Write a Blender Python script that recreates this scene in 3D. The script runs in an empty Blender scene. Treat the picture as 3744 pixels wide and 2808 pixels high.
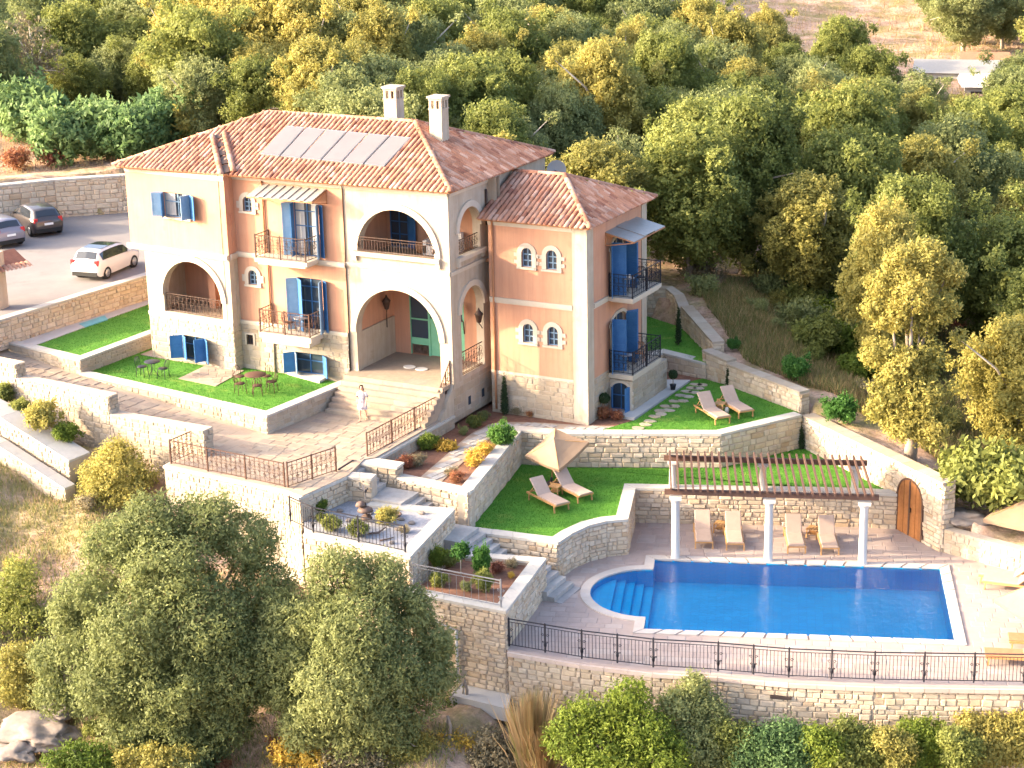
import bpy, bmesh, math, random
import numpy as np
from mathutils import Vector, Matrix
random.seed(7)
RNG = np.random.default_rng(11)
SC = bpy.context.scene
COL = SC.collection
R = math.radians

# ------------------------------------------------------------------ camera, sky, sun, exposure
CAM = np.array([37.108, -64.996, 21.46])
YAW, PITCH, ROLL, FPX = R(27.917), R(17.264), R(-1.278), 6909.4
_f = np.array([-math.sin(YAW) * math.cos(PITCH), math.cos(YAW) * math.cos(PITCH), -math.sin(PITCH)])
_r0 = np.array([math.cos(YAW), math.sin(YAW), 0.0])
_u0 = np.cross(_r0, _f)
_r = _r0 * math.cos(ROLL) + _u0 * math.sin(ROLL)
_u = -_r0 * math.sin(ROLL) + _u0 * math.cos(ROLL)
cd = bpy.data.cameras.new('camera')
cam = bpy.data.objects.new('camera', cd)
COL.objects.link(cam)
cd.sensor_width = 36
cd.lens = FPX / 3744 * 36
cd.clip_start = 1
cd.clip_end = 4000
m = Matrix.Identity(4)
for i in range(3):
    m[i][0], m[i][1], m[i][2], m[i][3] = _r[i], _u[i], -_f[i], CAM[i]
cam.matrix_world = m
SC.camera = cam

SUN_TRAVEL = Vector((1.8, 1.0, -0.67)).normalized()
SUN_EL = math.asin(-SUN_TRAVEL.z)
w = bpy.data.worlds.new('World')
SC.world = w
w.use_nodes = True
wn = w.node_tree
sky = wn.nodes.new('ShaderNodeTexSky')
sky.sky_type = 'NISHITA'
sky.sun_disc = False
sky.sun_elevation = SUN_EL
sky.sun_rotation = math.atan2(-SUN_TRAVEL.x, -SUN_TRAVEL.y)
sky.dust_density = 5.0
sky.air_density = 0.65
sky.ozone_density = 0.4
bg = wn.nodes['Background']
wn.links.new(sky.outputs['Color'], bg.inputs['Color'])
bg.inputs['Strength'].default_value = 0.15
sl = bpy.data.lights.new('sun', 'SUN')
sl.energy = 2.0
sl.angle = R(1.0)
sl.color = (1.0, 0.77, 0.50)
sun = bpy.data.objects.new('sun', sl)
COL.objects.link(sun)
sun.rotation_euler = SUN_TRAVEL.to_track_quat('-Z', 'Y').to_euler()
sun.location = (-60, -40, 40)
SC.view_settings.view_transform = 'Standard'
SC.view_settings.look = 'None'
SC.view_settings.gamma = 1
SC.view_settings.exposure = 2.88
SC.view_settings.use_curve_mapping = False

# ------------------------------------------------------------------ geometry helpers
def ray(sx, sy):
    return _f + _r * (sx - 1872) / FPX - _u * (sy - 1404) / FPX
def P(sx, sy, z):
    "point of the level z seen at photo pixel (sx, sy): used to read positions off the photograph"
    v = ray(sx, sy)
    q = CAM + v * ((z - CAM[2]) / v[2])
    return Vector(q)
def onplane(sx, sy, p0, n):
    v = ray(sx, sy)
    p0, n = np.array(p0, float), np.array(n, float)
    return Vector(CAM + v * (((p0 - CAM) @ n) / (v @ n)))
def ppx(p):
    "photo pixels per metre at a point"
    return FPX / max(1.0, float((np.array(p, float) - CAM) @ _f))
def proj(p):
    v = np.array(p, float) - CAM
    k = v @ _f
    return 1872 + FPX * (v @ _r) / k, 1404 - FPX * (v @ _u) / k
def Zm(ox, oy, s):
    return lambda x, y: (ox + x / s, oy + y / s)
Z1, Z2, Z3, Z4 = Zm(400, 300, 2.212), Zm(1200, 300, 1.7015), Zm(400, 850, 2.212), Zm(1200, 950, 2.458)
Z5, Z6 = Zm(1750, 600, 2.765), Zm(1750, 1050, 2.765)
Y1, Y2, Y3, Y4 = Zm(0, 600, 2.765), Zm(0, 1200, 2.458), Zm(900, 1450, 2.212), Zm(1400, 1750, 2.765)
Y5, Y6, Y7, Y8 = Zm(2200, 1000, 2.765), Zm(1700, 1500, 2.212), Zm(2300, 1600, 2.212), Zm(2944, 1700, 2.765)
Q1, Q2, Q3, Q4 = Zm(1500, 2050, 2.212), Zm(2500, 2050, 1.7781), Zm(0, 1600, 2.212), Zm(0, 2100, 2.011)
Q6, Q7 = Zm(2600, 0, 1.9336), Zm(2300, 800, 1.5319)

WORLD = {}          # object -> world origin (no rotation) for parenting in world coordinates
def link(o, parent=None, loc=(0, 0, 0)):
    COL.objects.link(o)
    base = WORLD.get(parent, Vector((0, 0, 0))) if parent else Vector((0, 0, 0))
    o.parent = parent
    o.location = Vector(loc) - base
    WORLD[o] = Vector(loc)
    return o
def tag(o, label=None, cat=None, group=None, kind=None):
    if label: o['label'] = label
    if cat: o['category'] = cat
    if group: o['group'] = group
    if kind: o['kind'] = kind
    return o
def thing(name, label, cat, loc=(0, 0, 0), group=None):
    o = bpy.data.objects.new(name, None)
    o.empty_display_size = 0.2
    link(o, None, loc)
    return tag(o, label, cat, group)
def copy_tree(o, parent=None, loc=None, rotz=None):
    c = o.copy()
    COL.objects.link(c)
    c.parent = parent
    if loc is not None:
        c.location = loc
        WORLD[c] = Vector(loc)
    if rotz is not None:
        c.rotation_euler = (0, 0, rotz)
    for ch in list(o.children):
        copy_tree(ch, c)
    return c

class MB:
    def __init__(s):
        s.v, s.f, s.s = [], [], []
    def add(s, vs, fs, smooth=False):
        b = len(s.v)
        s.v += [tuple(p) for p in vs]
        s.f += [tuple(i + b for i in q) for q in fs]
        s.s += [smooth] * len(fs)
        return s
    def box(s, c, d, rz=0.0, ax=None):
        "box with centre c and full size d, turned rz about z"
        hx, hy, hz = d[0] / 2, d[1] / 2, d[2] / 2
        ca, sa = math.cos(rz), math.sin(rz)
        vs = []
        for z in (-hz, hz):
            for x, y in ((-hx, -hy), (hx, -hy), (hx, hy), (-hx, hy)):
                vs.append((c[0] + ca * x - sa * y, c[1] + sa * x + ca * y, c[2] + z))
        return s.add(vs, [(3, 2, 1, 0), (4, 5, 6, 7), (0, 1, 5, 4), (1, 2, 6, 5), (2, 3, 7, 6), (3, 0, 4, 7)])
    def bar(s, a, b, wd, ht=None):
        "square bar from a to b"
        ht = ht or wd
        a, b = Vector(a), Vector(b)
        d = (b - a).normalized()
        up = Vector((0, 0, 1)) if abs(d.z) < 0.95 else Vector((0, 1, 0))
        sd = d.cross(up).normalized() * wd / 2
        u2 = sd.cross(d).normalized() * ht / 2
        vs = [a - sd - u2, a + sd - u2, a + sd + u2, a - sd + u2, b - sd - u2, b + sd - u2, b + sd + u2, b - sd + u2]
        return s.add(vs, [(3, 2, 1, 0), (4, 5, 6, 7), (0, 1, 5, 4), (1, 2, 6, 5), (2, 3, 7, 6), (3, 0, 4, 7)])
    def prism(s, poly, z0, z1):
        "vertical prism; z0/z1 numbers or per-vertex lists"
        n = len(poly)
        a = 0.0
        for i in range(n):
            a += poly[i][0] * poly[(i + 1) % n][1] - poly[(i + 1) % n][0] * poly[i][1]
        za = z0 if isinstance(z0, (list, tuple)) else [z0] * n
        zb = z1 if isinstance(z1, (list, tuple)) else [z1] * n
        if a < 0:
            poly, za, zb = poly[::-1], za[::-1], zb[::-1]
        vs = [(p[0], p[1], z) for p, z in zip(poly, za)] + [(p[0], p[1], z) for p, z in zip(poly, zb)]
        fs = [tuple(range(n - 1, -1, -1)), tuple(range(n, 2 * n))]
        fs += [(i, (i + 1) % n, n + (i + 1) % n, n + i) for i in range(n)]
        return s.add(vs, fs)
    def tube(s, pts, rad, n=6, caps=True, smooth=True):
        pts = [Vector(p) for p in pts]
        rads = rad if isinstance(rad, (list, tuple)) else [rad] * len(pts)
        vs, fs = [], []
        ref = Vector((0.31, 0.17, 0.93))
        for i, p in enumerate(pts):
            d = (pts[min(i + 1, len(pts) - 1)] - pts[max(i - 1, 0)])
            d = d.normalized() if d.length > 1e-9 else Vector((0, 0, 1))
            a = d.cross(ref)
            a = a.normalized() if a.length > 1e-4 else d.cross(Vector((1, 0, 0))).normalized()
            b = d.cross(a)
            for k in range(n):
                t = 2 * math.pi * k / n
                vs.append(p + (a * math.cos(t) + b * math.sin(t)) * rads[i])
        for i in range(len(pts) - 1):
            for k in range(n):
                fs.append((i * n + k, i * n + (k + 1) % n, (i + 1) * n + (k + 1) % n, (i + 1) * n + k))
        if caps:
            fs += [tuple(range(n - 1, -1, -1)), tuple((len(pts) - 1) * n + k for k in range(n))]
        return s.add(vs, fs, smooth)
    def lathe(s, prof, at=(0, 0, 0), n=16, smooth=True, sx=1.0, sy=1.0):
        vs, fs = [], []
        for r_, z in prof:
            for k in range(n):
                t = 2 * math.pi * k / n
                vs.append((at[0] + r_ * sx * math.cos(t), at[1] + r_ * sy * math.sin(t), at[2] + z))
        m_ = len(prof)
        for i in range(m_ - 1):
            for k in range(n):
                fs.append((i * n + k, i * n + (k + 1) % n, (i + 1) * n + (k + 1) % n, (i + 1) * n + k))
        fs += [tuple(range(n - 1, -1, -1)), tuple((m_ - 1) * n + k for k in range(n))]
        return s.add(vs, fs, smooth)
    def mesh(s, name, mat, off=(0, 0, 0)):
        me = bpy.data.meshes.new(name)
        o = Vector(off)
        me.from_pydata([(p[0] - o.x, p[1] - o.y, p[2] - o.z) for p in s.v], [], s.f)
        if any(s.s):
            me.polygons.foreach_set('use_smooth', s.s)
        if mat: me.materials.append(mat)
        me.update()
        return me
    def build(s, name, mat, parent=None, loc=None):
        "one mesh object; vertices are in world coordinates, the origin goes to loc"
        if loc is None:
            loc = WORLD.get(parent, Vector((0, 0, 0))) if parent else (
                (sum(p[0] for p in s.v) / len(s.v), sum(p[1] for p in s.v) / len(s.v), min(p[2] for p in s.v)))
        o = bpy.data.objects.new(name, s.mesh(name, mat, loc))
        return link(o, parent, loc)

def place(name, me, parent, mw):
    "object sharing mesh me at world matrix mw under parent"
    o = bpy.data.objects.new(name, me)
    COL.objects.link(o)
    o.parent = parent
    base = WORLD.get(parent, Vector((0, 0, 0))) if parent else Vector((0, 0, 0))
    o.matrix_basis = Matrix.Translation(-base) @ mw
    WORLD[o] = mw.translation.copy()
    return o
def basis(x, y, z, t):
    mm = Matrix.Identity(4)
    for i in range(3):
        mm[i][0], mm[i][1], mm[i][2], mm[i][3] = x[i], y[i], z[i], t[i]
    return mm
def np_mesh(name, V, F, mat, tone=None, smooth=False):
    "fast mesh from numpy quads/tris (all faces of one size)"
    me = bpy.data.meshes.new(name)
    k = F.shape[1]
    me.vertices.add(len(V))
    me.vertices.foreach_set('co', np.ascontiguousarray(V, dtype=np.float32).ravel())
    me.loops.add(F.size)
    me.loops.foreach_set('vertex_index', np.ascontiguousarray(F, dtype=np.int32).ravel())
    me.polygons.add(len(F))
    me.polygons.foreach_set('loop_start', np.arange(0, F.size, k, dtype=np.int32))
    me.polygons.foreach_set('loop_total', np.full(len(F), k, dtype=np.int32))
    if tone is not None:
        at = me.attributes.new('tone', 'FLOAT', 'FACE')
        at.data.foreach_set('value', np.ascontiguousarray(tone, dtype=np.float32))
    if smooth:
        me.polygons.foreach_set('use_smooth', np.ones(len(F), dtype=bool))
    if mat: me.materials.append(mat)
    me.update(calc_edges=True)
    return me
def inpoly(x, y, poly):
    x, y = np.asarray(x, float), np.asarray(y, float)
    c = np.zeros(x.shape, bool)
    n = len(poly)
    for i in range(n):
        x0, y0 = poly[i][0], poly[i][1]
        x1, y1 = poly[(i + 1) % n][0], poly[(i + 1) % n][1]
        if y0 == y1: continue
        t = ((y0 > y) != (y1 > y)) & (x < (x1 - x0) * (y - y0) / (y1 - y0) + x0)
        c ^= t
    return c

# ------------------------------------------------------------------ materials
def _nt(name):
    m_ = bpy.data.materials.new(name)
    m_.use_nodes = True
    return m_, m_.node_tree, m_.node_tree.nodes['Principled BSDF']
def N(nt, t, **kw):
    n_ = nt.nodes.new(t)
    for k, v in kw.items():
        if k in n_.inputs: n_.inputs[k].default_value = v
        else: setattr(n_, k, v)
    return n_
def ramp(nt, fac, cols):
    r_ = nt.nodes.new('ShaderNodeValToRGB')
    e = r_.color_ramp.elements
    while len(e) < len(cols): e.new(0.5)
    for i, (p, c) in enumerate(cols):
        e[i].position = p
        e[i].color = (*c, 1)
    nt.links.new(fac, r_.inputs['Fac'])
    return r_.outputs['Color']
def mixc(nt, fac, a, b, mode='MIX'):
    x = nt.nodes.new('ShaderNodeMix')
    x.data_type = 'RGBA'
    x.blend_type = mode
    for i, s_ in ((0, fac), (6, a), (7, b)):
        if hasattr(s_, 'links'): nt.links.new(s_, x.inputs[i])
        elif i == 0: x.inputs[0].default_value = s_
        else: x.inputs[i].default_value = (*s_, 1)
    return x.outputs[2]
def math_(nt, op, a, b=0.0):
    x = nt.nodes.new('ShaderNodeMath')
    x.operation = op
    for i, s_ in ((0, a), (1, b)):
        if hasattr(s_, 'links'): nt.links.new(s_, x.inputs[i])
        else: x.inputs[i].default_value = s_
    return x.outputs[0]
def surf(name, c1, c2=None, scale=3.0, rough=0.85, bump=0.0, bscale=40.0, metal=0.0, var=0.0, spots=None, spec=0.3, world=True, streak=None):
    "matte surface: two colours mixed by soft noise, fine grain bump, optional per-object variation and stains"
    m_, nt, b = _nt(name)
    b.inputs['Roughness'].default_value = rough
    b.inputs['Metallic'].default_value = metal
    b.inputs['Specular IOR Level'].default_value = spec
    if world:
        co = N(nt, 'ShaderNodeNewGeometry').outputs['Position']
    else:
        co = N(nt, 'ShaderNodeTexCoord').outputs['Object']
    col = None
    if c2:
        n1 = N(nt, 'ShaderNodeTexNoise', Scale=scale, Detail=6.0, Roughness=0.65)
        nt.links.new(co, n1.inputs['Vector'])
        col = ramp(nt, n1.outputs['Fac'], [(0.32, c1), (0.68, c2)])
    else:
        rgb = N(nt, 'ShaderNodeRGB')
        rgb.outputs[0].default_value = (*c1, 1)
        col = rgb.outputs[0]
    if spots:
        n2 = N(nt, 'ShaderNodeTexNoise', Scale=spots[1], Detail=8.0, Roughness=0.7)
        nt.links.new(co, n2.inputs['Vector'])
        f = ramp(nt, n2.outputs['Fac'], [(spots[2], (0, 0, 0)), (spots[2] + 0.12, (1, 1, 1))])
        col = mixc(nt, f, col, spots[0])
    if streak:          # rain streaks running down the wall
        mp = N(nt, 'ShaderNodeMapping')
        mp.inputs['Scale'].default_value = (2.6, 2.6, 0.16)
        nt.links.new(co, mp.inputs['Vector'])
        n4 = N(nt, 'ShaderNodeTexNoise', Scale=1.6, Detail=7.0, Roughness=0.7)
        nt.links.new(mp.outputs['Vector'], n4.inputs['Vector'])
        f = ramp(nt, n4.outputs['Fac'], [(0.44, (0, 0, 0)), (0.68, (0.75, 0.75, 0.75))])
        col = mixc(nt, f, col, streak)
    if var:
        oi = N(nt, 'ShaderNodeObjectInfo')
        gi = N(nt, 'ShaderNodeNewGeometry')
        rn = math_(nt, 'FRACT', math_(nt, 'ADD', oi.outputs['Random'], gi.outputs['Random Per Island']))
        hs = N(nt, 'ShaderNodeHueSaturation')
        v = math_(nt, 'ADD', math_(nt, 'MULTIPLY', rn, 2 * var), 1 - var)
        nt.links.new(v, hs.inputs['Value'])
        nt.links.new(col, hs.inputs['Color'])
        col = hs.outputs['Color']
    nt.links.new(col, b.inputs['Base Color'])
    if bump:
        n3 = N(nt, 'ShaderNodeTexNoise', Scale=bscale, Detail=5.0)
        nt.links.new(co, n3.inputs['Vector'])
        bp = N(nt, 'ShaderNodeBump', Strength=bump, Distance=0.02)
        nt.links.new(n3.outputs['Fac'], bp.inputs['Height'])
        nt.links.new(bp.outputs['Normal'], b.inputs['Normal'])
    return m_
def pieces(name, cols, rough=0.9, bump=0.4, bscale=25.0, grain=0.25):
    "stones, tiles, slabs: each piece takes its own colour from a palette"
    m_, nt, b = _nt(name)
    b.inputs['Roughness'].default_value = rough
    b.inputs['Specular IOR Level'].default_value = 0.25
    oi = N(nt, 'ShaderNodeObjectInfo')
    gi = N(nt, 'ShaderNodeNewGeometry')
    rn = math_(nt, 'FRACT', math_(nt, 'ADD', oi.outputs['Random'], gi.outputs['Random Per Island']))
    n_ = len(cols)
    col = ramp(nt, rn, [((i + 0.5) / n_, c) for i, c in enumerate(cols)])
    n1 = N(nt, 'ShaderNodeTexNoise', Scale=2.6, Detail=9.0, Roughness=0.75)
    nt.links.new(gi.outputs['Position'], n1.inputs['Vector'])
    g = ramp(nt, n1.outputs['Fac'], [(0.3, (1 - grain,) * 3), (0.7, (1 + grain * 0.3,) * 3)])
    col = mixc(nt, 1.0, col, g, 'MULTIPLY')
    nt.links.new(col, b.inputs['Base Color'])
    n3 = N(nt, 'ShaderNodeTexNoise', Scale=bscale, Detail=5.0)
    nt.links.new(gi.outputs['Position'], n3.inputs['Vector'])
    bp = N(nt, 'ShaderNodeBump', Strength=bump, Distance=0.03)
    nt.links.new(n3.outputs['Fac'], bp.inputs['Height'])
    nt.links.new(bp.outputs['Normal'], b.inputs['Normal'])
    return m_
def leaf(name, cols, trans=0.48, hue=0.03):
    "leaves: colour by leaf (attribute tone), drifting from plant to plant; some light passes through"
    m_, nt, b = _nt(name)
    at = N(nt, 'ShaderNodeAttribute', attribute_name='tone')
    oi = N(nt, 'ShaderNodeObjectInfo')
    n_ = len(cols)
    sh = math_(nt, 'ADD', at.outputs['Fac'], math_(nt, 'MULTIPLY', math_(nt, 'SUBTRACT', oi.outputs['Random'], 0.5), 0.5))
    col = ramp(nt, sh, [(i / (n_ - 1), c) for i, c in enumerate(cols)])
    b.inputs['Roughness'].default_value = 0.65
    b.inputs['Specular IOR Level'].default_value = 0.25
    nt.links.new(col, b.inputs['Base Color'])
    tr = N(nt, 'ShaderNodeBsdfTranslucent')
    nt.links.new(col, tr.inputs['Color'])
    mx = N(nt, 'ShaderNodeMixShader')
    mx.inputs[0].default_value = trans
    nt.links.new(b.outputs[0], mx.inputs[1])
    nt.links.new(tr.outputs[0], mx.inputs[2])
    nt.links.new(mx.outputs[0], nt.nodes['Material Output'].inputs['Surface'])
    return m_
M = {}
M['pink'] = surf('pink_plaster', (0.445, 0.223, 0.137), (0.480, 0.261, 0.167), 0.9, 0.9, 0.15, 60, spots=((0.397, 0.184, 0.122), 0.8, 0.60), streak=(0.361, 0.190, 0.127))
M['white'] = surf('white_stone', (0.358, 0.294, 0.222), (0.402, 0.344, 0.275), 2.2, 0.85, 0.3, 30, spots=((0.300, 0.242, 0.179), 1.6, 0.60), streak=(0.280, 0.224, 0.167))
M['trim'] = surf('cream_trim', (0.421, 0.354, 0.280), (0.453, 0.394, 0.321), 3, 0.8, 0.1, 50)
M['mortar'] = surf('mortar', (0.350, 0.281, 0.213), (0.418, 0.350, 0.274), 4, 0.95, 0.4, 30)
M['stone'] = pieces('rubble_stone', [(0.491, 0.391, 0.277), (0.544, 0.447, 0.331), (0.512, 0.412, 0.297), (0.479, 0.365, 0.249), (0.555, 0.468, 0.361), (0.502, 0.395, 0.292), (0.522, 0.438, 0.336), (0.442, 0.319, 0.204), (0.533, 0.438, 0.322), (0.459, 0.375, 0.288)])
M['palestone'] = pieces('pale_stone', [(0.340, 0.274, 0.200), (0.380, 0.315, 0.235), (0.360, 0.293, 0.211), (0.331, 0.257, 0.180), (0.390, 0.333, 0.259), (0.350, 0.288, 0.224)], grain=0.18)
M['coping'] = pieces('coping_stone', [(0.410, 0.383, 0.335), (0.452, 0.424, 0.376), (0.431, 0.397, 0.342), (0.397, 0.369, 0.335)], bump=0.3, grain=0.15)
M['pinkcoping'] = pieces('pink_coping', [(0.452, 0.363, 0.315), (0.479, 0.397, 0.349), (0.431, 0.349, 0.301)], bump=0.2, grain=0.15)
M['tile'] = pieces('roof_tile', [(0.334, 0.152, 0.091), (0.395, 0.198, 0.129), (0.365, 0.175, 0.106), (0.441, 0.251, 0.175), (0.304, 0.129, 0.076), (0.418, 0.220, 0.144), (0.471, 0.304, 0.228), (0.251, 0.106, 0.068)], bump=0.3, grain=0.3)
M['pan'] = surf('roof_pan', (0.152, 0.065, 0.042), (0.220, 0.099, 0.065), 5, 0.9, 0.3, 20)
M['slab'] = pieces('deck_slab', [(0.318, 0.249, 0.220), (0.347, 0.277, 0.243), (0.335, 0.260, 0.225), (0.307, 0.243, 0.213), (0.358, 0.295, 0.260)], rough=0.75, bump=0.15, grain=0.15)
M['slabbase'] = surf('deck_joint', (0.301, 0.234, 0.204), (0.331, 0.265, 0.229), 3, 0.9, 0.2)
M['plazaslab'] = pieces('plaza_slab', [(0.284, 0.222, 0.165), (0.310, 0.249, 0.187), (0.259, 0.201, 0.155), (0.300, 0.227, 0.170), (0.326, 0.270, 0.207), (0.249, 0.201, 0.165)], rough=0.85, bump=0.25, grain=0.25)
M['plazabase'] = surf('plaza_joint', (0.283, 0.220, 0.169), (0.328, 0.259, 0.195), 2.5, 0.9, 0.3)
M['greyslab'] = pieces('slate_slab', [(0.334, 0.312, 0.289), (0.380, 0.357, 0.327), (0.304, 0.281, 0.266), (0.410, 0.380, 0.342)], bump=0.3)
M['concrete'] = surf('pale_concrete', (0.368, 0.348, 0.321), (0.414, 0.394, 0.368), 2, 0.9, 0.2, 40)
M['asphalt'] = surf('parking_paving', (0.166, 0.150, 0.146), (0.200, 0.183, 0.175), 0.7, 0.9, 0.3, 25, spots=((0.150, 0.134, 0.125), 0.5, 0.58))
M['earth'] = surf('bed_earth', (0.14, 0.065, 0.04), (0.22, 0.11, 0.07), 6, 0.95, 0.8, 20, spots=((0.30, 0.18, 0.11), 9, 0.60))
M['gravel'] = surf('blue_gravel', (0.205, 0.205, 0.220), (0.319, 0.319, 0.342), 14, 0.9, 1.0, 45, spots=((0.426, 0.418, 0.426), 22, 0.58))
M['lawn'] = surf('lawn_green', (0.052, 0.170, 0.012), (0.087, 0.232, 0.020), 1.6, 0.9, 0.9, 60, spots=((0.144, 0.247, 0.031), 1.1, 0.56))
M['iron'] = surf('wrought_iron', (0.049, 0.032, 0.027), (0.076, 0.046, 0.034), 9, 0.55, metal=0.3)
M['ironblue'] = surf('dark_iron', (0.023, 0.023, 0.032), None, rough=0.5, metal=0.3)
M['ironbrown'] = surf('rusty_iron', (0.093, 0.045, 0.030), (0.058, 0.030, 0.023), 12, 0.65, metal=0.2)
M['blue'] = surf('blue_shutter', (0.027, 0.104, 0.251), (0.041, 0.137, 0.304), 4, 0.55)
M['paleblue'] = surf('pale_blue', (0.152, 0.251, 0.365), (0.205, 0.304, 0.410), 4, 0.6)  # paler blue for some shutter leaves and window frames
M['green'] = surf('green_door', (0.16, 0.42, 0.25), (0.20, 0.47, 0.29), 3, 0.5)
M['dark'] = surf('dark_interior', (0.05, 0.035, 0.03), None, rough=0.9)
M['curtain'] = surf('white_curtain', (0.492, 0.465, 0.437), (0.534, 0.506, 0.479), 8, 0.9)
M['panel'] = surf('solar_panel', (0.131, 0.122, 0.122), (0.149, 0.139, 0.139), 1.5, 0.45, spec=0.4)
M['alu'] = surf('panel_frame', (0.30, 0.30, 0.31), None, rough=0.4, metal=0.6)
M['canopyglass'] = surf('awning_sheet', (0.209, 0.203, 0.192), (0.252, 0.241, 0.225), 5, 0.4)
M['wood'] = surf('oiled_wood', (0.365, 0.190, 0.068), (0.456, 0.258, 0.106), 6, 0.6, 0.15, 30)
M['gatewood'] = surf('gate_wood', (0.228, 0.087, 0.027), (0.304, 0.129, 0.042), 5, 0.55, 0.2, 30, var=0.15)
M['beam'] = surf('brown_beam', (0.080, 0.043, 0.031), (0.115, 0.062, 0.043), 6, 0.6, 0.1, 30, var=0.12)
M['slat'] = surf('pergola_slat', (0.34, 0.17, 0.10), (0.42, 0.23, 0.14), 6, 0.6, 0.1, 30, var=0.15)
M['fabric'] = surf('beige_fabric', (0.322, 0.237, 0.189), (0.363, 0.272, 0.217), 5, 0.95, 0.2, 120)
M['canvas'] = surf('parasol_canvas', (0.212, 0.143, 0.093), (0.238, 0.166, 0.110), 2, 0.9, 0.1, 80)
M['marble'] = surf('white_column', (0.472, 0.444, 0.405), (0.511, 0.481, 0.442), 3, 0.6, 0.1, 30)
M['terracotta'] = surf('terracotta', (0.319, 0.144, 0.068), (0.380, 0.182, 0.091), 6, 0.85)
M['bark'] = surf('bark', (0.20, 0.155, 0.12), (0.32, 0.26, 0.20), 6, 0.95, 0.6, 15)
M['palebark'] = surf('pale_bark', (0.36, 0.31, 0.25), (0.46, 0.40, 0.33), 6, 0.95, 0.5, 15)
M['rubber'] = surf('rubber', (0.02, 0.02, 0.02), None, rough=0.8)
M['chrome'] = surf('wheel_metal', (0.45, 0.45, 0.46), None, rough=0.3, metal=0.8)
M['plate'] = surf('plate_white', (0.75, 0.75, 0.72), None, rough=0.5)
M['red'] = surf('lamp_red', (0.45, 0.03, 0.03), None, rough=0.25)
M['darkstone'] = surf('dark_sculpture', (0.09, 0.06, 0.05), (0.14, 0.09, 0.07), 8, 0.7)
M['rock'] = surf('pale_rock', (0.158, 0.127, 0.109), (0.210, 0.180, 0.158), 2.5, 0.95, 1.0, 6, spots=((0.175, 0.145, 0.122), 4, 0.58))
M['yellow'] = surf('yellow_glaze', (0.547, 0.426, 0.122), (0.593, 0.471, 0.167), 8, 0.6)
M['turq'] = surf('turquoise_sheet', (0.10, 0.30, 0.34), (0.14, 0.38, 0.42), 4, 0.5)
def glass(name, col, rough=0.05):
    m_, nt, b = _nt(name)
    b.inputs['Base Color'].default_value = (*col, 1)
    b.inputs['Roughness'].default_value = rough
    b.inputs['Specular IOR Level'].default_value = 0.7
    return m_
M['pane'] = glass('window_glass', (0.035, 0.05, 0.07))
M['carglass'] = glass('car_glass', (0.02, 0.024, 0.03))
def paint(name, col, coat=0.6):
    m_, nt, b = _nt(name)
    b.inputs['Base Color'].default_value = (*col, 1)
    b.inputs['Roughness'].default_value = 0.35
    b.inputs['Coat Weight'].default_value = coat
    return m_
M['carwhite'] = paint('white_paint', (0.593, 0.578, 0.562))
M['carblack'] = paint('black_paint', (0.035, 0.028, 0.028))
M['cargrey'] = paint('grey_paint', (0.17, 0.16, 0.19))
M['poolwall'] = surf('pool_mosaic', (0.006, 0.405, 0.718), (0.009, 0.460, 0.776), 1.2, 0.4, var=0)
def mosaic(m_):
    nt = m_.node_tree
    b = nt.nodes['Principled BSDF']
    src = b.inputs['Base Color'].links[0].from_socket
    geo = N(nt, 'ShaderNodeNewGeometry')
    mp = N(nt, 'ShaderNodeMapping')
    mp.inputs['Rotation'].default_value = (0, 0, -R(19.919))
    nt.links.new(geo.outputs['Position'], mp.inputs['Vector'])
    bk = N(nt, 'ShaderNodeTexBrick', Scale=1.0)
    bk.offset = 0.0
    bk.inputs['Brick Width'].default_value = 0.30
    bk.inputs['Row Height'].default_value = 0.30
    bk.inputs['Mortar Size'].default_value = 0.012
    bk.inputs['Color1'].default_value = (1, 1, 1, 1)
    bk.inputs['Color2'].default_value = (0.86, 0.90, 0.93, 1)
    bk.inputs['Mortar'].default_value = (0.75, 0.82, 0.9, 1)
    nt.links.new(mp.outputs['Vector'], bk.inputs['Vector'])
    nt.links.new(mixc(nt, 1.0, src, bk.outputs['Color'], 'MULTIPLY'), b.inputs['Base Color'])
mosaic(M['poolwall'])
def water():
    m_, nt, b = _nt('pool_water')
    nt.nodes.remove(b)
    tr = N(nt, 'ShaderNodeBsdfTransparent')
    tr.inputs['Color'].default_value = (0.80, 0.98, 1.0, 1)
    gl = N(nt, 'ShaderNodeBsdfGlossy')
    gl.inputs['Roughness'].default_value = 0.03
    fr = N(nt, 'ShaderNodeFresnel', IOR=1.33)
    geo = N(nt, 'ShaderNodeNewGeometry')
    n1 = N(nt, 'ShaderNodeTexNoise', Scale=3.4, Detail=4.0, Roughness=0.6, Distortion=0.8)
    nt.links.new(geo.outputs['Position'], n1.inputs['Vector'])
    bp = N(nt, 'ShaderNodeBump', Strength=0.45, Distance=0.05)
    nt.links.new(n1.outputs['Fac'], bp.inputs['Height'])
    nt.links.new(bp.outputs['Normal'], gl.inputs['Normal'])
    nt.links.new(bp.outputs['Normal'], fr.inputs['Normal'])
    mx = N(nt, 'ShaderNodeMixShader')
    nt.links.new(fr.outputs[0], mx.inputs[0])
    nt.links.new(tr.outputs[0], mx.inputs[1])
    nt.links.new(gl.outputs[0], mx.inputs[2])
    nt.links.new(mx.outputs[0], nt.nodes['Material Output'].inputs['Surface'])
    return m_
M['edging'] = pieces('pool_edging', [(0.416, 0.365, 0.321), (0.441, 0.390, 0.346), (0.428, 0.377, 0.339)], bump=0.15, grain=0.12)
M['water'] = water()
M['olive'] = leaf('olive_leaf', [(0.135, 0.160, 0.058), (0.190, 0.218, 0.080), (0.255, 0.278, 0.106), (0.320, 0.335, 0.138)])
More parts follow.
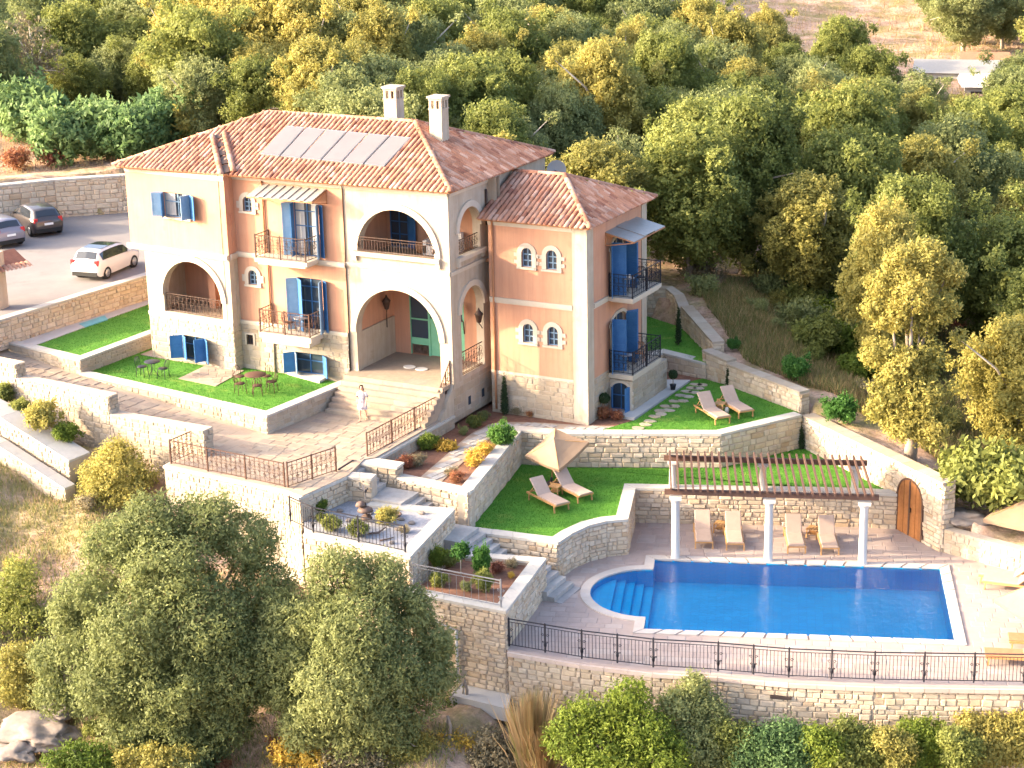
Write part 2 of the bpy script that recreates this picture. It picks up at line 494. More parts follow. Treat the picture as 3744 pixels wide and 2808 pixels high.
M['oak'] = leaf('oak_leaf', [(0.115, 0.140, 0.036), (0.175, 0.200, 0.050), (0.240, 0.260, 0.066), (0.310, 0.320, 0.086)])
M['yellowleaf'] = leaf('yellow_leaf', [(0.165, 0.165, 0.046), (0.264, 0.248, 0.066), (0.374, 0.330, 0.088), (0.473, 0.402, 0.116)])
M['fresh'] = leaf('fresh_leaf', [(0.042, 0.120, 0.024), (0.072, 0.180, 0.034), (0.120, 0.228, 0.042)])
M['lime'] = leaf('lime_leaf', [(0.084, 0.132, 0.022), (0.150, 0.204, 0.029), (0.234, 0.270, 0.038)])
M['bluegreen'] = leaf('bluegreen_leaf', [(0.085, 0.155, 0.055), (0.150, 0.235, 0.085), (0.230, 0.320, 0.120)])
M['cypress'] = leaf('cypress_leaf', [(0.018, 0.035, 0.012), (0.035, 0.060, 0.018)], 0.15)
M['drygrass'] = leaf('dry_grass', [(0.270, 0.171, 0.077), (0.378, 0.252, 0.117), (0.486, 0.342, 0.180), (0.252, 0.234, 0.081)], 0.3)
M['brownleaf'] = leaf('brown_scrub', [(0.15, 0.125, 0.07), (0.21, 0.175, 0.10), (0.28, 0.23, 0.14)], 0.2)
M['rust'] = leaf('rust_leaf', [(0.16, 0.05, 0.035), (0.26, 0.10, 0.05), (0.40, 0.20, 0.07)], 0.3)
M['gold'] = leaf('gold_leaf', [(0.40, 0.24, 0.04), (0.55, 0.36, 0.06), (0.65, 0.46, 0.08)], 0.3)
M['grassblade'] = leaf('grass_blade', [(0.031, 0.121, 0.013), (0.058, 0.185, 0.019), (0.095, 0.227, 0.029)], 0.3)
M['weedblade'] = leaf('weed_blade', [(0.10, 0.12, 0.035), (0.17, 0.18, 0.055), (0.25, 0.24, 0.08)], 0.3)
# ------------------------------------------------------------------ levels (metres)
Z_DECK, Z_LAWN2, Z_UP, Z_ENTRY, Z_PLAZA, Z_LAWNB, Z_LAWNA, Z_CAR = -6.30, -4.92, -3.52, -1.70, -2.95, -2.22, -1.62, -0.42
Z_T1, Z_T2, Z_BACK = -3.97, -5.05, -2.80

def v2(p): return (p[0], p[1])
PC, PA = (16.709, -4.982), R(19.919)
PL, PW = 10.59, 6.311
pu, pv = Vector((math.cos(PA), math.sin(PA), 0)), Vector((-math.sin(PA), math.cos(PA), 0))
def pool(lx, ly, z=Z_DECK): return Vector((PC[0], PC[1], z)) + pu * lx + pv * ly

FENCE = [(9.31, -13.26), (11.97, -13.08), (14.41, -12.67), (16.46, -12.04), (18.71, -11.49), (21.31, -10.58), (25.69, -8.71), (31.0, -6.2)]
CURVE = [(8.13, -6.99), (8.20, -5.95), (8.43, -4.98), (8.86, -4.28), (9.48, -3.77)]
DECK = FENCE + [(33.0, -2.5), (28.0, -0.75), (23.4, 0.55), (20.25, 1.40), (18.10, 3.0), (16.29, 2.55), (8.37, -0.58)] + CURVE[::-1] + [(8.36, -8.48), (9.21, -13.17)]
def inset(pts, d):
    "open polyline moved d to its left"
    out = []
    for i, p in enumerate(pts):
        a = pts[max(i - 1, 0)]; b = pts[min(i + 1, len(pts) - 1)]
        L = math.hypot(b[0] - a[0], b[1] - a[1])
        out.append((p[0] - (b[1] - a[1]) / L * d, p[1] + (b[0] - a[0]) / L * d))
    return out
LAWN2 = [(4.40, -7.05), (2.8, 0.30), (4.66, 0.68), (10.5, 3.25), (12.7, 7.1), (18.2, 3.0)] + inset([(4.62, -7.36)] + CURVE + [(8.37, -.58), (16.29, 2.51), (18.05, 3.02)], .2)[::-1]
UPPER = [(-0.2, -6.3), (1.2, -6.5)] + [(4.2, -6.85), (2.62, 0.42), (4.6, 0.86), (10.4, 3.4), (12.45, 6.9)] + [(12.5, 7.4), (8.2, 9.75), (7.0, 10.4), (4.6, 10.9), (2.0, 9.2), (2.0, 3.5), (-0.2, 3.5)]
BACKLAWN = [(1.0, 9.0), (2.2, 9.2), (4.6, 10.9), (7.0, 10.4), (6.6, 12.0), (3.7, 15.3), (1.2, 16.6), (-2.0, 15.0), (-2.0, 9.0)]
PLAZA = [(-7.1, -10.3), (-1.3, -10.7), (-0.35, -11.0), (0.0, -8.4), (-0.4, -6.6), (-0.1, -6.2), (-0.05, 0.0), (-5.0, 0.0), (-5.0, -0.4), (-5.55, -5.65), (-6.2, -8.9), (-7.1, -8.6)]
LAWNB = [(-16.45, -3.85), (-5.73, -5.44), (-5.18, -0.4), (-10.4, -0.2), (-10.4, 1.0), (-15.1, 1.4), (-16.3, 1.4)]
LAWNA = [(-21.3, -2.95), (-16.62, -3.8), (-16.40, 6.0), (-20.1, 7.6)]
PATH = [(-23.5, -2.6), (-21.3, -3.15), (-16.45, -4.05), (-5.55, -5.65), (-6.2, -8.9), (-11.0, -8.75), (-16.2, -8.25), (-23.5, -7.8)]
CARPARK = [(-21.3, -3.0), (-20.3, 6.2), (-19.9, 9.5), (-16.0, 9.5), (-16.0, 14.0), (-20.0, 20.0), (-24.0, 23.5), (-30.9, 17.2), (-33.6, 14.8), (-38.0, 9.0), (-46.0, -4.0), (-36.0, -9.0), (-24.0, -6.0)]
T1 = [(0.45, -12.0), (4.85, -12.25), (4.05, -7.75), (0.95, -8.35), (0.0, -8.4), (-0.35, -11.0)]
T2 = [(5.2, -13.0), (9.0, -13.0), (8.17, -8.40), (5.54, -9.0)]
CORR = [(-0.4, -8.4), (8.36, -8.48), (8.13, -6.99), (-0.4, -6.5)]
HOUSE = [(-15.3, -0.6), (-10.5, -0.8), (-10.5, -0.2), (0, -0.1), (0.3, 2.3), (5.0, 2.3), (5.0, 8.4), (0, 8.6), (-15.3, 8.4)]

# ------------------------------------------------------------------ terrain
CTRL = np.array([
 (-5, -21.5, -9.2), (2, -19, -9.3), (5.5, -17.5, -9.2), (10, -15.2, -9.4), (14, -14.4, -9.5), (20, -12.7, -9.8), (26, -9.7, -10), (34, -7, -10),
 (8.5, -14.6, -8.15), (6, -14.6, -8.35), (0.5, -14, -7.6), (-4, -13, -6.4), (-8, -11.7, -5.0), (-6, -16, -7.2), (0, -16.5, -8.6), (12, -24, -11), (24, -22, -12), (0, -28, -10.5), (-12, -26, -8),
 (-11.5, -11.9, -4.6), (-15, -12, -3.7), (-16, -9.0, -2.2), (-12, -9.4, -3.2), (-9, -9.8, -4.0), (-7.6, -10.2, -4.8), (-17.5, -9.6, -2.0), (-20, -10, -1.9),
 (-10.8, -14.6, -5.6), (-10.0, -16.5, -6.4), (-5.6, -19.2, -8.0), (-14, -16, -5.2), (-22, -14, -3.0), (-30, -15, -3), (-40, -10, -1.5), (-24, -9, -2.0), (-22, -5, -2.2),
 (-30, 5, -0.9), (-36, 13, 1.7), (-31, 19.5, 1.9), (-26, 24, 1.6), (-45, 20, 2.5), (-48, 5, 1.2), (-25, 35, 0.5), (-40, 50, 1.5), (-18, 22, 0.8), (-14, 16, 0.0),
 (-8, 14, -0.8), (-3, 16, -1.4), (0, 20, -1.9), (3.4, 17, -1.9), (5, 15, -2.1), (7.8, 11.6, -2.5), (9.2, 10, -2.8), (13, 8.2, -3.1), (14.2, 7, -3.7), (17, 5.2, -4.0), (20.9, 2.9, -5.0), (23.8, 1.8, -5.5), (28, 0.4, -6), (36, 2, -7),
 (10, 20, -3.6), (15, 15, -4.3), (20, 10, -5.0), (25, 7, -6), (15, 30, -5), (27, 25, -7), (4, 30, -3), (-20, 60, -1.5), (0, 60, -4), (18, 50, -5.5), (-60, 60, 2.5),
 (-10, 100, -1), (-60, 110, 3.0), (-30, 150, 3.5), (25, 100, -2), (-110, 120, 6), (-80, 200, 10), (-20, 220, 10), (-250, 300, 30), (100, 400, 30), (-100, 600, 60), (300, 200, 10), (-300, 50, 15), (200, -100, -20), (-200, -100, 0), (0, -200, -25)], float)
CLAMPS = [(HOUSE, -4.2), (CARPARK, Z_CAR - 0.5), (LAWNA, Z_LAWNA - 0.5), (LAWNB, Z_LAWNB - 0.5), (PATH, -3.6), (PLAZA, -3.6), (T1, -5.0), (T2, -6.9), (CORR, -7.2),
          (UPPER, -4.1), (BACKLAWN, -3.4), (LAWN2, -5.6), (DECK, -9.2)]
def ground0(x, y):
    x, y = np.asarray(x, float), np.asarray(y, float)
    num = np.zeros(x.shape); den = np.zeros(x.shape)
    for cx, cy, cz in CTRL:
        w_ = 1.0 / (((x - cx) ** 2 + (y - cy) ** 2) + 0.15) ** 1.6
        num += w_ * cz; den += w_
    z = num / den
    return z + 0.10 * np.sin(x * 0.9 + 1.3 * np.sin(y * 0.5)) * np.cos(y * 0.8 + 0.7) + 0.05 * np.sin(x * 2.3 + y * 1.7)
def ground(x, y):
    return float(ground0(np.array([x]), np.array([y]))[0])
xs = np.concatenate([np.linspace(-900, -75, 24)[:-1], np.linspace(-75, -27, 34)[:-1], np.arange(-27, 32, 0.42), np.linspace(32, 80, 30)[1:], np.linspace(80, 900, 24)[1:]])
ys = np.concatenate([np.linspace(-300, -32, 14)[:-1], np.linspace(-32, -19, 10)[:-1], np.arange(-19, 20, 0.42), np.linspace(20, 90, 48)[1:], np.linspace(90, 260, 40)[1:], np.linspace(260, 1500, 20)[1:]])
GX, GY = np.meshgrid(xs, ys)
GZ = ground0(GX.ravel(), GY.ravel()).reshape(GX.shape)
def expand(poly, d):
    a = sum(poly[i][0] * poly[(i + 1) % len(poly)][1] - poly[(i + 1) % len(poly)][0] * poly[i][1] for i in range(len(poly)))
    q = poly if a > 0 else poly[::-1]
    out = []
    for i, p in enumerate(q):
        e0 = Vector((p[0] - q[i - 1][0], p[1] - q[i - 1][1])).normalized()
        nx_ = q[(i + 1) % len(q)]
        e1 = Vector((nx_[0] - p[0], nx_[1] - p[1])).normalized()
        n0, n1 = Vector((e0.y, -e0.x)), Vector((e1.y, -e1.x))
        mm = n0 + n1
        mm = mm / max(.5, mm.dot(n0)) if mm.length > 1e-6 else n0
        out.append((p[0] + mm.x * d, p[1] + mm.y * d))
    return out
for poly, zc in CLAMPS:
    k = inpoly(GX, GY, expand(poly, 0.42))
    GZ[k] = np.minimum(GZ[k], zc)
nx, ny = len(xs), len(ys)
ii = (np.arange(ny - 1)[:, None] * nx + np.arange(nx - 1)[None, :]).ravel()
F = np.stack([ii, ii + 1, ii + nx + 1, ii + nx], 1)
def terrain_mat():
    m_, nt, b = _nt('hillside_ground')
    b.inputs['Roughness'].default_value = 0.95
    b.inputs['Specular IOR Level'].default_value = 0.1
    pos = N(nt, 'ShaderNodeNewGeometry').outputs['Position']
    def noise(s, d=8.0):
        n_ = N(nt, 'ShaderNodeTexNoise', Scale=s, Detail=d, Roughness=0.68)
        nt.links.new(pos, n_.inputs['Vector'])
        return n_.outputs['Fac']
    c = ramp(nt, noise(0.9), [(0.28, (0.27, 0.165, 0.105)), (0.45, (0.39, 0.255, 0.175)), (0.58, (0.50, 0.35, 0.265)), (0.72, (0.32, 0.225, 0.12))])
    g = ramp(nt, noise(0.35), [(0.45, (0, 0, 0)), (0.62, (1, 1, 1))])
    c = mixc(nt, g, c, (0.24, 0.20, 0.09))
    s = ramp(nt, noise(5.0, 5.0), [(0.3, (0.62,) * 3), (0.65, (1.12,) * 3)])
    c = mixc(nt, 1.0, c, s, 'MULTIPLY')
    nt.links.new(c, b.inputs['Base Color'])
    bp = N(nt, 'ShaderNodeBump', Strength=0.9, Distance=0.15)
    nt.links.new(noise(3.5), bp.inputs['Height'])
    nt.links.new(bp.outputs['Normal'], b.inputs['Normal'])
    return m_
M['ground'] = terrain_mat()
terr = bpy.data.objects.new('hillside', np_mesh('hillside', np.stack([GX.ravel(), GY.ravel(), GZ.ravel()], 1), F, M['ground'], smooth=True))
link(terr)
tag(terr, kind='structure')

# ------------------------------------------------------------------ floors
def floor(name, poly, z, mat, t=0.3):
    o = MB().prism(poly, z - t, z).build(name, mat, None, (poly[0][0], poly[0][1], z))
    return tag(o, kind='structure')
UNIT = {}
def unit_slab(mat):
    k = mat.name
    if k not in UNIT:
        b = MB()
        vs = [(-.5, -.5, 0), (.5, -.5, 0), (.5, .5, 0), (-.5, .5, 0), (-.47, -.47, 1), (.47, -.47, 1), (.47, .47, 1), (-.47, .47, 1)]
        b.add(vs, [(4, 5, 6, 7), (0, 1, 5, 4), (1, 2, 6, 5), (2, 3, 7, 6), (3, 0, 4, 7)])
        UNIT[k] = b.mesh('slab_' + k, mat)
    return UNIT[k]
def batch(parent, part, stuffname, me, mats, limit=300):
    "the pieces that show largest become objects, the rest one joined mesh"
    def size(mw):
        p = mw.translation
        sx, sy = proj(p)
        vis = 1.0 if (-60 < sx < 3800 and -60 < sy < 2870) else 0.05
        return -(mw.col[0].length * max(mw.col[2].length, mw.col[1].length) * ppx(p) ** 2) * vis
    mats = sorted(mats, key=size)
    for mw in mats[:limit]:
        place(part, me[random.randrange(len(me))] if isinstance(me, list) else me, parent, mw)
    rest = mats[limit:]
    if rest:
        base = WORLD.get(parent, Vector((0, 0, 0)))
        V, Fs, n0 = [], [], 0
        mm = me if isinstance(me, list) else [me]
        raw = []
        for q in mm:
            co = np.empty(len(q.vertices) * 3, np.float32); q.vertices.foreach_get('co', co)
            raw.append((co.reshape(-1, 3), [tuple(p.vertices) for p in q.polygons]))
        vs, fs = [], []
        for mw in rest:
            co, pf = raw[random.randrange(len(raw))]
            A = np.array(mw)
            w_ = co @ A[:3, :3].T + A[:3, 3] - np.array(base)
            vs.append(w_)
            fs += [tuple(i + n0 for i in f_) for f_ in pf]
            n0 += len(co)
        q = bpy.data.meshes.new(stuffname)
        q.from_pydata(np.concatenate(vs).tolist(), [], fs)
        q.materials.append(mm[0].materials[0])
        q.update()
        o = bpy.data.objects.new(stuffname, q)
        COL.objects.link(o)
        o.parent = parent
        WORLD[o] = base.copy()
        o['kind'] = 'stuff'
def pave(parent, poly, zf, ang, cw, ch, mat, name='paving_slab', rest='small_paving', th=0.012, gap=0.012, holes=(), rnd=0.0, limit=300):
    ca, sa = math.cos(ang), math.sin(ang)
    us = [p[0] * ca + p[1] * sa for p in poly]
    vs = [-p[0] * sa + p[1] * ca for p in poly]
    out = []
    v = min(vs); row = 0
    while v < max(vs):
        h = ch * (1 + rnd * random.uniform(-.5, .5))
        u = min(us) - random.random() * cw
        while u < max(us):
            w_ = cw * (1 + rnd * random.uniform(-1, 1))
            cor = [(u, v), (u + w_, v), (u + w_, v + h), (u, v + h)]
            wc = [(a * ca - b * sa, a * sa + b * ca) for a, b in cor]
            X, Y = np.array([q[0] for q in wc]), np.array([q[1] for q in wc])
            if inpoly(X, Y, poly).all() and not any(inpoly(X, Y, hp).any() for hp in holes):
                uc, vc = u + w_ / 2, v + h / 2
                c = (uc * ca - vc * sa, uc * sa + vc * ca)
                z = zf(*c) if callable(zf) else zf
                ex = e = 0.5
                gx = ((zf(c[0] + e * ca, c[1] + e * sa) - zf(c[0] - e * ca, c[1] - e * sa)) / (2 * e)) if callable(zf) else 0.0
                X1 = Vector((ca, sa, gx)) * (w_ - gap)
                Y1_ = Vector((-sa, ca, 0)) * (h - gap)
                out.append(basis(X1, Y1_, Vector((0, 0, th + random.uniform(0, .004))), Vector((c[0], c[1], z))))
            u += w_
        v += h
        row += 1
    batch(parent, name, rest, unit_slab(mat), out, limit)

# ------------------------------------------------------------------ stone walls
def stone_variants(mat, n=14):
    out = []
    rr = random.Random(5)
    for k in range(n):
        j = lambda a: rr.uniform(-a, a)
        b = MB()
        base = [(-.5, 0, -.5), (.5, 0, -.5), (.5, 0, .5), (-.5, 0, .5)]
        mid = [(-.5 + abs(j(.05)), .6, -.5 + abs(j(.07))), (.5 - abs(j(.05)), .6, -.5 + abs(j(.07))), (.5 - abs(j(.05)), .6, .5 - abs(j(.07))), (-.5 + abs(j(.05)), .6, .5 - abs(j(.07)))]
        fr = [(p[0] * .84 + j(.04), 1 + j(.25), p[2] * .80 + j(.05)) for p in mid]
        b.add(base + mid + fr, [(11, 10, 9, 8)[::1], (0, 4, 5, 1), (1, 5, 6, 2), (2, 6, 7, 3), (3, 7, 4, 0), (4, 8, 9, 5), (5, 9, 10, 6), (6, 10, 11, 7), (7, 11, 8, 4)])
        me = b.mesh('stone', mat)
        out.append(me)
    return out
STONES = {}
def stones_for(mat):
    if mat.name not in STONES:
        STONES[mat.name] = stone_variants(mat)
    return STONES[mat.name]
def lerp(a, b, t): return a + (b - a) * t
def face_stones(out, a, b, bot, top, n, cw, ch, skip=None, proud=0.045):
    "irregular courses on the vertical face from a to b; bot/top are (at a, at b)"
    a, b = Vector((a[0], a[1], 0)), Vector((b[0], b[1], 0))
    L = (b - a).length
    if L < 0.12: return
    t = (b - a) / L
    z = min(bot) - random.random() * ch * .5
    zmax = max(top)
    while z < zmax - 0.03:
        h = ch * random.uniform(.75, 1.3)
        s = -random.random() * cw
        while s < L:
            w_ = cw * random.choice((.55, .8, 1, 1.15, 1.5)) * random.uniform(.85, 1.15)
            s0, s1 = max(0, s), min(L, s + w_)
            if s1 - s0 > 0.07:
                f = (s0 + s1) / 2 / L
                z0, z1 = max(z, lerp(bot[0], bot[1], f)), min(z + h, lerp(top[0], top[1], f))
                if z1 - z0 > 0.05:
                    hh = z1 - z0
                    c = a + t * (s0 + s1) / 2
                    c = Vector((c.x, c.y, (z0 + z1) / 2))
                    if not (skip and skip(c)):
                        g = random.uniform(.012, .028)
                        out.append(basis(t * (s1 - s0 - g), n * (proud * random.uniform(.7, 1.5)), Vector((0, 0, hh - g)), c - n * 0.004))
            s += w_
        z += h
def offset_line(pts, d):
    "polyline moved d to its left, mitred"
    out = []
    for i, p in enumerate(pts):
        p = Vector((p[0], p[1]))
        d0 = (p - Vector(pts[i - 1][:2])).normalized() if i > 0 else None
        d1 = (Vector(pts[i + 1][:2]) - p).normalized() if i < len(pts) - 1 else None
        if d0 is None: d0 = d1
        if d1 is None: d1 = d0
        n0, n1 = Vector((-d0.y, d0.x)), Vector((-d1.y, d1.x))
        mm = (n0 + n1)
        mm = mm / max(0.35, mm.dot(n0)) if mm.length > 1e-6 else n0
        out.append((p.x + mm.x * d, p.y + mm.y * d))
    return out
def aslist(v, n): return list(v) if isinstance(v, (list, tuple)) else [v] * n
def wall(name, label, pts, tops, bots, thick=0.42, cop='coping', cw=0.36, ch=0.19, mat='stone', cat='garden wall', group=None, skip=None, ends=(), cop_t=0.09, cop_len=0.85, cop_over=0.05, limit=300):
    n = len(pts)
    tops, bots = aslist(tops, n), aslist(bots, n)
    back = offset_line(pts, thick)
    root = thing(name, label, cat, (pts[0][0], pts[0][1], min(bots)), group)
    ct = [t - (cop_t if cop else 0) for t in tops]
    vs = [(p[0], p[1], z) for p, z in zip(pts, bots)] + [(p[0], p[1], z) for p, z in zip(pts, ct)] + [(p[0], p[1], z) for p, z in zip(back, ct)] + [(p[0], p[1], z) for p, z in zip(back, bots)]
    fs = []
    for i in range(n - 1):
        for r_ in range(3):
            a, b = r_ * n, (r_ + 1) * n
            fs.append((a + i, a + i + 1, b + i + 1, b + i))
    fs += [(0, n, 2 * n, 3 * n), (n - 1, 4 * n - 1, 3 * n - 1, 2 * n - 1)]
    MB().add(vs, fs).build('wall_core', M['mortar'], root)
    st = []
    for i in range(n - 1):
        d = (Vector(pts[i + 1][:2]) - Vector(pts[i][:2])).normalized()
        face_stones(st, pts[i], pts[i + 1], (bots[i], bots[i + 1]), (ct[i], ct[i + 1]), Vector((d.y, -d.x, 0)), cw, ch, skip, .045 if mat == 'stone' else .026)
    for e in ends:      # stones on an end of the wall
        p, q = (pts[-1], back[-1]) if e == 'b' else (back[0], pts[0])
        k = n - 1 if e == 'b' else 0
        d = (Vector(q) - Vector(p[:2])).normalized()
        face_stones(st, p, q, (bots[k], bots[k]), (ct[k], ct[k]), Vector((d.y, -d.x, 0)), cw, ch, skip)
    batch(root, 'stone', 'small_stones', stones_for(M[mat]), st, limit)
    if cop:
        key = 'cop_' + cop
        if key not in UNIT:
            b = MB().box((0, 0, 0.5), (1, 1, 1))
            me = b.mesh('coping_slab', M[cop])
            UNIT[key] = me
        o_out, o_in = offset_line(pts, -cop_over), offset_line(pts, thick + cop_over * .4)
        for i in range(n - 1):
            A, B, Cc, D = (Vector(q) for q in (o_out[i], o_out[i + 1], o_in[i + 1], o_in[i]))
            L = max((B - A).length, (Cc - D).length)
            k = max(1, int(round(L / cop_len)))
            for j in range(k):
                f0, f1 = j / k, (j + 1) / k
                g = 0.006 / L
                q = [A.lerp(B, f0 + g), A.lerp(B, f1 - g), D.lerp(Cc, f1 - g), D.lerp(Cc, f0 + g)]
                z0, z1 = lerp(ct[i], ct[i + 1], f0), lerp(ct[i], ct[i + 1], f1)
                tt = cop_t + random.uniform(0, .008)
                MB().prism([tuple(p) for p in q], [z0, z1, z1, z0], [z0 + tt, z1 + tt, z1 + tt, z0 + tt]).build('coping_slab', M[cop], root)
    return root
# ------------------------------------------------------------------ pool deck and pool
# the rounded bay with the steps, on the pool's left side, read in the pool's own frame
def pl(s, z=Z_DECK):
    q = P(*s, z) - Vector((PC[0], PC[1], z))
    return q.dot(pu), q.dot(pv)
by1 = pl(Y6(1520, 1290))[1]
bx, bym = pl(Y6(1008, 1490))
by0 = pl(Q1(1890, 463))[1]
BAYC, BAYR, BAYX = (by1 + by0) / 2, (by1 - by0) / 2, -PL / 2 - bx
bay = [(-PL / 2 - BAYX * math.cos(R(a)), BAYC + BAYR * math.sin(R(a))) for a in np.linspace(90, -90, 25)]
POOL2 = [(-PL / 2, PW / 2)] + [(PL / 2, PW / 2)] + [(PL / 2, -PW / 2)] + [(-PL / 2, -PW / 2)] + [(-PL / 2, by0)] + bay[::-1][1:-1] + [(-PL / 2, by1)]
POOLW = [v2(pool(*p)) for p in POOL2]

# the deck sheet with the pool cut out: bridge the hole into the outline
def with_hole(outer, hole, z0, z1):
    bm = bmesh.new()
    def loop(pts, z): return [bm.verts.new((p[0], p[1], z)) for p in pts]
    eo, eh = loop(outer, z1), loop(hole, z1)
    ed = [bm.edges.new((q[i], q[(i + 1) % len(q)])) for q in (eo, eh) for i in range(len(q))]
    bmesh.ops.triangle_fill(bm, use_beauty=True, edges=ed, normal=(0, 0, 1))
    for f_ in bm.faces:
        if f_.normal.z < 0: f_.normal_flip()
    eb = loop(outer, z0)
    for i in range(len(eo)):
        j = (i + 1) % len(eo)
        bm.faces.new((eo[j], eo[i], eb[i], eb[j]))
    return bm
def bm_obj(name, bm, mat, parent=None, loc=(0, 0, 0), smooth=False):
    me = bpy.data.meshes.new(name)
    for v in bm.verts: v.co -= Vector(loc)
    bmesh.ops.recalc_face_normals(bm, faces=bm.faces)
    bm.to_mesh(me)
    bm.free()
    me.materials.append(mat)
    if smooth: me.polygons.foreach_set('use_smooth', [True] * len(me.polygons))
    o = bpy.data.objects.new(name, me)
    return link(o, parent, loc)
def grow(p, d):
    "pool outline point pushed out by d"
    return p
bm = with_hole(DECK, POOLW, Z_DECK - 0.3, Z_DECK)
deck = tag(bm_obj('pool_deck', bm, M['slabbase'], None, (16, -5, Z_DECK)), kind='structure')
# coping ring
def ring(d):
    out = [(-PL / 2 - (d if False else 0), PW / 2 + d), (PL / 2 + d, PW / 2 + d), (PL / 2 + d, -PW / 2 - d), (-PL / 2 - d, -PW / 2 - d), (-PL / 2 - d, by0 - d)]
    out += [(-PL / 2 - (BAYX + d) * math.cos(R(a)), BAYC + (BAYR + d) * math.sin(R(a))) for a in np.linspace(-90, 90, 25)][1:-1]
    out += [(-PL / 2 - d, by1 + d)]
    out[0] = (-PL / 2 - d, PW / 2 + d)
    return out
CD = 0.36
RING = [v2(pool(*p)) for p in ring(CD)]
pave(deck, DECK, Z_DECK, PA, 0.62, 0.40, M['slab'], holes=[RING], rnd=0.25)
inner, outer = POOL2, ring(CD)
pcop = tag(MB().build('pool_coping', M['marble'], None, (0, 0, 0)), kind='structure') if False else None
croot = thing('pool_coping', 'white stone edging slabs around the swimming pool', 'pool edging', pool(0, -PW / 2))
n_ = len(inner)
for i in range(n_):
    a, b, c, d = inner[i], inner[(i + 1) % n_], outer[(i + 1) % n_], outer[i]
    L = max(math.dist(a, b), math.dist(c, d))
    k = max(1, int(round(L / 0.75)))
    for j in range(k):
        f0, f1 = j / k + .004, (j + 1) / k - .004
        q = [(lerp(a[0], b[0], f0), lerp(a[1], b[1], f0)), (lerp(a[0], b[0], f1), lerp(a[1], b[1], f1)), (lerp(d[0], c[0], f1), lerp(d[1], c[1], f1)), (lerp(d[0], c[0], f0), lerp(d[1], c[1], f0))]
        MB().prism([v2(pool(*p)) for p in q], Z_DECK - .06, Z_DECK + .045 + random.uniform(0, .004)).build('edging_slab', M['edging'], croot)
# basin, steps, water
ZW, ZF = Z_DECK - 0.045, Z_DECK - 0.90
b = MB()
n_ = len(POOLW)
vs = [(p[0], p[1], Z_DECK - .01) for p in POOLW] + [(p[0], p[1], ZF) for p in POOLW]
b.add(vs, [(i, (i + 1) % n_, n_ + (i + 1) % n_, n_ + i) for i in range(n_)])
b.add([(p[0], p[1], ZF) for p in [v2(pool(*q)) for q in ((-PL / 2, -PW / 2), (PL / 2, -PW / 2), (PL / 2, PW / 2), (-PL / 2, PW / 2))]], [(0, 1, 2, 3)])
basin = tag(b.build('pool_basin', M['poolwall'], None, pool(0, 0, ZF)), kind='structure')
for i in range(5):          # steps in the bay: wide shelf first, then treads
    x1 = -PL / 2 - BAYX * (0.62 - 0.155 * i) if i < 4 else -PL / 2 + .02
    zt = Z_DECK - .22 - .12 * i
    pts = [p for p in bay if p[0] < x1 - .02]
    if len(pts) < 3: continue
    yy = BAYR * math.sqrt(max(0.0, 1 - ((-PL / 2 - x1) / BAYX) ** 2)) if i < 4 else BAYR
    poly = [(x1, BAYC + yy)] + pts + [(x1, BAYC - yy)]
    MB().prism([v2(pool(*p)) for p in poly], ZF - .02 * i, zt).build('pool_step', M['poolwall'], basin)
wat = bm_obj('pool_water', with_hole(POOLW, [v2(pool(*p)) for p in ((0, 0), (.01, 0), (0, .01))], ZW - .001, ZW), M['water'], None, pool(0, 0, ZW)) if False else None
wp = [(p[0], p[1], ZW) for p in POOLW]
bm = bmesh.new()
vv = [bm.verts.new(p) for p in wp]
bmesh.ops.triangle_fill(bm, use_beauty=True, edges=[bm.edges.new((vv[i], vv[(i + 1) % len(vv)])) for i in range(len(vv))], normal=(0, 0, 1))
for f_ in bm.faces:
    if f_.normal.z < 0: f_.normal_flip()
me = bpy.data.meshes.new('pool_water')
bm.to_mesh(me); bm.free()
me.materials.append(M['water'])
tag(link(bpy.data.objects.new('pool_water', me)), kind='structure')

# ------------------------------------------------------------------ other floors
lawn2 = floor('lawn', LAWN2, Z_LAWN2, M['lawn'])
up_ground = floor('garden_bed', UPPER, Z_UP - 0.06, M['earth'])
LAWN1R = [(5.6, 1.34), (10.38, 3.42), (12.42, 6.95), (12.4, 7.4), (8.2, 9.7), (6.9, 10.2), (6.6, 9.6), (6.55, 3.62)]
lawn1r = floor('lawn', LAWN1R, Z_UP, M['lawn'], .2)
blawn = floor('lawn', BACKLAWN, Z_BACK, M['lawn'], .6)
lawnb = floor('lawn', LAWNB, Z_LAWNB, M['lawn'])
lawna = floor('lawn', LAWNA, Z_LAWNA, M['lawn'])
car_floor = floor('car_park', CARPARK, Z_CAR, M['asphalt'], .4)
plaza = floor('plaza', PLAZA, Z_PLAZA, M['plazabase'], .4)
ROCKERY = [(4.95, 8.9), (6.55, 9.6), (7.0, 10.4), (4.6, 10.9), (4.0, 10.0)]
def path_z(x, y): return Z_PLAZA + max(0.0, (-6.0 - x)) * 0.068
pz = [path_z(*p) for p in PATH]
walk = MB().prism(PATH, [z - .4 for z in pz], [z - .003 for z in pz]).build('garden_path', M['plazabase'], None, (-15, -6, -2.6))
tag(walk, kind='structure')
pave(plaza, PLAZA, Z_PLAZA, R(3), 0.62, 0.42, M['plazaslab'], rnd=0.45)
pave(walk, PATH, lambda x, y: path_z(x, y) - .003, R(-6), 0.60, 0.42, M['plazaslab'], rnd=0.45)
t1 = floor('gravel_terrace', T1, Z_T1, M['gravel'])
t2 = floor('planting_bed', T2, Z_T2, M['earth'])

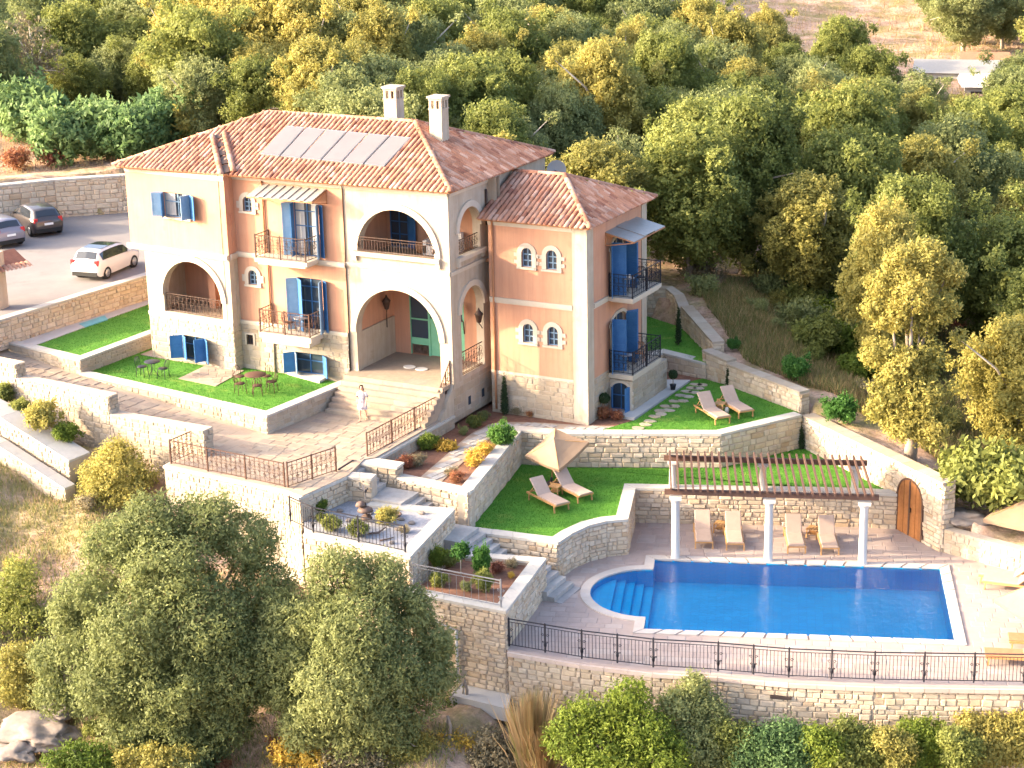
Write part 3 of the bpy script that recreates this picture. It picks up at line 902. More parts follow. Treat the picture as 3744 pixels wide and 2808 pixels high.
# stone path through the bed and along the right wing
cent = [P(*Y3(1450, 700), Z_UP), P(*Y3(1700, 480), Z_UP), P(*Y3(1900, 300), Z_UP), P(*Z4(1480, 1520), Z_UP), P(*Z6(200, 1390), Z_UP), P(*Z6(600, 1395), Z_UP), P(*Z6(1000, 1425), Z_UP), P(*Z6(1420, 1435), Z_UP)]
for i in range(2):
    nn = [cent[0]]
    for a, b_ in zip(cent[:-1], cent[1:]): nn += [a.lerp(b_, .25), a.lerp(b_, .75)]
    cent = nn + [cent[-1]]
Lft = offset_line([(p.x, p.y) for p in cent], .48)
Rgt = offset_line([(p.x, p.y) for p in cent], -.48)
PATHG = Lft + Rgt[::-1]
gp = floor('garden_path', PATHG, Z_UP - .035, M['plazabase'], .1)
pave(gp, PATHG, Z_UP - .035, R(80), 0.42, 0.34, M['greyslab'], rnd=0.5, th=.02, gap=.03)
WALKR = [(4.97, 3.74), (6.48, 3.67), (6.56, 9.6), (4.97, 9.0)]
floor('terrace_walk', WALKR, Z_UP + .06, M['concrete'], .2)
# stepping stones in the upper right lawn
ss = thing('stepping_stones', 'double line of pale stepping stones crossing the upper right lawn', 'stepping stones', P(*Y5(500, 1440), Z_UP))
for (x, y) in ((370, 1565), (440, 1530), (490, 1495), (540, 1450), (600, 1425), (585, 1390), (675, 1385), (650, 1345), (740, 1345), (730, 1295), (815, 1290), (800, 1235), (885, 1248), (860, 1195), (940, 1205), (905, 1160), (985, 1165), (950, 1125), (1020, 1130)):
    p = P(*Y5(x, y), Z_UP)
    a0 = random.uniform(0, 6)
    poly = [(p.x + .27 * random.uniform(.8, 1.15) * math.cos(a0 + t), p.y + .21 * random.uniform(.8, 1.15) * math.sin(a0 + t)) for t in np.linspace(0, 2 * math.pi, 8)[:-1]]
    MB().prism(poly, Z_UP - .02, Z_UP + .03).build('stepping_stone', M['palestone'], ss)
# paved patches in the front lawn (in front of the basement doors)
padp = [[v2(P(*Z3(*q), Z_LAWNB)) for q in ((560, 1185), (860, 1245), (1090, 1120), (790, 1075))], [v2(P(*Z3(*q), Z_LAWNB)) for q in ((250, 990), (560, 1045), (600, 985), (470, 905))]]
for q in padp:
    pad = floor('paved_pad', q, Z_LAWNB + .03, M['plazabase'], .1)
    pave(pad, q, Z_LAWNB + .03, R(35), .5, .4, M['plazaslab'], rnd=.4)
sill = [v2(P(*Z3(*q), Z_LAWNB)) for q in ((1440, 1150), (1700, 1222), (1760, 1190), (1500, 1125))]
floor('door_step', sill, Z_LAWNB + .12, M['concrete'], .2)
# ------------------------------------------------------------------ garden walls
wall('retaining_wall', 'long curved stone retaining wall below the pool deck railing', FENCE, Z_DECK - .02, -10.2, .5, 'pinkcoping', .36, .20, cop_t=.14, cop_over=.10)
wall('terrace_wall', 'tall pale stone corner wall around the planted bed left of the pool', [(5.2, -13.2), (9.21, -13.2), (8.36, -8.48)], -4.86, [-8.4, -8.4, -6.5], .42, ends=(), cop_t=.10, cw=.36, ch=.17)
wall('parapet_wall', 'low stone parapet at the back of the planted bed beside the slate landing', [(8.34, -8.50), (5.54, -9.17)], -4.86, -5.5, .36, cw=.34)
wall('terrace_wall', 'stone wall of the blue gravel terrace with pale coping', [(0.45, -12.2), (5.05, -12.45), (4.2, -7.75)], -3.87, [-8.6, -8.2, -5.6], .42, cop_t=.10)
wall('parapet_wall', 'white coping parapet along the back of the blue gravel terrace', [(4.2, -7.77), (0.95, -8.42)], -3.87, -4.6, .36)
wall('terrace_wall', 'stone wall between the plaza railing and the gravel terrace', [(-0.40, -11.1), (0.0, -8.45), (0.98, -8.28)], -2.98, -4.1, .50, cop_t=.10)
wall('terrace_wall', 'cream stone wall under the long plaza railing, above the olive trees', [(-7.15, -8.5), (-7.15, -10.35), (-1.35, -10.75), (-0.38, -11.1)], -2.98, -6.6, .42, mat='palestone', cop_t=.10)
wall('parapet_wall', 'cream stepped parapet beside the ramp, lowest section at the plaza', [(-11.0, -8.78), (-6.25, -8.92)], -1.87, -5.2, .55, None, mat='palestone', ends='b')
wall('parapet_wall', 'cream stepped parapet beside the ramp, middle section', [(-16.2, -8.28), (-11.0, -8.78)], -1.13, -4.6, .55, None, mat='palestone', ends='b')
wall('parapet_wall', 'cream stepped parapet beside the ramp, highest section at the left edge', [(-23.5, -7.75), (-16.2, -8.28)], -.55, -3.6, .55, None, mat='palestone', ends='b')
O0, O1 = P(*Y2(0, 800), -2.0), P(*Y2(620, 1190), -3.2)
d_ = (O0 - O1) * .35
wall('terrace_wall', 'low cream wall with a wide grey top below the ramp parapet', [v2(O0 + d_), v2(O0), v2(O1)], [-1.7, -2.0, -3.2], [-2.6, -2.9, -4.2], 1.15, 'coping', mat='palestone', cop_over=.0, cop_len=1.1)
O2, O3 = O0 + Vector((.45, -.75, 0)), O1 + Vector((.35, -.75, 0))
wall('terrace_wall', 'lowest cream stone wall on the slope at the left edge', [v2(O2 + d_), v2(O2), v2(O3)], [-2.55, -2.85, -4.05], [-4.2, -4.5, -5.7], .5, 'coping', mat='palestone', cop_len=1.0)
wall('lawn_wall', 'stone wall around the front lawn with the garden tables', [(-16.45, -4.05), (-5.55, -5.65), (-4.98, -0.45)], -2.13, [-2.6, -3.2, -3.2], .40, mat='palestone', cw=.36, ch=.2, cop_t=.08)
wall('lawn_wall', 'low stone wall around the small raised lawn beside the car park', [(-21.3, -3.15), (-16.45, -4.0), (-16.2, 1.6)], -1.52, [-2.4, -2.6, -2.6], .40, mat='palestone', cop_t=.08)
wall('retaining_wall', 'orange lit stone retaining wall in front of the white car', [(-21.6, -6.0), (-21.2, -3.0), (-20.3, 6.2), (-19.9, 9.5)], -.36, -1.8, .40, cw=.42, ch=.2)
wall('retaining_wall', 'long stone wall behind the parked cars', [(-47.0, -7.0), (-38.0, 9.0), (-33.6, 14.8), (-30.9, 17.2), (-24.0, 23.5)], 1.72, -.8, .5, 'coping', cw=.5, ch=.27)
wall('retaining_wall', 'stone wall between the garden beds and the lawn with the beige parasol', [(4.46, -7.04), (2.88, .30), (4.7, .64), (10.53, 3.19), (12.68, 6.86)], -3.44, [-5.1] * 5, .45, cw=.40, ch=.2, cop_t=.10)
wall('bed_wall', 'low stone wall with white coping at the front of the rust coloured beds', [(1.15, -6.72), (4.44, -7.06)], -3.42, [-4.3, -5.2], .42, cop_t=.10)
wall('retaining_wall', 'curving stone wall with pale coping between the parasol lawn and the pool deck', [(4.62, -7.36)] + CURVE + [(8.37, -.58), (16.29, 2.51), (18.05, 3.02)], -4.83, [-5.6] + [-6.5] * 8, .42, cw=.36, ch=.18, cop_t=.10)
def skip_gate(c): return (c - Vector((18.66, 2.56, c.z))).length < .84 and c.z < -4.75 or (c - Vector((18.66, 2.56, -4.75))).length < .84
wall('boundary_wall', 'tall stone boundary wall with the arched wooden gate', [(12.66, 7.03), (20.2, 1.40)], -3.52, -6.6, .55, 'palestone', cw=.38, ch=.18, skip=skip_gate, ends='b')
wall('boundary_wall', 'low pale stone wall right of the arched gate', [(20.3, 1.42), (23.4, .52), (34, -2.6)], -5.36, -6.6, .42, None, mat='palestone')
wall('boundary_wall', 'stone boundary wall behind the upper pair of sun loungers', [(8.21, 9.75), (12.45, 7.35)], [-2.55, -2.62], -3.8, .5, 'palestone', ends='b')
wall('boundary_wall', 'short stone wall step between the upper lawn loungers and the back lawn', [(6.75, 10.55), (8.25, 9.75)], [-2.30, -2.42], -3.7, .5, 'palestone', ends='b')
wall('boundary_wall', 'sloping stone boundary wall behind the right wing of the villa', [(3.75, 15.3), (7.1, 10.95)], [-1.75, -2.0], -3.4, .5, 'palestone', ends='b')
wall('boundary_wall', 'stone wall with rounded corner closing the shaded back lawn', [(-2.0, 15.4), (2.3, 16.9), (2.9, 16.5), (3.75, 15.2)], [-1.35, -1.42, -1.6, -1.9], -3.4, .45, 'palestone')
wall('lawn_wall', 'orange stone bank between the back lawn and the terrace walk', [(4.35, 10.2), (4.75, 10.75), (7.0, 10.35)], [-2.72, -2.72, -2.85], -3.7, .5, 'coping', cw=.45, ch=.26)
wall('plaza_wall', 'white wall under the scrolled stair railing along the plaza', [(-.02, -6.3), (.06, -.25)], -3.02, -3.9, .55, mat='palestone')
pier = thing('stone_pier', 'white topped stone pier at the head of the garden steps', 'pier', (.5, -6.6, -4.3))
MB().prism([(-.35, -7.0), (1.15, -6.75), (1.1, -6.2), (-.35, -6.25)], -4.3, -3.08).build('pier_body', M['mortar'], pier)
st = []
for a_, b_ in (((-.35, -7.0), (1.15, -6.75)), ((1.15, -6.75), (1.1, -6.2))):
    d = (Vector(b_) - Vector(a_)).normalized()
    face_stones(st, a_, b_, (-4.3, -4.3), (-3.08, -3.08), Vector((d.y, -d.x, 0)), .36, .2)
batch(pier, 'stone', 'small_stones', stones_for(M['palestone']), st)
MB().prism([(-.40, -7.06), (1.20, -6.80), (1.15, -6.16), (-.40, -6.2)], -3.08, -2.99).build('pier_cap', M['coping'], pier)

# ------------------------------------------------------------------ steps
es = thing('entrance_steps', 'wide stone steps from the plaza up to the arched entrance', 'steps', (-2.7, -1.6, Z_PLAZA))
nst = 7
for i in range(nst):
    y0 = -2.35 + i * .25
    zt = Z_PLAZA + (i + 1) * (Z_ENTRY - Z_PLAZA) / nst
    k = 5
    for j in range(k):
        xa, xb = lerp(-4.92, -.12, j / k), lerp(-4.92, -.12, (j + 1) / k)
        MB().box(((xa + xb) / 2, y0 + .16 if i < nst - 1 else y0 + .42, zt - .09), (xb - xa - .008, .32 if i < nst - 1 else .84, .18)).build('step_slab', M['plazaslab'], es)
MB().prism([(-4.9, -.6), (-.15, -.6), (-.15, -2.3), (-4.9, -2.3)], Z_PLAZA, [Z_ENTRY - .2, Z_ENTRY - .2, Z_PLAZA + .05, Z_PLAZA + .05]).build('step_core', M['plazabase'], es)
gs = thing('garden_steps', 'straight stone stairway stepping down from the plaza to the pool', 'steps', (4, -7.6, Z_DECK))
zc, x = Z_PLAZA, -.40
flights = [(5, .30, 1.15), (5, .30, 1.3), (5, .30, 1.2), (5, .32, .3)]
for n_s, tr, land in flights:
    for i in range(n_s):
        zc -= (Z_PLAZA - Z_DECK - .03) / 20
        ln = tr if i < n_s - 1 else tr + land
        yl, yh = (-8.32, -6.98) if x + ln < 4.3 else (-9.0, -7.42)
        if x + ln > 8.3: ln = max(.3, 8.3 - x)
        MB().box((x + ln / 2, (yl + yh) / 2, zc - .45), (ln - .004, yh - yl, .9)).build('step_slab', M['greyslab'], gs)
        x += ln
slabpath = [v2(P(*q, -7.95)) for q in (Q1(320, 1085), Q1(800, 1200), Q1(815, 1055), Q1(420, 985))]
floor('concrete_path', slabpath, -7.95, M['concrete'], .5)
b = MB()
b.tube([P(*Q1(385, 990), -7.9), P(*Q1(385, 990), -7.9) + Vector((0, 0, 2.0))], .05, 8).tube([P(*Q1(385, 990), -7.9) + Vector((0, 0, 2.0)), P(*Q1(385, 990), -7.9) + Vector((-1.2, 0, 2.25))], .03, 6)
tag(b.build('white_pole', M['marble']), 'thin white post with a side arm below the planted bed wall', 'post')

# ------------------------------------------------------------------ railings
def curl(b, c, t, r_, s=1, n=9, w_=.010):
    "a flat scroll in the plane of t and z"
    pts = []
    for i in range(n):
        a = i / (n - 1) * 2 * math.pi * 1.15
        rr = r_ * (1 - .55 * i / (n - 1))
        pts.append(Vector(c) + Vector(t) * (s * rr * math.cos(a)) + Vector((0, 0, rr * math.sin(a))))
    b.tube(pts, w_, 4, caps=False)
def railing(name, label, pts, h, post_gap, mat, style='bars', bar_gap=.125, cat='railing', parent=None, z_b=.07, post_w=.05, bw=.016, group=None, posts=True):
    "pts: 3D foot line"
    pts = [Vector(p) for p in pts]
    root = parent or thing(name, label, cat, pts[0], group)
    tr = MB(); br = MB(); scr = MB()
    barmats, poles = [], []
    key = 'bar_%s_%g_%g' % (mat.name, h, bw)
    if key not in UNIT:
        UNIT[key] = MB().box((0, 0, .5), (1, 1, 1)).mesh('bar', mat)
    up = Vector((0, 0, 1))
    for a, c in zip(pts[:-1], pts[1:]):
        L = (c - a).length
        if L < .05: continue
        t = (c - a) / L
        th = Vector((t.x, t.y, 0)).normalized()
        nn = Vector((-th.y, th.x, 0))
        tr.bar(a + up * h, c + up * h, .045, .028)
        br.bar(a + up * z_b, c + up * z_b, .03, .02)
        if style == 'bars': br.bar(a + up * (h - .11), c + up * (h - .11), .022, .016)
        k = max(1, int(round(L / post_gap)))
        for i in range(k + 1): poles.append(a + t * (L * i / k))
        if style == 'bars':
            q = max(2, int(L / bar_gap))
            for i in range(1, q):
                p = a + t * (L * i / q) + up * z_b
                barmats.append(basis(th * bw, nn * bw, up * (h - .11 - z_b), p))
            for i in range(k + 1):      # scroll ornaments beside each post
                p = a + t * (L * i / k)
                for s in (-1, 1):
                    curl(scr, p + th * (.09 * s) + up * h * .62, th, .055, s)
                    curl(scr, p + th * (.07 * s) + up * h * .36, th, .04, s)
                scr.lathe([(.01, 0), (.045, .05), (.06, .12), (.045, .2), (.01, .26)], p + up * .16, 6)
        else:
            q = max(1, int(round(L / .23)))
            hh = h - z_b
            for i in range(q):
                p0 = a + t * (L * (i + .5) / q)
                for lv, r_ in ((.30, hh * .19), (.70, hh * .19)):
                    curl(scr, p0 + up * (z_b + hh * lv), th, r_, 1 if (i + (lv > .5)) % 2 else -1, 9, .0095)
                curl(scr, p0 + th * .1 + up * (z_b + hh * .5), th, hh * .12, -1, 7, .0085)
                barmats.append(basis(th * bw, nn * bw, up * hh, a + t * (L * i / q) + up * z_b))
    tr.build('top_rail', mat, root)
    br.build('bottom_rail', mat, root)
    if posts:
        seen = []
        for p in poles:
            if all((p - s).length > .2 for s in seen):
                seen.append(p)
                MB().box(p + up * (h / 2), (post_w, post_w, h)).lathe([(.0, 0), (.035, .02), (.0, .07)], p + up * h, 6).build('post', mat, root)
    if parent is None:
        batch(root, 'bar', 'small_bars', UNIT[key], barmats)
        if scr.v: tag(scr.build('scrolls', mat, root), kind='stuff')
    else:
        for mw in barmats: pass
        bb = MB()
        for mw in barmats:
            p = mw.translation
            bb.bar(p, p + Vector(mw.col[2][:3]), bw)
        if scr.v:
            n0 = len(bb.v)
            bb.v += scr.v; bb.f += [tuple(i + n0 for i in f_) for f_ in scr.f]; bb.s += scr.s
        tag(bb.build('scrollwork', mat, root), kind='stuff')
    return root
def along(pts, z): return [Vector((p[0], p[1], z)) for p in pts]
fl = offset_line(FENCE, .12)
railing('pool_railing', 'long dark iron railing with thin bars and scrolled posts in front of the pool', along(fl, Z_DECK + .12), 1.02, 1.45, M['ironblue'], bar_gap=.118)
railing('plaza_railing', 'brown scrolled iron railing along the front edge of the plaza, above the cream wall', [P(*Q3(1615, 110), Z_PLAZA), (-7.0, -10.12, Z_PLAZA), (-1.45, -10.5, Z_PLAZA)], .95, 1.6, M['ironbrown'], 'scroll')
railing('plaza_railing', 'brown scrolled iron railing above the gravel terrace with a bent handrail', [(-1.30, -10.5, Z_PLAZA), (-.62, -8.25, Z_PLAZA)], .98, 1.2, M['ironbrown'], 'scroll')
railing('stair_railing', 'long brown scrolled iron railing beside the entrance steps', [(-.46, -6.25, -2.99), (-.30, -1.0, -2.99)], .98, 1.75, M['ironbrown'], 'scroll')
railing('stair_railing', 'curved iron handrail sweeping up beside the entrance steps to the arch pillar', [(-.32, -1.0, -2.95), (-.26, -.72, -2.55), (-.2, -.42, -2.1), (-.15, -.15, -1.7)], .95, 3, M['ironbrown'], 'scroll')
hb = MB().bar(P(*Y3(745, 590), -2.4), P(*Y3(865, 515), -2.3), .05).bar(P(*Y3(745, 590), -2.4), P(*Y3(745, 590), -2.95), .04).bar(P(*Y3(865, 515), -2.3), P(*Y3(865, 515), -2.95), .04)
tag(hb.build('handrail', M['ironblue']), 'short dark handrail at the top of the garden steps', 'handrail')
railing('terrace_railing', 'thin dark railing around the front of the blue gravel terrace', [P(*Y3(360, 1010), -3.87), (0.75, -12.0, -3.85), (4.75, -12.22, -3.85)], .98, 2.1, M['ironblue'], bar_gap=.15)
railing('terrace_railing', 'thin pale railing along the front of the planted bed by the pool', [(5.5, -13.0, -4.85), (8.95, -13.0, -4.85)], .98, 3.3, M['alu'], bar_gap=.28, bw=.011)

# scrolled white side wall of the entrance steps
sw = MB()
prof = [(-.1, -1.7), (-.25, -1.95), (-.5, -2.1), (-.72, -2.35), (-.8, -2.6), (-1.1, -2.72), (-1.3, -2.95), (-1.3, -3.3), (-.1, -3.3)]
vs = [(-.42, y, z) for y, z in prof] + [(.0, y, z) for y, z in prof]
k = len(prof)
sw.add(vs, [tuple(range(k - 1, -1, -1)), tuple(range(k, 2 * k))] + [(i, (i + 1) % k, k + (i + 1) % k, k + i) for i in range(k)])
tag(sw.build('scroll_wall', M['white']), 'white scroll shaped side wall of the entrance steps', 'side wall')
# ------------------------------------------------------------------ the villa
villa = thing('villa', 'pink two storey villa with white arches, blue shutters and a red tiled hip roof', 'villa', (-5.0, 3.0, Z_PLAZA))
villa_stones = []
class Wl:
    "a vertical plane: u runs from A to B, the outside is to the right"
    def __init__(s, A, B):
        s.A, s.B = Vector((A[0], A[1], 0)), Vector((B[0], B[1], 0))
        s.L = (s.B - s.A).length
        s.t = (s.B - s.A) / s.L
        s.n = Vector((s.t.y, -s.t.x, 0))
        s.ang = math.atan2(s.t.y, s.t.x)
    def p(s, u, z, d=0.0):
        q = s.A + s.t * u + s.n * d
        return Vector((q.x, q.y, z))
    def ux(s, x): return (x - s.A.x) / s.t.x
    def uy(s, y): return (y - s.A.y) / s.t.y
def optop(o, u):
    u0, u1, z0, z1 = o[:4]
    rise = o[4] if len(o) > 4 else 0
    if not rise: return z1
    c, r_ = (u0 + u1) / 2, (u1 - u0) / 2
    return z1 - rise + rise * math.sqrt(max(0.0, 1 - ((u - c) / r_) ** 2))
def panel(b, W, z0, z1, ops=(), thick=.30, u0=0.0, u1=None, caps=()):
    u1 = W.L if u1 is None else u1
    br = {u0, u1}
    for o in ops:
        br |= {o[0], o[1]}
        if len(o) > 4 and o[4]:
            c, r_ = (o[0] + o[1]) / 2, (o[1] - o[0]) / 2
            br |= {c - r_ * math.cos(math.pi * i / 20) for i in range(1, 20)}
    br = sorted(x for x in br if u0 - 1e-6 <= x <= u1 + 1e-6)
    for ua, ub in zip(br[:-1], br[1:]):
        if ub - ua < 1e-5: continue
        um = (ua + ub) / 2
        here = sorted([o for o in ops if o[0] < um < o[1]], key=lambda o: o[2])
        la = lb = z0
        segs = []
        for o in here:
            segs.append((la, lb, o[2], o[2]))
            la, lb = optop(o, ua), optop(o, ub)
            b.add([W.p(ua, la), W.p(ub, lb), W.p(ub, lb, -thick), W.p(ua, la, -thick)], [(0, 1, 2, 3)])
            b.add([W.p(ua, o[2]), W.p(ub, o[2]), W.p(ub, o[2], -thick), W.p(ua, o[2], -thick)], [(3, 2, 1, 0)])
        segs.append((la, lb, z1, z1))
        for a0, b0, a1, b1 in segs:
            if max(a1 - a0, b1 - b0) < 1e-4: continue
            b.add([W.p(ua, a0), W.p(ub, b0), W.p(ub, b1), W.p(ua, a1)], [(0, 1, 2, 3)])
            b.add([W.p(ua, a0, -thick), W.p(ub, b0, -thick), W.p(ub, b1, -thick), W.p(ua, a1, -thick)], [(3, 2, 1, 0)])
    for o in ops:
        for u in (o[0], o[1]):
            zt = optop(o, u)
            b.add([W.p(u, o[2]), W.p(u, zt), W.p(u, zt, -thick), W.p(u, o[2], -thick)], [(0, 1, 2, 3)])
    b.add([W.p(u0, z1), W.p(u1, z1), W.p(u1, z1, -thick), W.p(u0, z1, -thick)], [(0, 1, 2, 3)])
    for u in caps:
        b.add([W.p(u, z0), W.p(u, z1), W.p(u, z1, -thick), W.p(u, z0, -thick)], [(0, 1, 2, 3)])
    return b
def surround(b, W, o, wd, proud, legs=True, inn=.05):
    "raised band round an opening"
    u0, u1, z0, z1 = o[:4]
    rise = o[4] if len(o) > 4 else 0
    c, r_ = (u0 + u1) / 2, (u1 - u0) / 2
    zs = z1 - rise
    if rise:
        arc = [(c - r_ * math.cos(a), zs + rise * math.sin(a), c - (r_ + wd) * math.cos(a), zs + (rise + wd) * math.sin(a)) for a in np.linspace(0, math.pi, 25)]
    else:
        arc = [(u0, z1, u0 - wd, z1 + wd), (u1, z1, u1 + wd, z1 + wd)]
    pts = ([(u0, z0, u0 - wd, z0)] if legs else []) + arc + ([(u1, z0, u1 + wd, z0)] if legs else [])
    n = len(pts)
    vs = []
    for ui, zi, uo, zo in pts:
        vs += [W.p(ui, zi, -inn), W.p(ui, zi, proud), W.p(uo, zo, proud), W.p(uo, zo, 0)]
    fs = []
    for i in range(n - 1):
        for k in range(3):
            fs.append((i * 4 + k, i * 4 + k + 1, i * 4 + 4 + k + 1, i * 4 + 4 + k))
    fs += [(0, 1, 2, 3), (4 * n - 4, 4 * n - 3, 4 * n - 2, 4 * n - 1)]
    b.add(vs, fs)
    if legs:
        for wdt, zz in ((wd * .75, z0 + .2), (wd * .75, zs - .08)):     # long stones of the quoined surround
            if zz < zs and rise:
                for u in (u0 - wd - wdt / 2, u1 + wd + wdt / 2):
                    q = W.p(u, zz, proud * .5 - .01)
                    b.box(q, (wdt, proud, .16), W.ang)
    return b
def arch_fill(W, o, d):
    "outline of an opening as 3D points at depth d"
    u0, u1, z0, z1 = o[:4]
    rise = o[4] if len(o) > 4 else 0
    if not rise: return [W.p(u0, z0, d), W.p(u1, z0, d), W.p(u1, z1, d), W.p(u0, z1, d)]
    c, r_ = (u0 + u1) / 2, (u1 - u0) / 2
    return [W.p(u0, z0, d), W.p(u1, z0, d)] + [W.p(c + r_ * math.cos(a), z1 - rise + rise * math.sin(a), d) for a in np.linspace(0, math.pi, 13)]
def shutter(parent, W, hinge, wd, z0, z1, angle, d=.03, mat='blue', side=1, arch=0):
    "a louvred shutter leaf hung at u=hinge, opened by angle from the closed position"
    b = MB()
    di = W.t * (side * math.cos(angle)) + W.n * math.sin(angle)
    nn = di.cross(Vector((0, 0, 1)))
    o = W.p(hinge, 0, d)
    def bx(a0, a1, za, zb, th=.035):
        c = o + di * ((a0 + a1) / 2)
        b.box((c.x, c.y, (za + zb) / 2), (a1 - a0, th, zb - za), math.atan2(di.y, di.x))
    st = .06
    bx(0, st, z0, z1); bx(wd - st, wd, z0, z1); bx(st, wd - st, z0, z0 + .09); bx(st, wd - st, z1 - .07, z1)
    zm = (z0 + z1) / 2
    bx(st, wd - st, zm - .035, zm + .035)
    k = max(4, int((z1 - z0) / .075))
    for i in range(k):
        z = z0 + .09 + (z1 - z0 - .16) * (i + .5) / k
        if abs(z - zm) < .05: continue
        bx(st, wd - st, z - .024, z + .024, .016)
    bx(st, wd - st, z0 + .09, z1 - .07, .006)
    return b.build('shutter', M[mat], parent)
def window(W, o, trim=.2, proud=.05, frame='white', bars=(1, 2), depth=.14, shut=None, curtain=False, trimmat='trim', sill=True, name='window', label=None):
    b = MB()
    if trim: surround(b, W, o, trim, proud)
    if sill: 
        q = W.p((o[0] + o[1]) / 2, o[2] - .05, .03)
        b.box(q, (o[1] - o[0] + 2 * trim + .04, .12, .09), W.ang)
    if not b.v:
        b.box(W.p((o[0] + o[1]) / 2, o[2] - .02, .0), (o[1] - o[0], .1, .04), W.ang)
    win = b.build(name, M[trimmat], villa)
    if label: win['label'] = label
    pts = arch_fill(W, o, -depth)
    pb = MB().add(pts, [tuple(range(len(pts)))])
    pb.build('pane', M['pane'], win)
    fb = MB()
    u0, u1, z0, z1 = o[:4]
    rise = o[4] if len(o) > 4 else 0
    fw = .05
    q = arch_fill(W, o, -depth + .03)
    for a, c in zip(q, q[1:] + q[:1]): fb.bar(a, c, fw * 1.3, .05)
    for i in range(1, bars[0] + 1):
        u = lerp(u0, u1, i / (bars[0] + 1))
        fb.bar(W.p(u, z0, -depth + .025), W.p(u, optop(o, u), -depth + .025), fw * .8, .04)
    for i in range(1, bars[1] + 1):
        z = lerp(z0, z1 - rise * .6, i / (bars[1] + .6))
        fb.bar(W.p(u0, z, -depth + .025), W.p(u1, z, -depth + .025), .04, fw * .8)
    fb.build('frame', M[frame], win)
    if curtain:
        cb = MB()
        for s in (0, 1):
            a, c = (u0, lerp(u0, u1, .38)) if s == 0 else (lerp(u0, u1, .66), u1)
            k = 8
            vs = []
            for i in range(k + 1):
                u = lerp(a, c, i / k)
                dd = -depth + .012 + (.006 if i % 2 else 0)
                vs += [W.p(u, z0 + .05, dd), W.p(u, z1 - .05, dd)]
            cb.add(vs, [(2 * i, 2 * i + 2, 2 * i + 3, 2 * i + 1) for i in range(k)])
        cb.build('curtain', M['curtain'], win)
    for s in (shut or []):
        shutter(win, W, *s[:4], s[4], **(s[5] if len(s) > 5 else {}))
    return win

ZE = 6.42
U1, U2 = (-16.06, -.43), (-10.50, -.80)
WU = Wl(U1, U2)
WUl = Wl((-15.30, WU.p(WU.ux(-15.30), 0).y), U2)
WUr = Wl(U2, (-10.50, .05))
WC = Wl((-10.50, -.20), (-4.98, -.20))
WCb = Wl((-10.50, -.25), (-4.98, -.25))
WA = Wl((-4.98, -.13), (0.0, -.13))
WS = Wl((0.0, -.13), (0.0, 3.20))
WE = Wl((0.0, 3.20), (0.0, 8.60))
WR = Wl((.45, 2.37), (4.95, 2.37))
WRe = Wl((4.95, 2.37), (4.95, 8.35))
# wall pieces
oU = (WU.ux(-13.95), WU.ux(-12.45), 4.35, 5.42)
b = panel(MB(), WU, 2.75, ZE, [oU])
panel(b, WUr, 2.75, ZE)
panel(b, Wl((-16.06, 8.6), U1), 2.75, ZE)
panel(b, Wl((0, 8.6), (-16.06, 8.6)), -2.5, ZE)
b.prism([U1, (-16.06, 4.0), (-15.3, 4.0), (-15.3, -.40)], 2.75, 2.80)
b.build('left_wing_wall', M['pink'], villa)
oUa = (WUl.ux(-14.36), WUl.ux(-11.04), .02, 2.45, 1.66)
oUw = (WUl.ux(-13.45), WUl.ux(-12.15), -2.02, -.95)
b = panel(MB(), WUl, -.15, 2.75, [oUa], .35)
panel(b, WUr, -.15, 2.75)
panel(b, Wl((-15.3, 8.6), (-15.3, WUl.A.y)), -.15, 2.75)
b.build('left_loggia_wall', M['white'], villa)
b = panel(MB(), WUl, -2.5, -.15, [oUw], .35)
panel(b, WUr, -2.5, -.15)
panel(b, Wl((-15.3, 8.6), (-15.3, WUl.A.y)), -2.5, -.15)
b.build('left_basement_wall', M['white'], villa)
def inop(W, ops, mg=.14):
    def f(c):
        u = (c - W.A).dot(W.t)
        return any(o[0] - mg < u < o[1] + mg and o[2] - mg < c.z < o[3] + mg for o in ops)
    return f
face_stones(villa_stones, WUl.A, WUl.B, (-2.3, -2.3), (-.2, -.2), WUl.n, .42, .22, inop(WUl, [oUw]), .022)
face_stones(villa_stones, WUr.A, WUr.B, (-2.3, -2.3), (-.2, -.2), WUr.n, .42, .22, None, .022)
oCu = (WC.ux(-7.45), WC.ux(-6.20), 3.12, 5.42)
oCl = (WC.ux(-7.45), WC.ux(-6.20), -.14, 2.16)
oCs1 = (WC.ux(-10.0), WC.ux(-9.54), 4.82, 5.46, .23)
oCs2 = (WC.ux(-9.95), WC.ux(-9.50), 1.60, 2.24, .22)
b = panel(MB(), WC, -.10, ZE, [(oCu[0], oCu[1], 3.12, 5.42), (oCl[0], oCl[1], -.099, 2.16), oCs1, oCs2])
b.build('centre_wall', M['pink'], villa)
oCb = (WCb.ux(-7.75), WCb.ux(-6.30), -2.08, -1.16)
oCq = (WCb.ux(-10.22), WCb.ux(-9.86), -1.12, -.66)
panel(MB(), WCb, -2.6, -.10, [oCb, oCq], .35).build('centre_basement_wall', M['white'], villa)
face_stones(villa_stones, WCb.A, WCb.B, (-2.4, -2.4), (-.16, -.16), WCb.n, .42, .22, inop(WCb, [oCb, oCq]), .022)
oA1 = (WA.ux(-4.62), WA.ux(-.58), Z_ENTRY - .03, 2.06, 2.02)
oA2 = (WA.ux(-4.36), WA.ux(-.66), 3.50, 5.44, 1.85)
oS1 = (WS.uy(.66), WS.uy(2.62), -1.60, 2.08, .98)
oS2 = (WS.uy(.66), WS.uy(2.50), 3.46, 5.44, .92)
b = panel(MB(), WA, -3.1, ZE, [oA1, oA2], .42, caps=(0.0,))
panel(b, WS, -3.4, ZE, [oS1, oS2], .36)
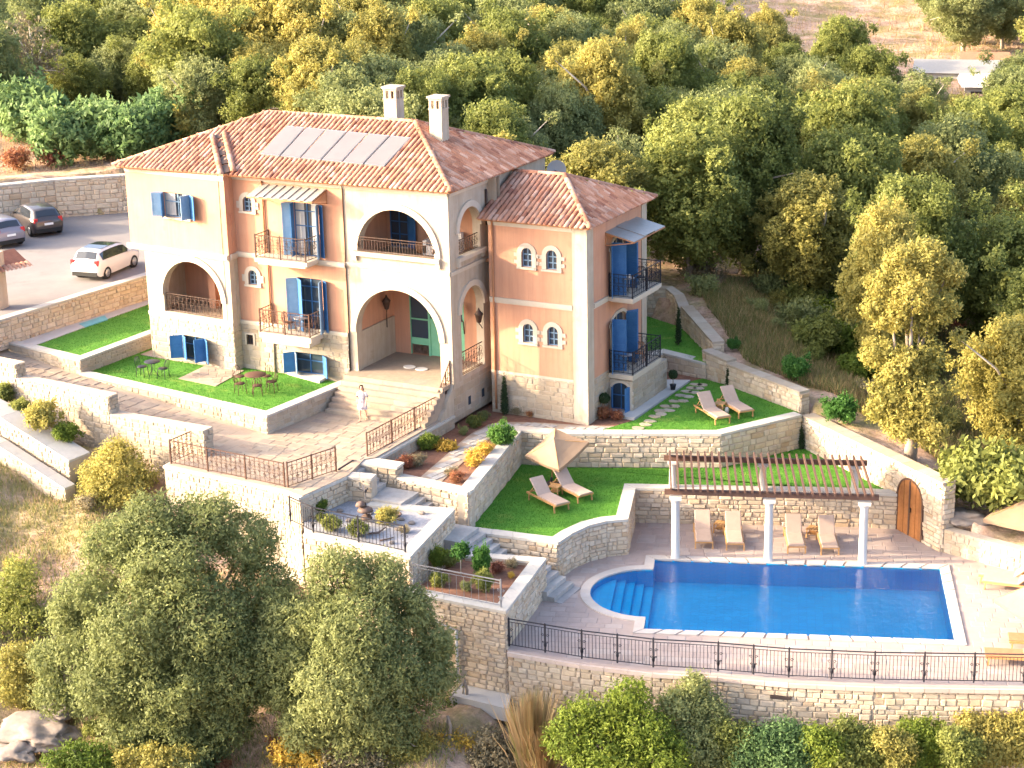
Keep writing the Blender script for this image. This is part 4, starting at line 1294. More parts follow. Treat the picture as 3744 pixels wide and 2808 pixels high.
b.build('arch_block_wall', M['white'], villa)
panel(MB(), WE, 2.0, ZE).build('side_gable_wall', M['white'], villa)
oR = [(WR.ux(2.0), WR.ux(2.48), 2.92, 3.74, .24), (WR.ux(3.14), WR.ux(3.63), 2.92, 3.74, .245), (WR.ux(2.0), WR.ux(2.48), -.32, .50, .24), (WR.ux(3.14), WR.ux(3.63), -.32, .50, .245)]
oRe1 = (WRe.uy(4.78), WRe.uy(6.22), 1.42, 3.80, .30)
oRe2 = (WRe.uy(4.78), WRe.uy(6.22), -1.88, .50, .30)
b = panel(MB(), WR, -1.75, 4.80, oR)
panel(b, WRe, -1.75, 4.80, [oRe1, oRe2])
panel(b, Wl((4.95, 8.35), (0, 8.35)), -3.7, 4.80)
panel(b, Wl((.45, 3.2), (.45, 2.37)), -1.75, 4.80)
b.build('right_wing_wall', M['pink'], villa)
b = panel(MB(), WR, -3.75, -1.75)
panel(b, WRe, -3.75, -1.75)
panel(b, Wl((.45, 3.2), (.45, 2.37)), -3.75, -1.75)
panel(b, Wl((0, 3.2), (.45, 3.2)), -3.75, ZE)
b.build('right_wing_base', M['white'], villa)
face_stones(villa_stones, WR.A, WR.p(3.85, 0), (-3.6, -3.6), (-1.8, -1.8), WR.n, .42, .22, None, .022)
face_stones(villa_stones, WRe.p(.65, 0), WRe.B, (-3.6, -3.6), (-1.8, -1.8), WRe.n, .42, .22, None, .022)
face_stones(villa_stones, WS.A, WS.B, (-3.4, -3.4), (-1.75, -1.75), WS.n, .5, .28, lambda c: (abs(c.y - 1.18) < .3 or abs(c.y - 2.37) < .3) and abs(c.z + 2.78) < .3, .012)
for y in (1.18, 2.37):
    MB().box((.005, y, -2.78), (.03, .20, .36)).build('slit_window', M['pane'], villa)
# white corner piers and bands
for x0, x1 in ((3.87, 4.50),):
    b = MB()
    b.prism([(4.32, 2.33), (4.99, 2.33), (4.99, 2.95), (4.951, 2.95), (4.951, 2.371), (4.32, 2.371)], -3.75, 4.76)
    b.build('corner_pier', M['white'], villa)
    MB().prism([(4.951, 7.85), (4.985, 7.85), (4.985, 8.37), (4.951, 8.37)], -3.75, 4.70).build('corner_pier', M['white'], villa)
def band(W, z0, z1, proud, u0=0.0, u1=None, name='string_course', mat='trim'):
    u1 = W.L if u1 is None else u1
    b = MB()
    q = W.p((u0 + u1) / 2, (z0 + z1) / 2, proud / 2 + .001)
    b.box(q, (u1 - u0, proud, z1 - z0), W.ang)
    q = W.p((u0 + u1) / 2, z0 - .03, proud / 4 + .001)
    b.box(q, (u1 - u0, proud / 2, .06), W.ang)
    return b.build(name, M[mat], villa)
band(WU, 2.76, 2.96, .13, -.12); band(WUr, 2.78, 2.97, .10, .08, .6); band(WC, 2.84, 3.02, .09, .02, WC.L)
band(WA, 2.92, 3.04, .06); band(WS, 2.92, 3.04, .06, .06); band(WR, 1.32, 1.50, .07, .02, 3.86); band(WRe, 1.32, 1.50, .07, .6, 2.0); band(WRe, 1.32, 1.50, .07, 4.95, 5.4)
band(WCb, -.14, -.02, .05); band(WUl, -.2, -.06, .05, .0); band(WR, -1.80, -1.70, .03, 0, 3.86); band(WA, 6.2, 6.36, .07); band(WS, 6.2, 6.36, .07, .07); band(WU, 6.22, 6.36, .05); band(WC, 6.22, 6.36, .05); band(WR, 4.62, 4.74, .05, 0, 3.86)
# archivolts
for W, o in ((WA, oA1), (WA, oA2), (WS, oS1), (WS, oS2), (WUl, oUa)):
    b = surround(MB(), W, o, .26, .075, legs=False, inn=.02)
    b.build('archivolt', M['trim'], villa)
for W, o in ((WA, oA2), (WS, oS2)):
    b = MB().box(W.p((o[0] + o[1]) / 2, o[2] - .02, .02), (o[1] - o[0] + .5, .34, .16), W.ang)
    b.box(W.p(o[0] - .14, o[2] - .16, .05), (.2, .14, .34), W.ang)
    b.box(W.p(o[1] + .14, o[2] - .16, .05), (.2, .14, .34), W.ang)
    b.build('loggia_sill', M['trim'], villa)

# inside the open loggias
b = MB()
b.prism([(-4.9, -.004), (-.36, -.004), (-.36, 3.3), (-4.9, 3.3)], Z_ENTRY - .3, Z_ENTRY)
b.build('porch_floor', M['plazaslab'], villa)
for j in range(2):
    q = P(*(Z4(730, 965), Z4(840, 985))[j], Z_ENTRY)
    MB().prism([(q.x + .28 * math.cos(t), q.y + .22 * math.sin(t)) for t in np.linspace(0, 6.28, 15)[:-1]], Z_ENTRY + .001, Z_ENTRY + .035).build('door_mat', M['curtain'], villa)
b = MB()
panel(b, Wl((-4.9, 3.05), (0, 3.05)), Z_ENTRY, 2.9, [(1.0, 3.7, Z_ENTRY + .001, 1.35)], .25)
panel(b, Wl((-4.72, -.1), (-4.72, 3.05)), Z_ENTRY, 2.9, (), .2)
panel(b, Wl((-4.9, 2.75), (-.36, 2.75)), 3.1, 6.3, [(.35, 1.25, 3.12, 5.1)], .25)
panel(b, Wl((-4.72, -.1), (-4.72, 2.75)), 3.1, 6.3, (), .2)
b.build('loggia_inner_wall', M['pink'], villa)
MB().prism([(-4.9, .05), (-.37, .05), (-.37, 3.3), (-4.9, 3.3)], 2.9, 3.10).build('loggia_floor', M['plazaslab'], villa)
MB().prism([(-4.9, .05), (-.37, .05), (-.37, 3.3), (-4.9, 3.3)], 6.28, 6.36).build('loggia_ceiling', M['trim'], villa)
b = MB()
vs = [(-4.71, .3, Z_ENTRY), (-4.71, 3.04, Z_ENTRY), (-4.71, 3.04, -.1), (-4.71, .3, -.1)]
b.prism([(-4.715, .28), (-4.66, .28), (-4.66, 3.04), (-4.715, 3.04)], Z_ENTRY + .001, -.05)
b.build('porch_dado', M['white'], villa)
# green entrance door
WD = Wl((-4.9, 3.05), (0, 3.05))
door = MB()
for u in (.97, 1.95, 2.72, 3.66): door.bar(WD.p(u, Z_ENTRY, -.06), WD.p(u, 1.35, -.06), .10, .10)
door.bar(WD.p(.95, 1.33, -.06), WD.p(3.7, 1.33, -.06), .1, .1)
door = door.build('entrance_door', M['green'], villa)
MB().box(WD.p(1.46, -.25 + .5, -.1), (.9, .03, 2.5), 0).build('pane', M['pane'], door)
MB().box(WD.p(1.46, -1.1, -.08), (.9, .05, .3), 0).bar(WD.p(1.0, -.1, -.07), WD.p(1.92, -.1, -.07), .08, .06).build('door_rail', M['green'], door)
for u0, u1 in ((2.0, 2.67), (2.77, 3.6)):
    leafd = MB().box(WD.p((u0 + u1) / 2, -.85, -.08), (u1 - u0, .06, 1.66), 0)
    leafd.box(WD.p((u0 + u1) / 2, -.85, -.04), (u1 - u0 - .2, .04, 1.35), 0)
    leafd.build('door_leaf', M['green'], door)
    MB().box(WD.p((u0 + u1) / 2, .64, -.1), (u1 - u0, .03, 1.26), 0).build('pane', M['pane'], door)
MB().box(WD.p(2.62, -.7, .0), (.04, .06, .22), 0).build('handle', M['chrome'], door)
# blue door of the upper loggia
WD2 = Wl((-4.9, 2.75), (-.36, 2.75))
w2 = window(WD2, (.35, 1.25, 3.14, 5.1), trim=0, frame='blue', bars=(1, 3), depth=.1, sill=False, name='loggia_door')
shutter(w2, WD2, 1.27, .5, 3.15, 5.1, .35, side=1)
railing(None, None, [(-4.3, -.2, 3.58), (-.7, -.2, 3.58)], .62, 4, M['iron'], 'bars', bar_gap=.13, parent=MB().bar((-4.3, -.2, 3.6), (-.7, -.2, 3.6), .03).build('loggia_railing', M['iron'], villa), posts=False)
railing(None, None, [(-.02 - .1, .70, 3.54), (-.12, 2.46, 3.54)], .62, 4, M['iron'], 'scroll', parent=MB().bar((-.12, .7, 3.55), (-.12, 2.46, 3.55), .03).build('loggia_railing', M['iron'], villa), posts=False)
railing(None, None, [(-.10, .70, -1.58), (-.10, 2.58, -1.58)], .98, 4, M['ironbrown'], 'scroll', parent=MB().bar((-.1, .7, -1.57), (-.1, 2.58, -1.57), .03).build('porch_railing', M['ironbrown'], villa), posts=False)
# left loggia inside
b = MB()
panel(b, Wl((-15.0, 1.9), (-10.6, 1.9)), -.1, 2.75, [(3.0, 3.9, -.09, 2.0)], .2)
panel(b, Wl((-15.25, -.2), (-15.25, 1.9)), -.1, 2.75, (), .04)
panel(b, Wl((-10.7, 1.9), (-10.7, -.5)), -.1, 2.75, (), .1)
b.box((-12.9, 1.2, 1.3), (.36, .36, 2.85))
b.build('loggia_inner_wall', M['pink'], villa)
MB().prism([(-15.25, -.15), (-10.6, -.4), (-10.6, 2.1), (-15.25, 2.1)], -.3, -.10).build('loggia_floor', M['plazaslab'], villa)
MB().prism([(-15.25, -.15), (-10.6, -.4), (-10.6, 2.1), (-15.25, 2.1)], 2.62, 2.72).build('loggia_ceiling', M['trim'], villa)
MB().box((-11.5, 1.95, .95), (.8, .05, 2.1)).build('loggia_door', M['blue'], villa)
rp = WUl.p(oUa[0] + .03, .03, -.12), WUl.p(oUa[1] - .03, .03, -.12)
railing(None, None, rp, .80, 5, M['iron'], 'scroll', parent=MB().bar(*rp, .03).build('loggia_railing', M['iron'], villa), posts=False)

# windows, doors and shutters
window(WU, oU, trim=.0, frame='paleblue', bars=(1, 1), curtain=True, shut=[(oU[0], .52, 4.36, 5.42, R(150), dict(mat='paleblue')), (oU[0] + .02, .45, 4.36, 5.42, R(62), dict(mat='blue')), (oU[1], .52, 4.36, 5.42, R(150), dict(side=-1, mat='blue')), (oU[1] - .02, .45, 4.36, 5.42, R(75), dict(side=-1, mat='paleblue'))], label='wide window with half open blue shutters and pale curtains')
for o in (oCs1, oCs2): window(WC, o, trim=.19, frame='paleblue', bars=(1, 2))
for o in oR: window(WR, o, trim=.20, frame='paleblue', bars=(1, 2))
window(WC, oCu, trim=.0, frame='blue', bars=(1, 3), curtain=True, sill=False, name='balcony_door', shut=[(oCu[0], .48, 3.14, 5.4, R(150), dict(mat='paleblue')), (oCu[0] + .02, .40, 3.14, 5.4, R(75), dict(mat='blue')), (oCu[1], .48, 3.14, 5.4, R(112), dict(mat='paleblue', side=-1)), (oCu[1] + .06, .3, 3.14, 5.4, R(150), dict(mat='blue', side=-1))])
window(WC, oCl, trim=.0, frame='blue', bars=(1, 3), curtain=False, sill=False, name='balcony_door', shut=[(oCl[0], .48, -.12, 2.14, R(145), dict(mat='paleblue')), (oCl[0] + .02, .58, -.12, 2.14, R(40), dict(mat='blue')), (oCl[1], .5, -.12, 2.14, R(108), dict(mat='paleblue', side=-1)), (oCl[1] + .06, .3, -.12, 2.14, R(150), dict(mat='blue', side=-1))])
window(WUl, oUw, trim=.0, frame='blue', bars=(1, 1), shut=[(oUw[0], .56, -2.0, -.95, R(140)), (oUw[0] + .03, .5, -2.0, -.95, R(35), dict(mat='blue')), (oUw[1], .56, -2.0, -.95, R(140), dict(side=-1)), (oUw[1] - .02, .5, -2.0, -.95, R(60), dict(mat='blue', side=-1))])
window(WCb, oCb, trim=.0, frame='blue', bars=(1, 1), shut=[(oCb[0], .5, -2.06, -1.16, R(135)), (oCb[0] + .03, .5, -2.06, -1.16, R(50), dict(mat='paleblue')), (oCb[1], .55, -2.06, -1.16, R(140), dict(side=-1))])
window(WCb, oCq, trim=.08, frame='iron', bars=(2, 1), depth=.12, sill=False)
for o in (oRe1, oRe2):
    window(WRe, o, trim=.14, frame='white', bars=(1, 2), sill=False, name='balcony_door', shut=[(o[0], .66, o[2] + .02, o[3] - .12, R(155)), (o[0] + .02, .6, o[2] + .02, o[3] - .12, R(78)), (o[1], .62, o[2] + .02, o[3] - .12, R(150), dict(side=-1)), (o[1] - .02, .5, o[2] + .02, o[3] - .12, R(95), dict(side=-1))])

# balconies
def balcony(pts, zt, th, corb, rail_h, mat, label=None):
    "pts: outer corners from wall to wall"
    b = MB().prism(pts, zt - th, zt)
    cx, cy = sum(p[0] for p in pts) / len(pts), sum(p[1] for p in pts) / len(pts)
    sm = [(cx + (p[0] - cx) * .9, cy + (p[1] - cy) * .9) for p in pts]
    b.prism(sm, zt - th - corb, zt - th - .001)
    o = b.build('balcony', M['trim'], villa)
    if label: o['label'] = label
    ins = [(cx + (p[0] - cx) * .95, cy + (p[1] - cy) * .95, zt) for p in pts]
    railing(None, None, [ins[0], ins[1], ins[2], ins[3]], rail_h, 1.3, mat, 'scroll', parent=o)
    return o
balcony([(-8.86, -.21), (-8.86, -1.22), (-6.22, -1.22), (-6.22, -.21)], 3.10, .17, .10, .98, M['iron'])
balcony([(-8.86, -.26), (-8.86, -1.22), (-6.22, -1.22), (-6.22, -.26)], -.16, .22, .22, 1.0, M['ironbrown'])
balcony([(4.96, 4.40), (6.08, 4.40), (6.08, 7.45), (4.96, 7.45)], 1.44, .17, .08, .98, M['ironblue'])
balcony([(4.96, 4.40), (6.08, 4.40), (6.08, 7.45), (4.96, 7.45)], -1.88, .20, .08, .98, M['ironblue'])
# basement room under the right balconies, with the blue garden door
WB = Wl((4.96, 4.50), (6.02, 4.50))
oB = (.10, .94, -3.46, -2.28, .34)
b = panel(MB(), WB, -3.7, -2.16, [oB], .2)
panel(b, Wl((6.02, 4.50), (6.02, 8.2)), -3.7, -2.16)
b.build('basement_room_wall', M['white'], villa)
face_stones(villa_stones, (6.02, 4.5), (6.02, 8.2), (-3.55, -3.55), (-2.2, -2.2), Vector((1, 0, 0)), .42, .22, None, .022)
window(WB, oB, trim=.10, proud=.03, frame='blue', bars=(1, 1), depth=.1, sill=False, name='garden_door', shut=[(oB[0], .36, -3.46, -2.5, R(60)), (oB[1], .34, -3.46, -2.4, R(80), dict(side=-1))])
# awnings
def awning(pts_wall, pts_out, ribs, mat, name='awning'):
    b = MB()
    a0, a1 = Vector(pts_wall[0]), Vector(pts_wall[1])
    o0, o1 = Vector(pts_out[0]), Vector(pts_out[1])
    th = Vector((0, 0, .03))
    k = ribs
    for i in range(k):
        f0, f1 = i / k, (i + 1) / k
        h = Vector((0, 0, .035 if i % 2 else 0))
        q = [a0.lerp(a1, f0) + h, a0.lerp(a1, f1) + h, o0.lerp(o1, f1) + h, o0.lerp(o1, f0) + h]
        b.add(q + [p + th for p in q], [(3, 2, 1, 0), (4, 5, 6, 7), (0, 1, 5, 4), (1, 2, 6, 5), (2, 3, 7, 6), (3, 0, 4, 7)])
    aw = b.build(name, M[mat], villa)
    br = MB()
    for a, o in ((a0, o0), (a1, o1)):
        br.bar(a - Vector((0, 0, .55)), o - Vector((0, 0, .03)), .04).bar(a - Vector((0, 0, .55)), a, .04).bar(a - Vector((0, 0, .02)), o - Vector((0, 0, .02)), .04)
    br.bar(o0 - Vector((0, 0, .02)), o1 - Vector((0, 0, .02)), .04)
    br.build('bracket', M['terracotta'] if mat == 'canopyglass' else M['iron'], aw)
awning([(-9.0, -.21, 6.02), (-5.75, -.21, 6.02)], [(-9.0, -1.30, 5.72), (-5.75, -1.30, 5.72)], 16, 'canopyglass')
awning([(4.96, 4.2, 4.22), (4.96, 7.4, 4.22)], [(6.25, 4.2, 3.92), (6.25, 7.4, 3.92)], 3, 'canopyglass')
# wall lanterns of the porch
def lantern(p, n):
    b = MB()
    p, n = Vector(p), Vector(n)
    b.tube([p - Vector((0, 0, .75)), p - Vector((0, 0, .2)) + n * .06, p + n * .25, p + n * .42 + Vector((0, 0, .12))], .022, 6)
    c = p + n * .42 + Vector((0, 0, .14))
    b.lathe([(.03, 0), (.10, .05), (.17, .36), (.20, .40), (.06, .56), (.02, .66), (.0, .68)], c, 8)
    return b.build('wall_lantern', M['iron'], villa)
lantern((-4.64, 2.35, .35), (.55, -.83, 0)); lantern((-1.2, 3.03, .25), (0, -1, 0)); lantern((-.1, 2.72, .15), (.1, -1, 0))
# drain pipes
MB().tube([WR.p(.22, 4.75, .06), WR.p(.22, -1.7, .06)], .045, 8).tube([WR.p(.22, -1.7, .06), WR.p(.22, -3.4, .06)], .045, 8).build('drain_pipe', M['terracotta'], villa)
MB().tube([WC.p(1.62, 2.8, .06), WC.p(1.62, -.1, .06)], .04, 8).tube([WC.p(1.55, 6.2, .06), WC.p(1.55, 3.05, .06)], .04, 8).build('drain_pipe', M['terracotta'], villa)
MB().tube([WC.p(1.70, -.2, .10), WC.p(1.70, -2.2, .10)], .05, 8).build('drain_pipe', M['bark'], villa)
MB().tube([(.06, 3.0, 5.9), (.06, 3.0, 4.4)], .05, 8).build('drain_pipe', M['iron'], villa)
MB().box((.25, 3.02, 2.9), (.5, .3, .12)).box((.3, 3.02, 2.75), (.2, .2, .3)).build('rain_hopper', M['terracotta'], villa)

# ---------------------------- roofs
tb = MB()
prof = []
for k in range(7):
    a = math.pi * k / 6
    prof.append((math.cos(a), math.sin(a)))
vs = [(x * .5, 0, z * .42) for x, z in prof] + [(x * .40, 1, z * .33 + .02) for x, z in prof]
tb.add(vs, [(k, k + 1, 7 + k + 1, 7 + k) for k in range(6)] + [tuple(range(6, -1, -1))], True)
TILE = tb.mesh('roof_tile', M['tile'])
tiles, ridge_tiles = [], []
PT, CT = .235, .37
def roof_face(poly, tiled=True):
    "poly: eave start, eave end, then up and round; seen from outside"
    A, B = Vector(poly[0]), Vector(poly[1])
    uu = (B - A).normalized()
    nn = (B - A).cross(Vector(poly[2]) - A).normalized()
    if nn.z < 0: nn = -nn
    vv = nn.cross(uu)
    if not tiled: return
    q = [((Vector(p) - A).dot(uu), (Vector(p) - A).dot(vv)) for p in poly]
    L = q[1][0]
    V = max(p[1] for p in q)
    for i in range(int(L / PT)):
        u = (i + .5) * PT
        for j in range(int(V / CT) + 1):
            v = -.06 + j * CT
            if v > .01 and not inpoly([u], [v + CT * .55], q)[0]: continue
            jit = random.uniform(-.012, .012)
            c = A + uu * (u + jit) + vv * v + nn * (.012 + random.uniform(0, .012))
            tl = random.uniform(-.035, .035)
            tiles.append(basis((uu + vv * tl) * .215, (vv - uu * tl + nn * .055) * .44, nn * .205, c))
def cap_line(a, b_):
    a, b_ = Vector(a), Vector(b_)
    d = (b_ - a)
    L = d.length
    d /= L
    sd = d.cross(Vector((0, 0, 1))).normalized()
    up = sd.cross(d).normalized()
    k = int(L / .36)
    for i in range(k):
        ridge_tiles.append(basis(sd * .27, (d + up * .04) * (L / k + .05), up * .25, a + d * (L * i / k) + up * .05))
zr = 8.26
FLc, FRc, BRc, BLc = (-16.35, -.88, 6.44), (.34, -.46, 6.44), (.34, 8.85, 6.44), (-16.35, 8.85, 6.44)
RL, RRr = (-11.45, 4.15, zr), (-3.90, 4.15, zr)
b = MB()
b.add([FLc, FRc, BRc, BLc, RL, RRr], [(0, 1, 5, 4), (1, 2, 5), (2, 3, 4, 5), (3, 0, 4), (3, 2, 1, 0)])
roof = b.build('roof', M['pan'], villa)
roof_face([FLc, FRc, RRr, RL]); roof_face([FRc, BRc, RRr]); roof_face([BLc, FLc, RL])
cap_line(FLc, RL); cap_line(FRc, RRr); cap_line(RL, RRr); cap_line(BRc, RRr)
FN = (Vector(FRc) - Vector(FLc)).cross(Vector(RL) - Vector(FLc)).normalized()
def on_roof(s, h=0.0):
    return onplane(*s, Vector(FLc) + FN * h, FN)
# the step between the left wing's roof and the main roof: a lead valley between two tile kerbs
va, vb = on_roof(Z1(955, 752), .05), on_roof(Z1(885, 440), .05)
vd = (vb - va).normalized()
vs_ = vd.cross(FN).normalized()
b = MB()
for i in range(9):
    f = i / 9
    c = va.lerp(vb, f + .02)
    q = [c - vs_ * .13, c + vs_ * .13, c + vs_ * .13 + vd * .36, c - vs_ * .13 + vd * .36]
    h = FN * (.05 if i % 2 == 0 else .02)
    b.add([p + h for p in q] + [p + h + FN * .05 for p in q], [(4, 5, 6, 7), (0, 1, 5, 4), (1, 2, 6, 5), (2, 3, 7, 6), (3, 0, 4, 7)])
b.build('roof_valley', M['iron'], roof)
cap_line(va + vs_ * .27 + FN * .06, vb + vs_ * .27 + FN * .06); cap_line(va - vs_ * .27 + FN * .06, vb - vs_ * .27 + FN * .06)
# right wing roof
rA, rB, rC, rD = (.12, 2.02, 4.86), (5.28, 2.02, 4.86), (5.28, 8.7, 4.86), (.12, 8.7, 4.86)
rL, rR = (.12, 5.36, 6.20), (2.55, 5.36, 6.20)
b = MB()
b.add([rA, rB, rC, rD, rL, rR], [(0, 1, 5, 4), (1, 2, 5), (2, 3, 4, 5), (3, 0, 4), (3, 2, 1, 0)])
roof2 = b.build('wing_roof', M['pan'], villa)
roof_face([rA, rB, rR, rL]); roof_face([rB, rC, rR])
cap_line(rB, rR); cap_line(rL, rR); cap_line(rC, rR)
batch(villa, 'ridge_tile', 'ridge_tiles', TILE, ridge_tiles)
batch(villa, 'roof_tile', 'roof_tiles', TILE, tiles)
batch(villa, 'stone', 'small_stones', stones_for(M['palestone']), villa_stones)
# eave boards
b = MB()
b.bar((FLc[0] + .1, FLc[1] + .12, 6.40), (FRc[0] - .1, FRc[1] + .12, 6.40), .06, .09).bar((FRc[0] - .12, FRc[1] + .1, 6.40), (BRc[0] - .12, BRc[1], 6.40), .06, .09)
b.bar((rA[0], rA[1] + .12, 4.82), (rB[0] - .1, rB[1] + .12, 4.82), .06, .09).bar((rB[0] - .12, rB[1] + .1, 4.82), (rC[0] - .12, rC[1], 4.82), .06, .09)
b.build('eave_board', M['terracotta'], villa)
# solar collectors lying on the front slope
sp = [on_roof(Z1(1215, 580), .16), on_roof(Z2(352, 522), .16), on_roof(Z2(520, 345), .16), on_roof(Z1(1425, 350), .16)]
for i in range(6):
    f0, f1 = i / 6 + .006, (i + 1) / 6 - .006
    q = [sp[0].lerp(sp[1], f0), sp[0].lerp(sp[1], f1), sp[3].lerp(sp[2], f1), sp[3].lerp(sp[2], f0)]
    fr = MB().add(q + [p - FN * .1 for p in q], [(0, 1, 2, 3), (1, 0, 4, 5), (2, 1, 5, 6), (3, 2, 6, 7), (0, 3, 7, 4)]).build('solar_panel', M['alu'], villa)
    c = sum(q, Vector()) / 4
    qq = [c + (p - c) * .945 + FN * .008 for p in q]
    MB().add(qq, [(0, 1, 2, 3)]).build('collector_glass', M['panel'], fr)
# chimneys
def chimney(x, y, zb, zt, wd, dp):
    b = MB().box((x, y, (zb + zt - .55) / 2), (wd, dp, zt - .55 - zb))
    for sx in (-1, 0, 1):
        for sy in (-1, 0, 1):
            if sx or sy: b.box((x + sx * (wd / 2 - .06), y + sy * (dp / 2 - .06), zt - .37), (.12, .12, .36))
    b.box((x, y, zt - .37), (wd * .5, dp * .5, .36))
    b.box((x, y, zt - .15), (wd + .04, dp + .04, .09)).box((x, y, zt - .06), (wd + .14, dp + .14, .09)).box((x, y, zt - .555), (wd + .05, dp + .05, .05))
    ch = b.build('chimney', M['white'], villa)
    MB().box((x, y, zt - .37), (wd - .26, dp - .26, .34)).build('flue_opening', M['dark'], ch)
chimney(-2.58, 3.86, 6.9, 9.55, .60, .60)
chimney(-5.62, 5.25, 7.2, 9.62, .64, .64)
# satellite dish
dp = P(*Z2(1420, 545), 5.72)
b = MB()
dv = Vector((.35, -.90, .28)).normalized()
a = dv.cross(Vector((0, 0, 1))).normalized(); c = a.cross(dv)
vs, fs = [], []
for j, rr in enumerate((0.02, .16, .30, .43)):
    for k in range(20):
        t = 2 * math.pi * k / 20
        vs.append(dp + (a * math.cos(t) + c * math.sin(t)) * rr - dv * (.10 - .55 * rr * rr))
for j in range(3):
    for k in range(20): fs.append((j * 20 + k, j * 20 + (k + 1) % 20, (j + 1) * 20 + (k + 1) % 20, (j + 1) * 20 + k))
b.add(vs, fs, True)
dish = b.build('satellite_dish', M['concrete'], villa)
MB().tube([dp - dv * .1, dp - dv * .25 - Vector((0, 0, .2)), dp - dv * .25 - Vector((0, 0, 1.1))], .03, 6).tube([dp - c * .4, dp + dv * .42 - c * .1], .012, 5).box(dp + dv * .44 - c * .08, (.08, .08, .08)).build('dish_mast', M['alu'], dish)
# ------------------------------------------------------------------ pergola
pg = thing('pergola', 'white columned pergola with dark brown beams and open slats by the pool', 'pergola', (14.6, -2.2, Z_DECK))
fcol = [(11.30, -3.34), (14.59, -2.17), (17.88, -.99)]
bcol = [(9.72, .12), (13.05, 1.30), (16.42, 2.48)]
ZB = -3.72
for i, (x, y) in enumerate(fcol):
    MB().lathe([(.20, 0), (.20, .06), (.165, .10), (.16, .5), (.15, 2.25), (.17, 2.30), (.19, 2.36), (.23, 2.42)], (x, y, Z_DECK), 18).box((x, y, Z_DECK + 2.47), (.46, .46, .10), PA).build('column', M['marble'], pg)
for i, (x, y) in enumerate(bcol):
    z0 = Z_LAWN2 + .09
    h = ZB - z0
    MB().lathe([(.18, 0), (.18, .05), (.15, .09), (.14, h - .22), (.17, h - .16), (.20, h - .10)], (x, y, z0), 14).box((x, y, ZB - .05), (.42, .42, .09), PA).build('column', M['marble'], pg)
fd = (Vector(fcol[2]) - Vector(fcol[0])).normalized()
for pts, ov in ((fcol, .42), (bcol, .35)):
    a, b_ = Vector(pts[0]) - fd * ov, Vector(pts[2]) + fd * (ov + .1)
    MB().bar((a.x, a.y, ZB + .11), (b_.x, b_.y, ZB + .11), .14, .20).build('beam', M['beam'], pg)
fa, fb = Vector(fcol[0]) - fd * .18, Vector(fcol[2]) + fd * .28
ba, bb_ = Vector(bcol[0]) - fd * .12, Vector(bcol[2]) + fd * .22
for i in range(28):
    f = i / 27
    p, q = fa.lerp(fb, f), ba.lerp(bb_, f)
    e = (q - p).normalized() * .28
    MB().bar((p.x - e.x, p.y - e.y, ZB + .27), (q.x + e.x, q.y + e.y, ZB + .27), .07, .12).build('slat', M['beam'], pg)

# ------------------------------------------------------------------ arched gate
gt = thing('arched_gate', 'arched brown wooden double gate in the tall stone wall', 'gate', (18.66, 2.56, Z_DECK))
WG = Wl((12.66, 7.03), (20.2, 1.40))
gu = (Vector((18.66, 2.56, 0)) - WG.A).dot(WG.t)
go = (gu - .74, gu + .74, Z_DECK + .01, -4.02, .74)
nb = 8
for i in range(nb):
    ua, ub = lerp(go[0], go[1], i / nb) + .006, lerp(go[0], go[1], (i + 1) / nb) - .006
    za, zb = optop(go, ua), optop(go, ub)
    um = (ua + ub) / 2
    pts = [(ua, go[2]), (ub, go[2]), (ub, zb), (um, optop(go, um)), (ua, za)]
    d0, d1 = .012, .055 + .012 * (i % 2)
    vs = [WG.p(u, z, d0) for u, z in pts] + [WG.p(u, z, d1) for u, z in pts]
    MB().add(vs, [(4, 3, 2, 1, 0), (5, 6, 7, 8, 9)] + [(k, (k + 1) % 5, 5 + (k + 1) % 5, 5 + k) for k in range(5)]).build('plank', M['gatewood'], gt)
MB().bar(WG.p(gu, Z_DECK + .03, .075), WG.p(gu, -4.05, .075), .06, .05).build('centre_post', M['beam'], gt)
surround(MB(), WG, go, .07, .08).build('gate_frame', M['beam'], gt)
st = []
for i in range(13):
    a = math.pi * (i + .5) / 13
    zc = -4.02 - .74 + .01
    c = WG.p(gu - .90 * math.cos(a), zc + .90 * math.sin(a), 0)
    tt = WG.t * math.sin(a) + Vector((0, 0, math.cos(a)))
    rr = WG.t * (-math.cos(a)) + Vector((0, 0, math.sin(a)))
    st.append(basis(tt * .20, WG.n * .07, rr * .22, c))
batch(gt, 'arch_stone', 'arch_stones', stones_for(M['stone']), st)
MB().box(WG.p(gu + .1, -5.2, .11), (.05, .06, .18), WG.ang).build('handle', M['iron'], gt)

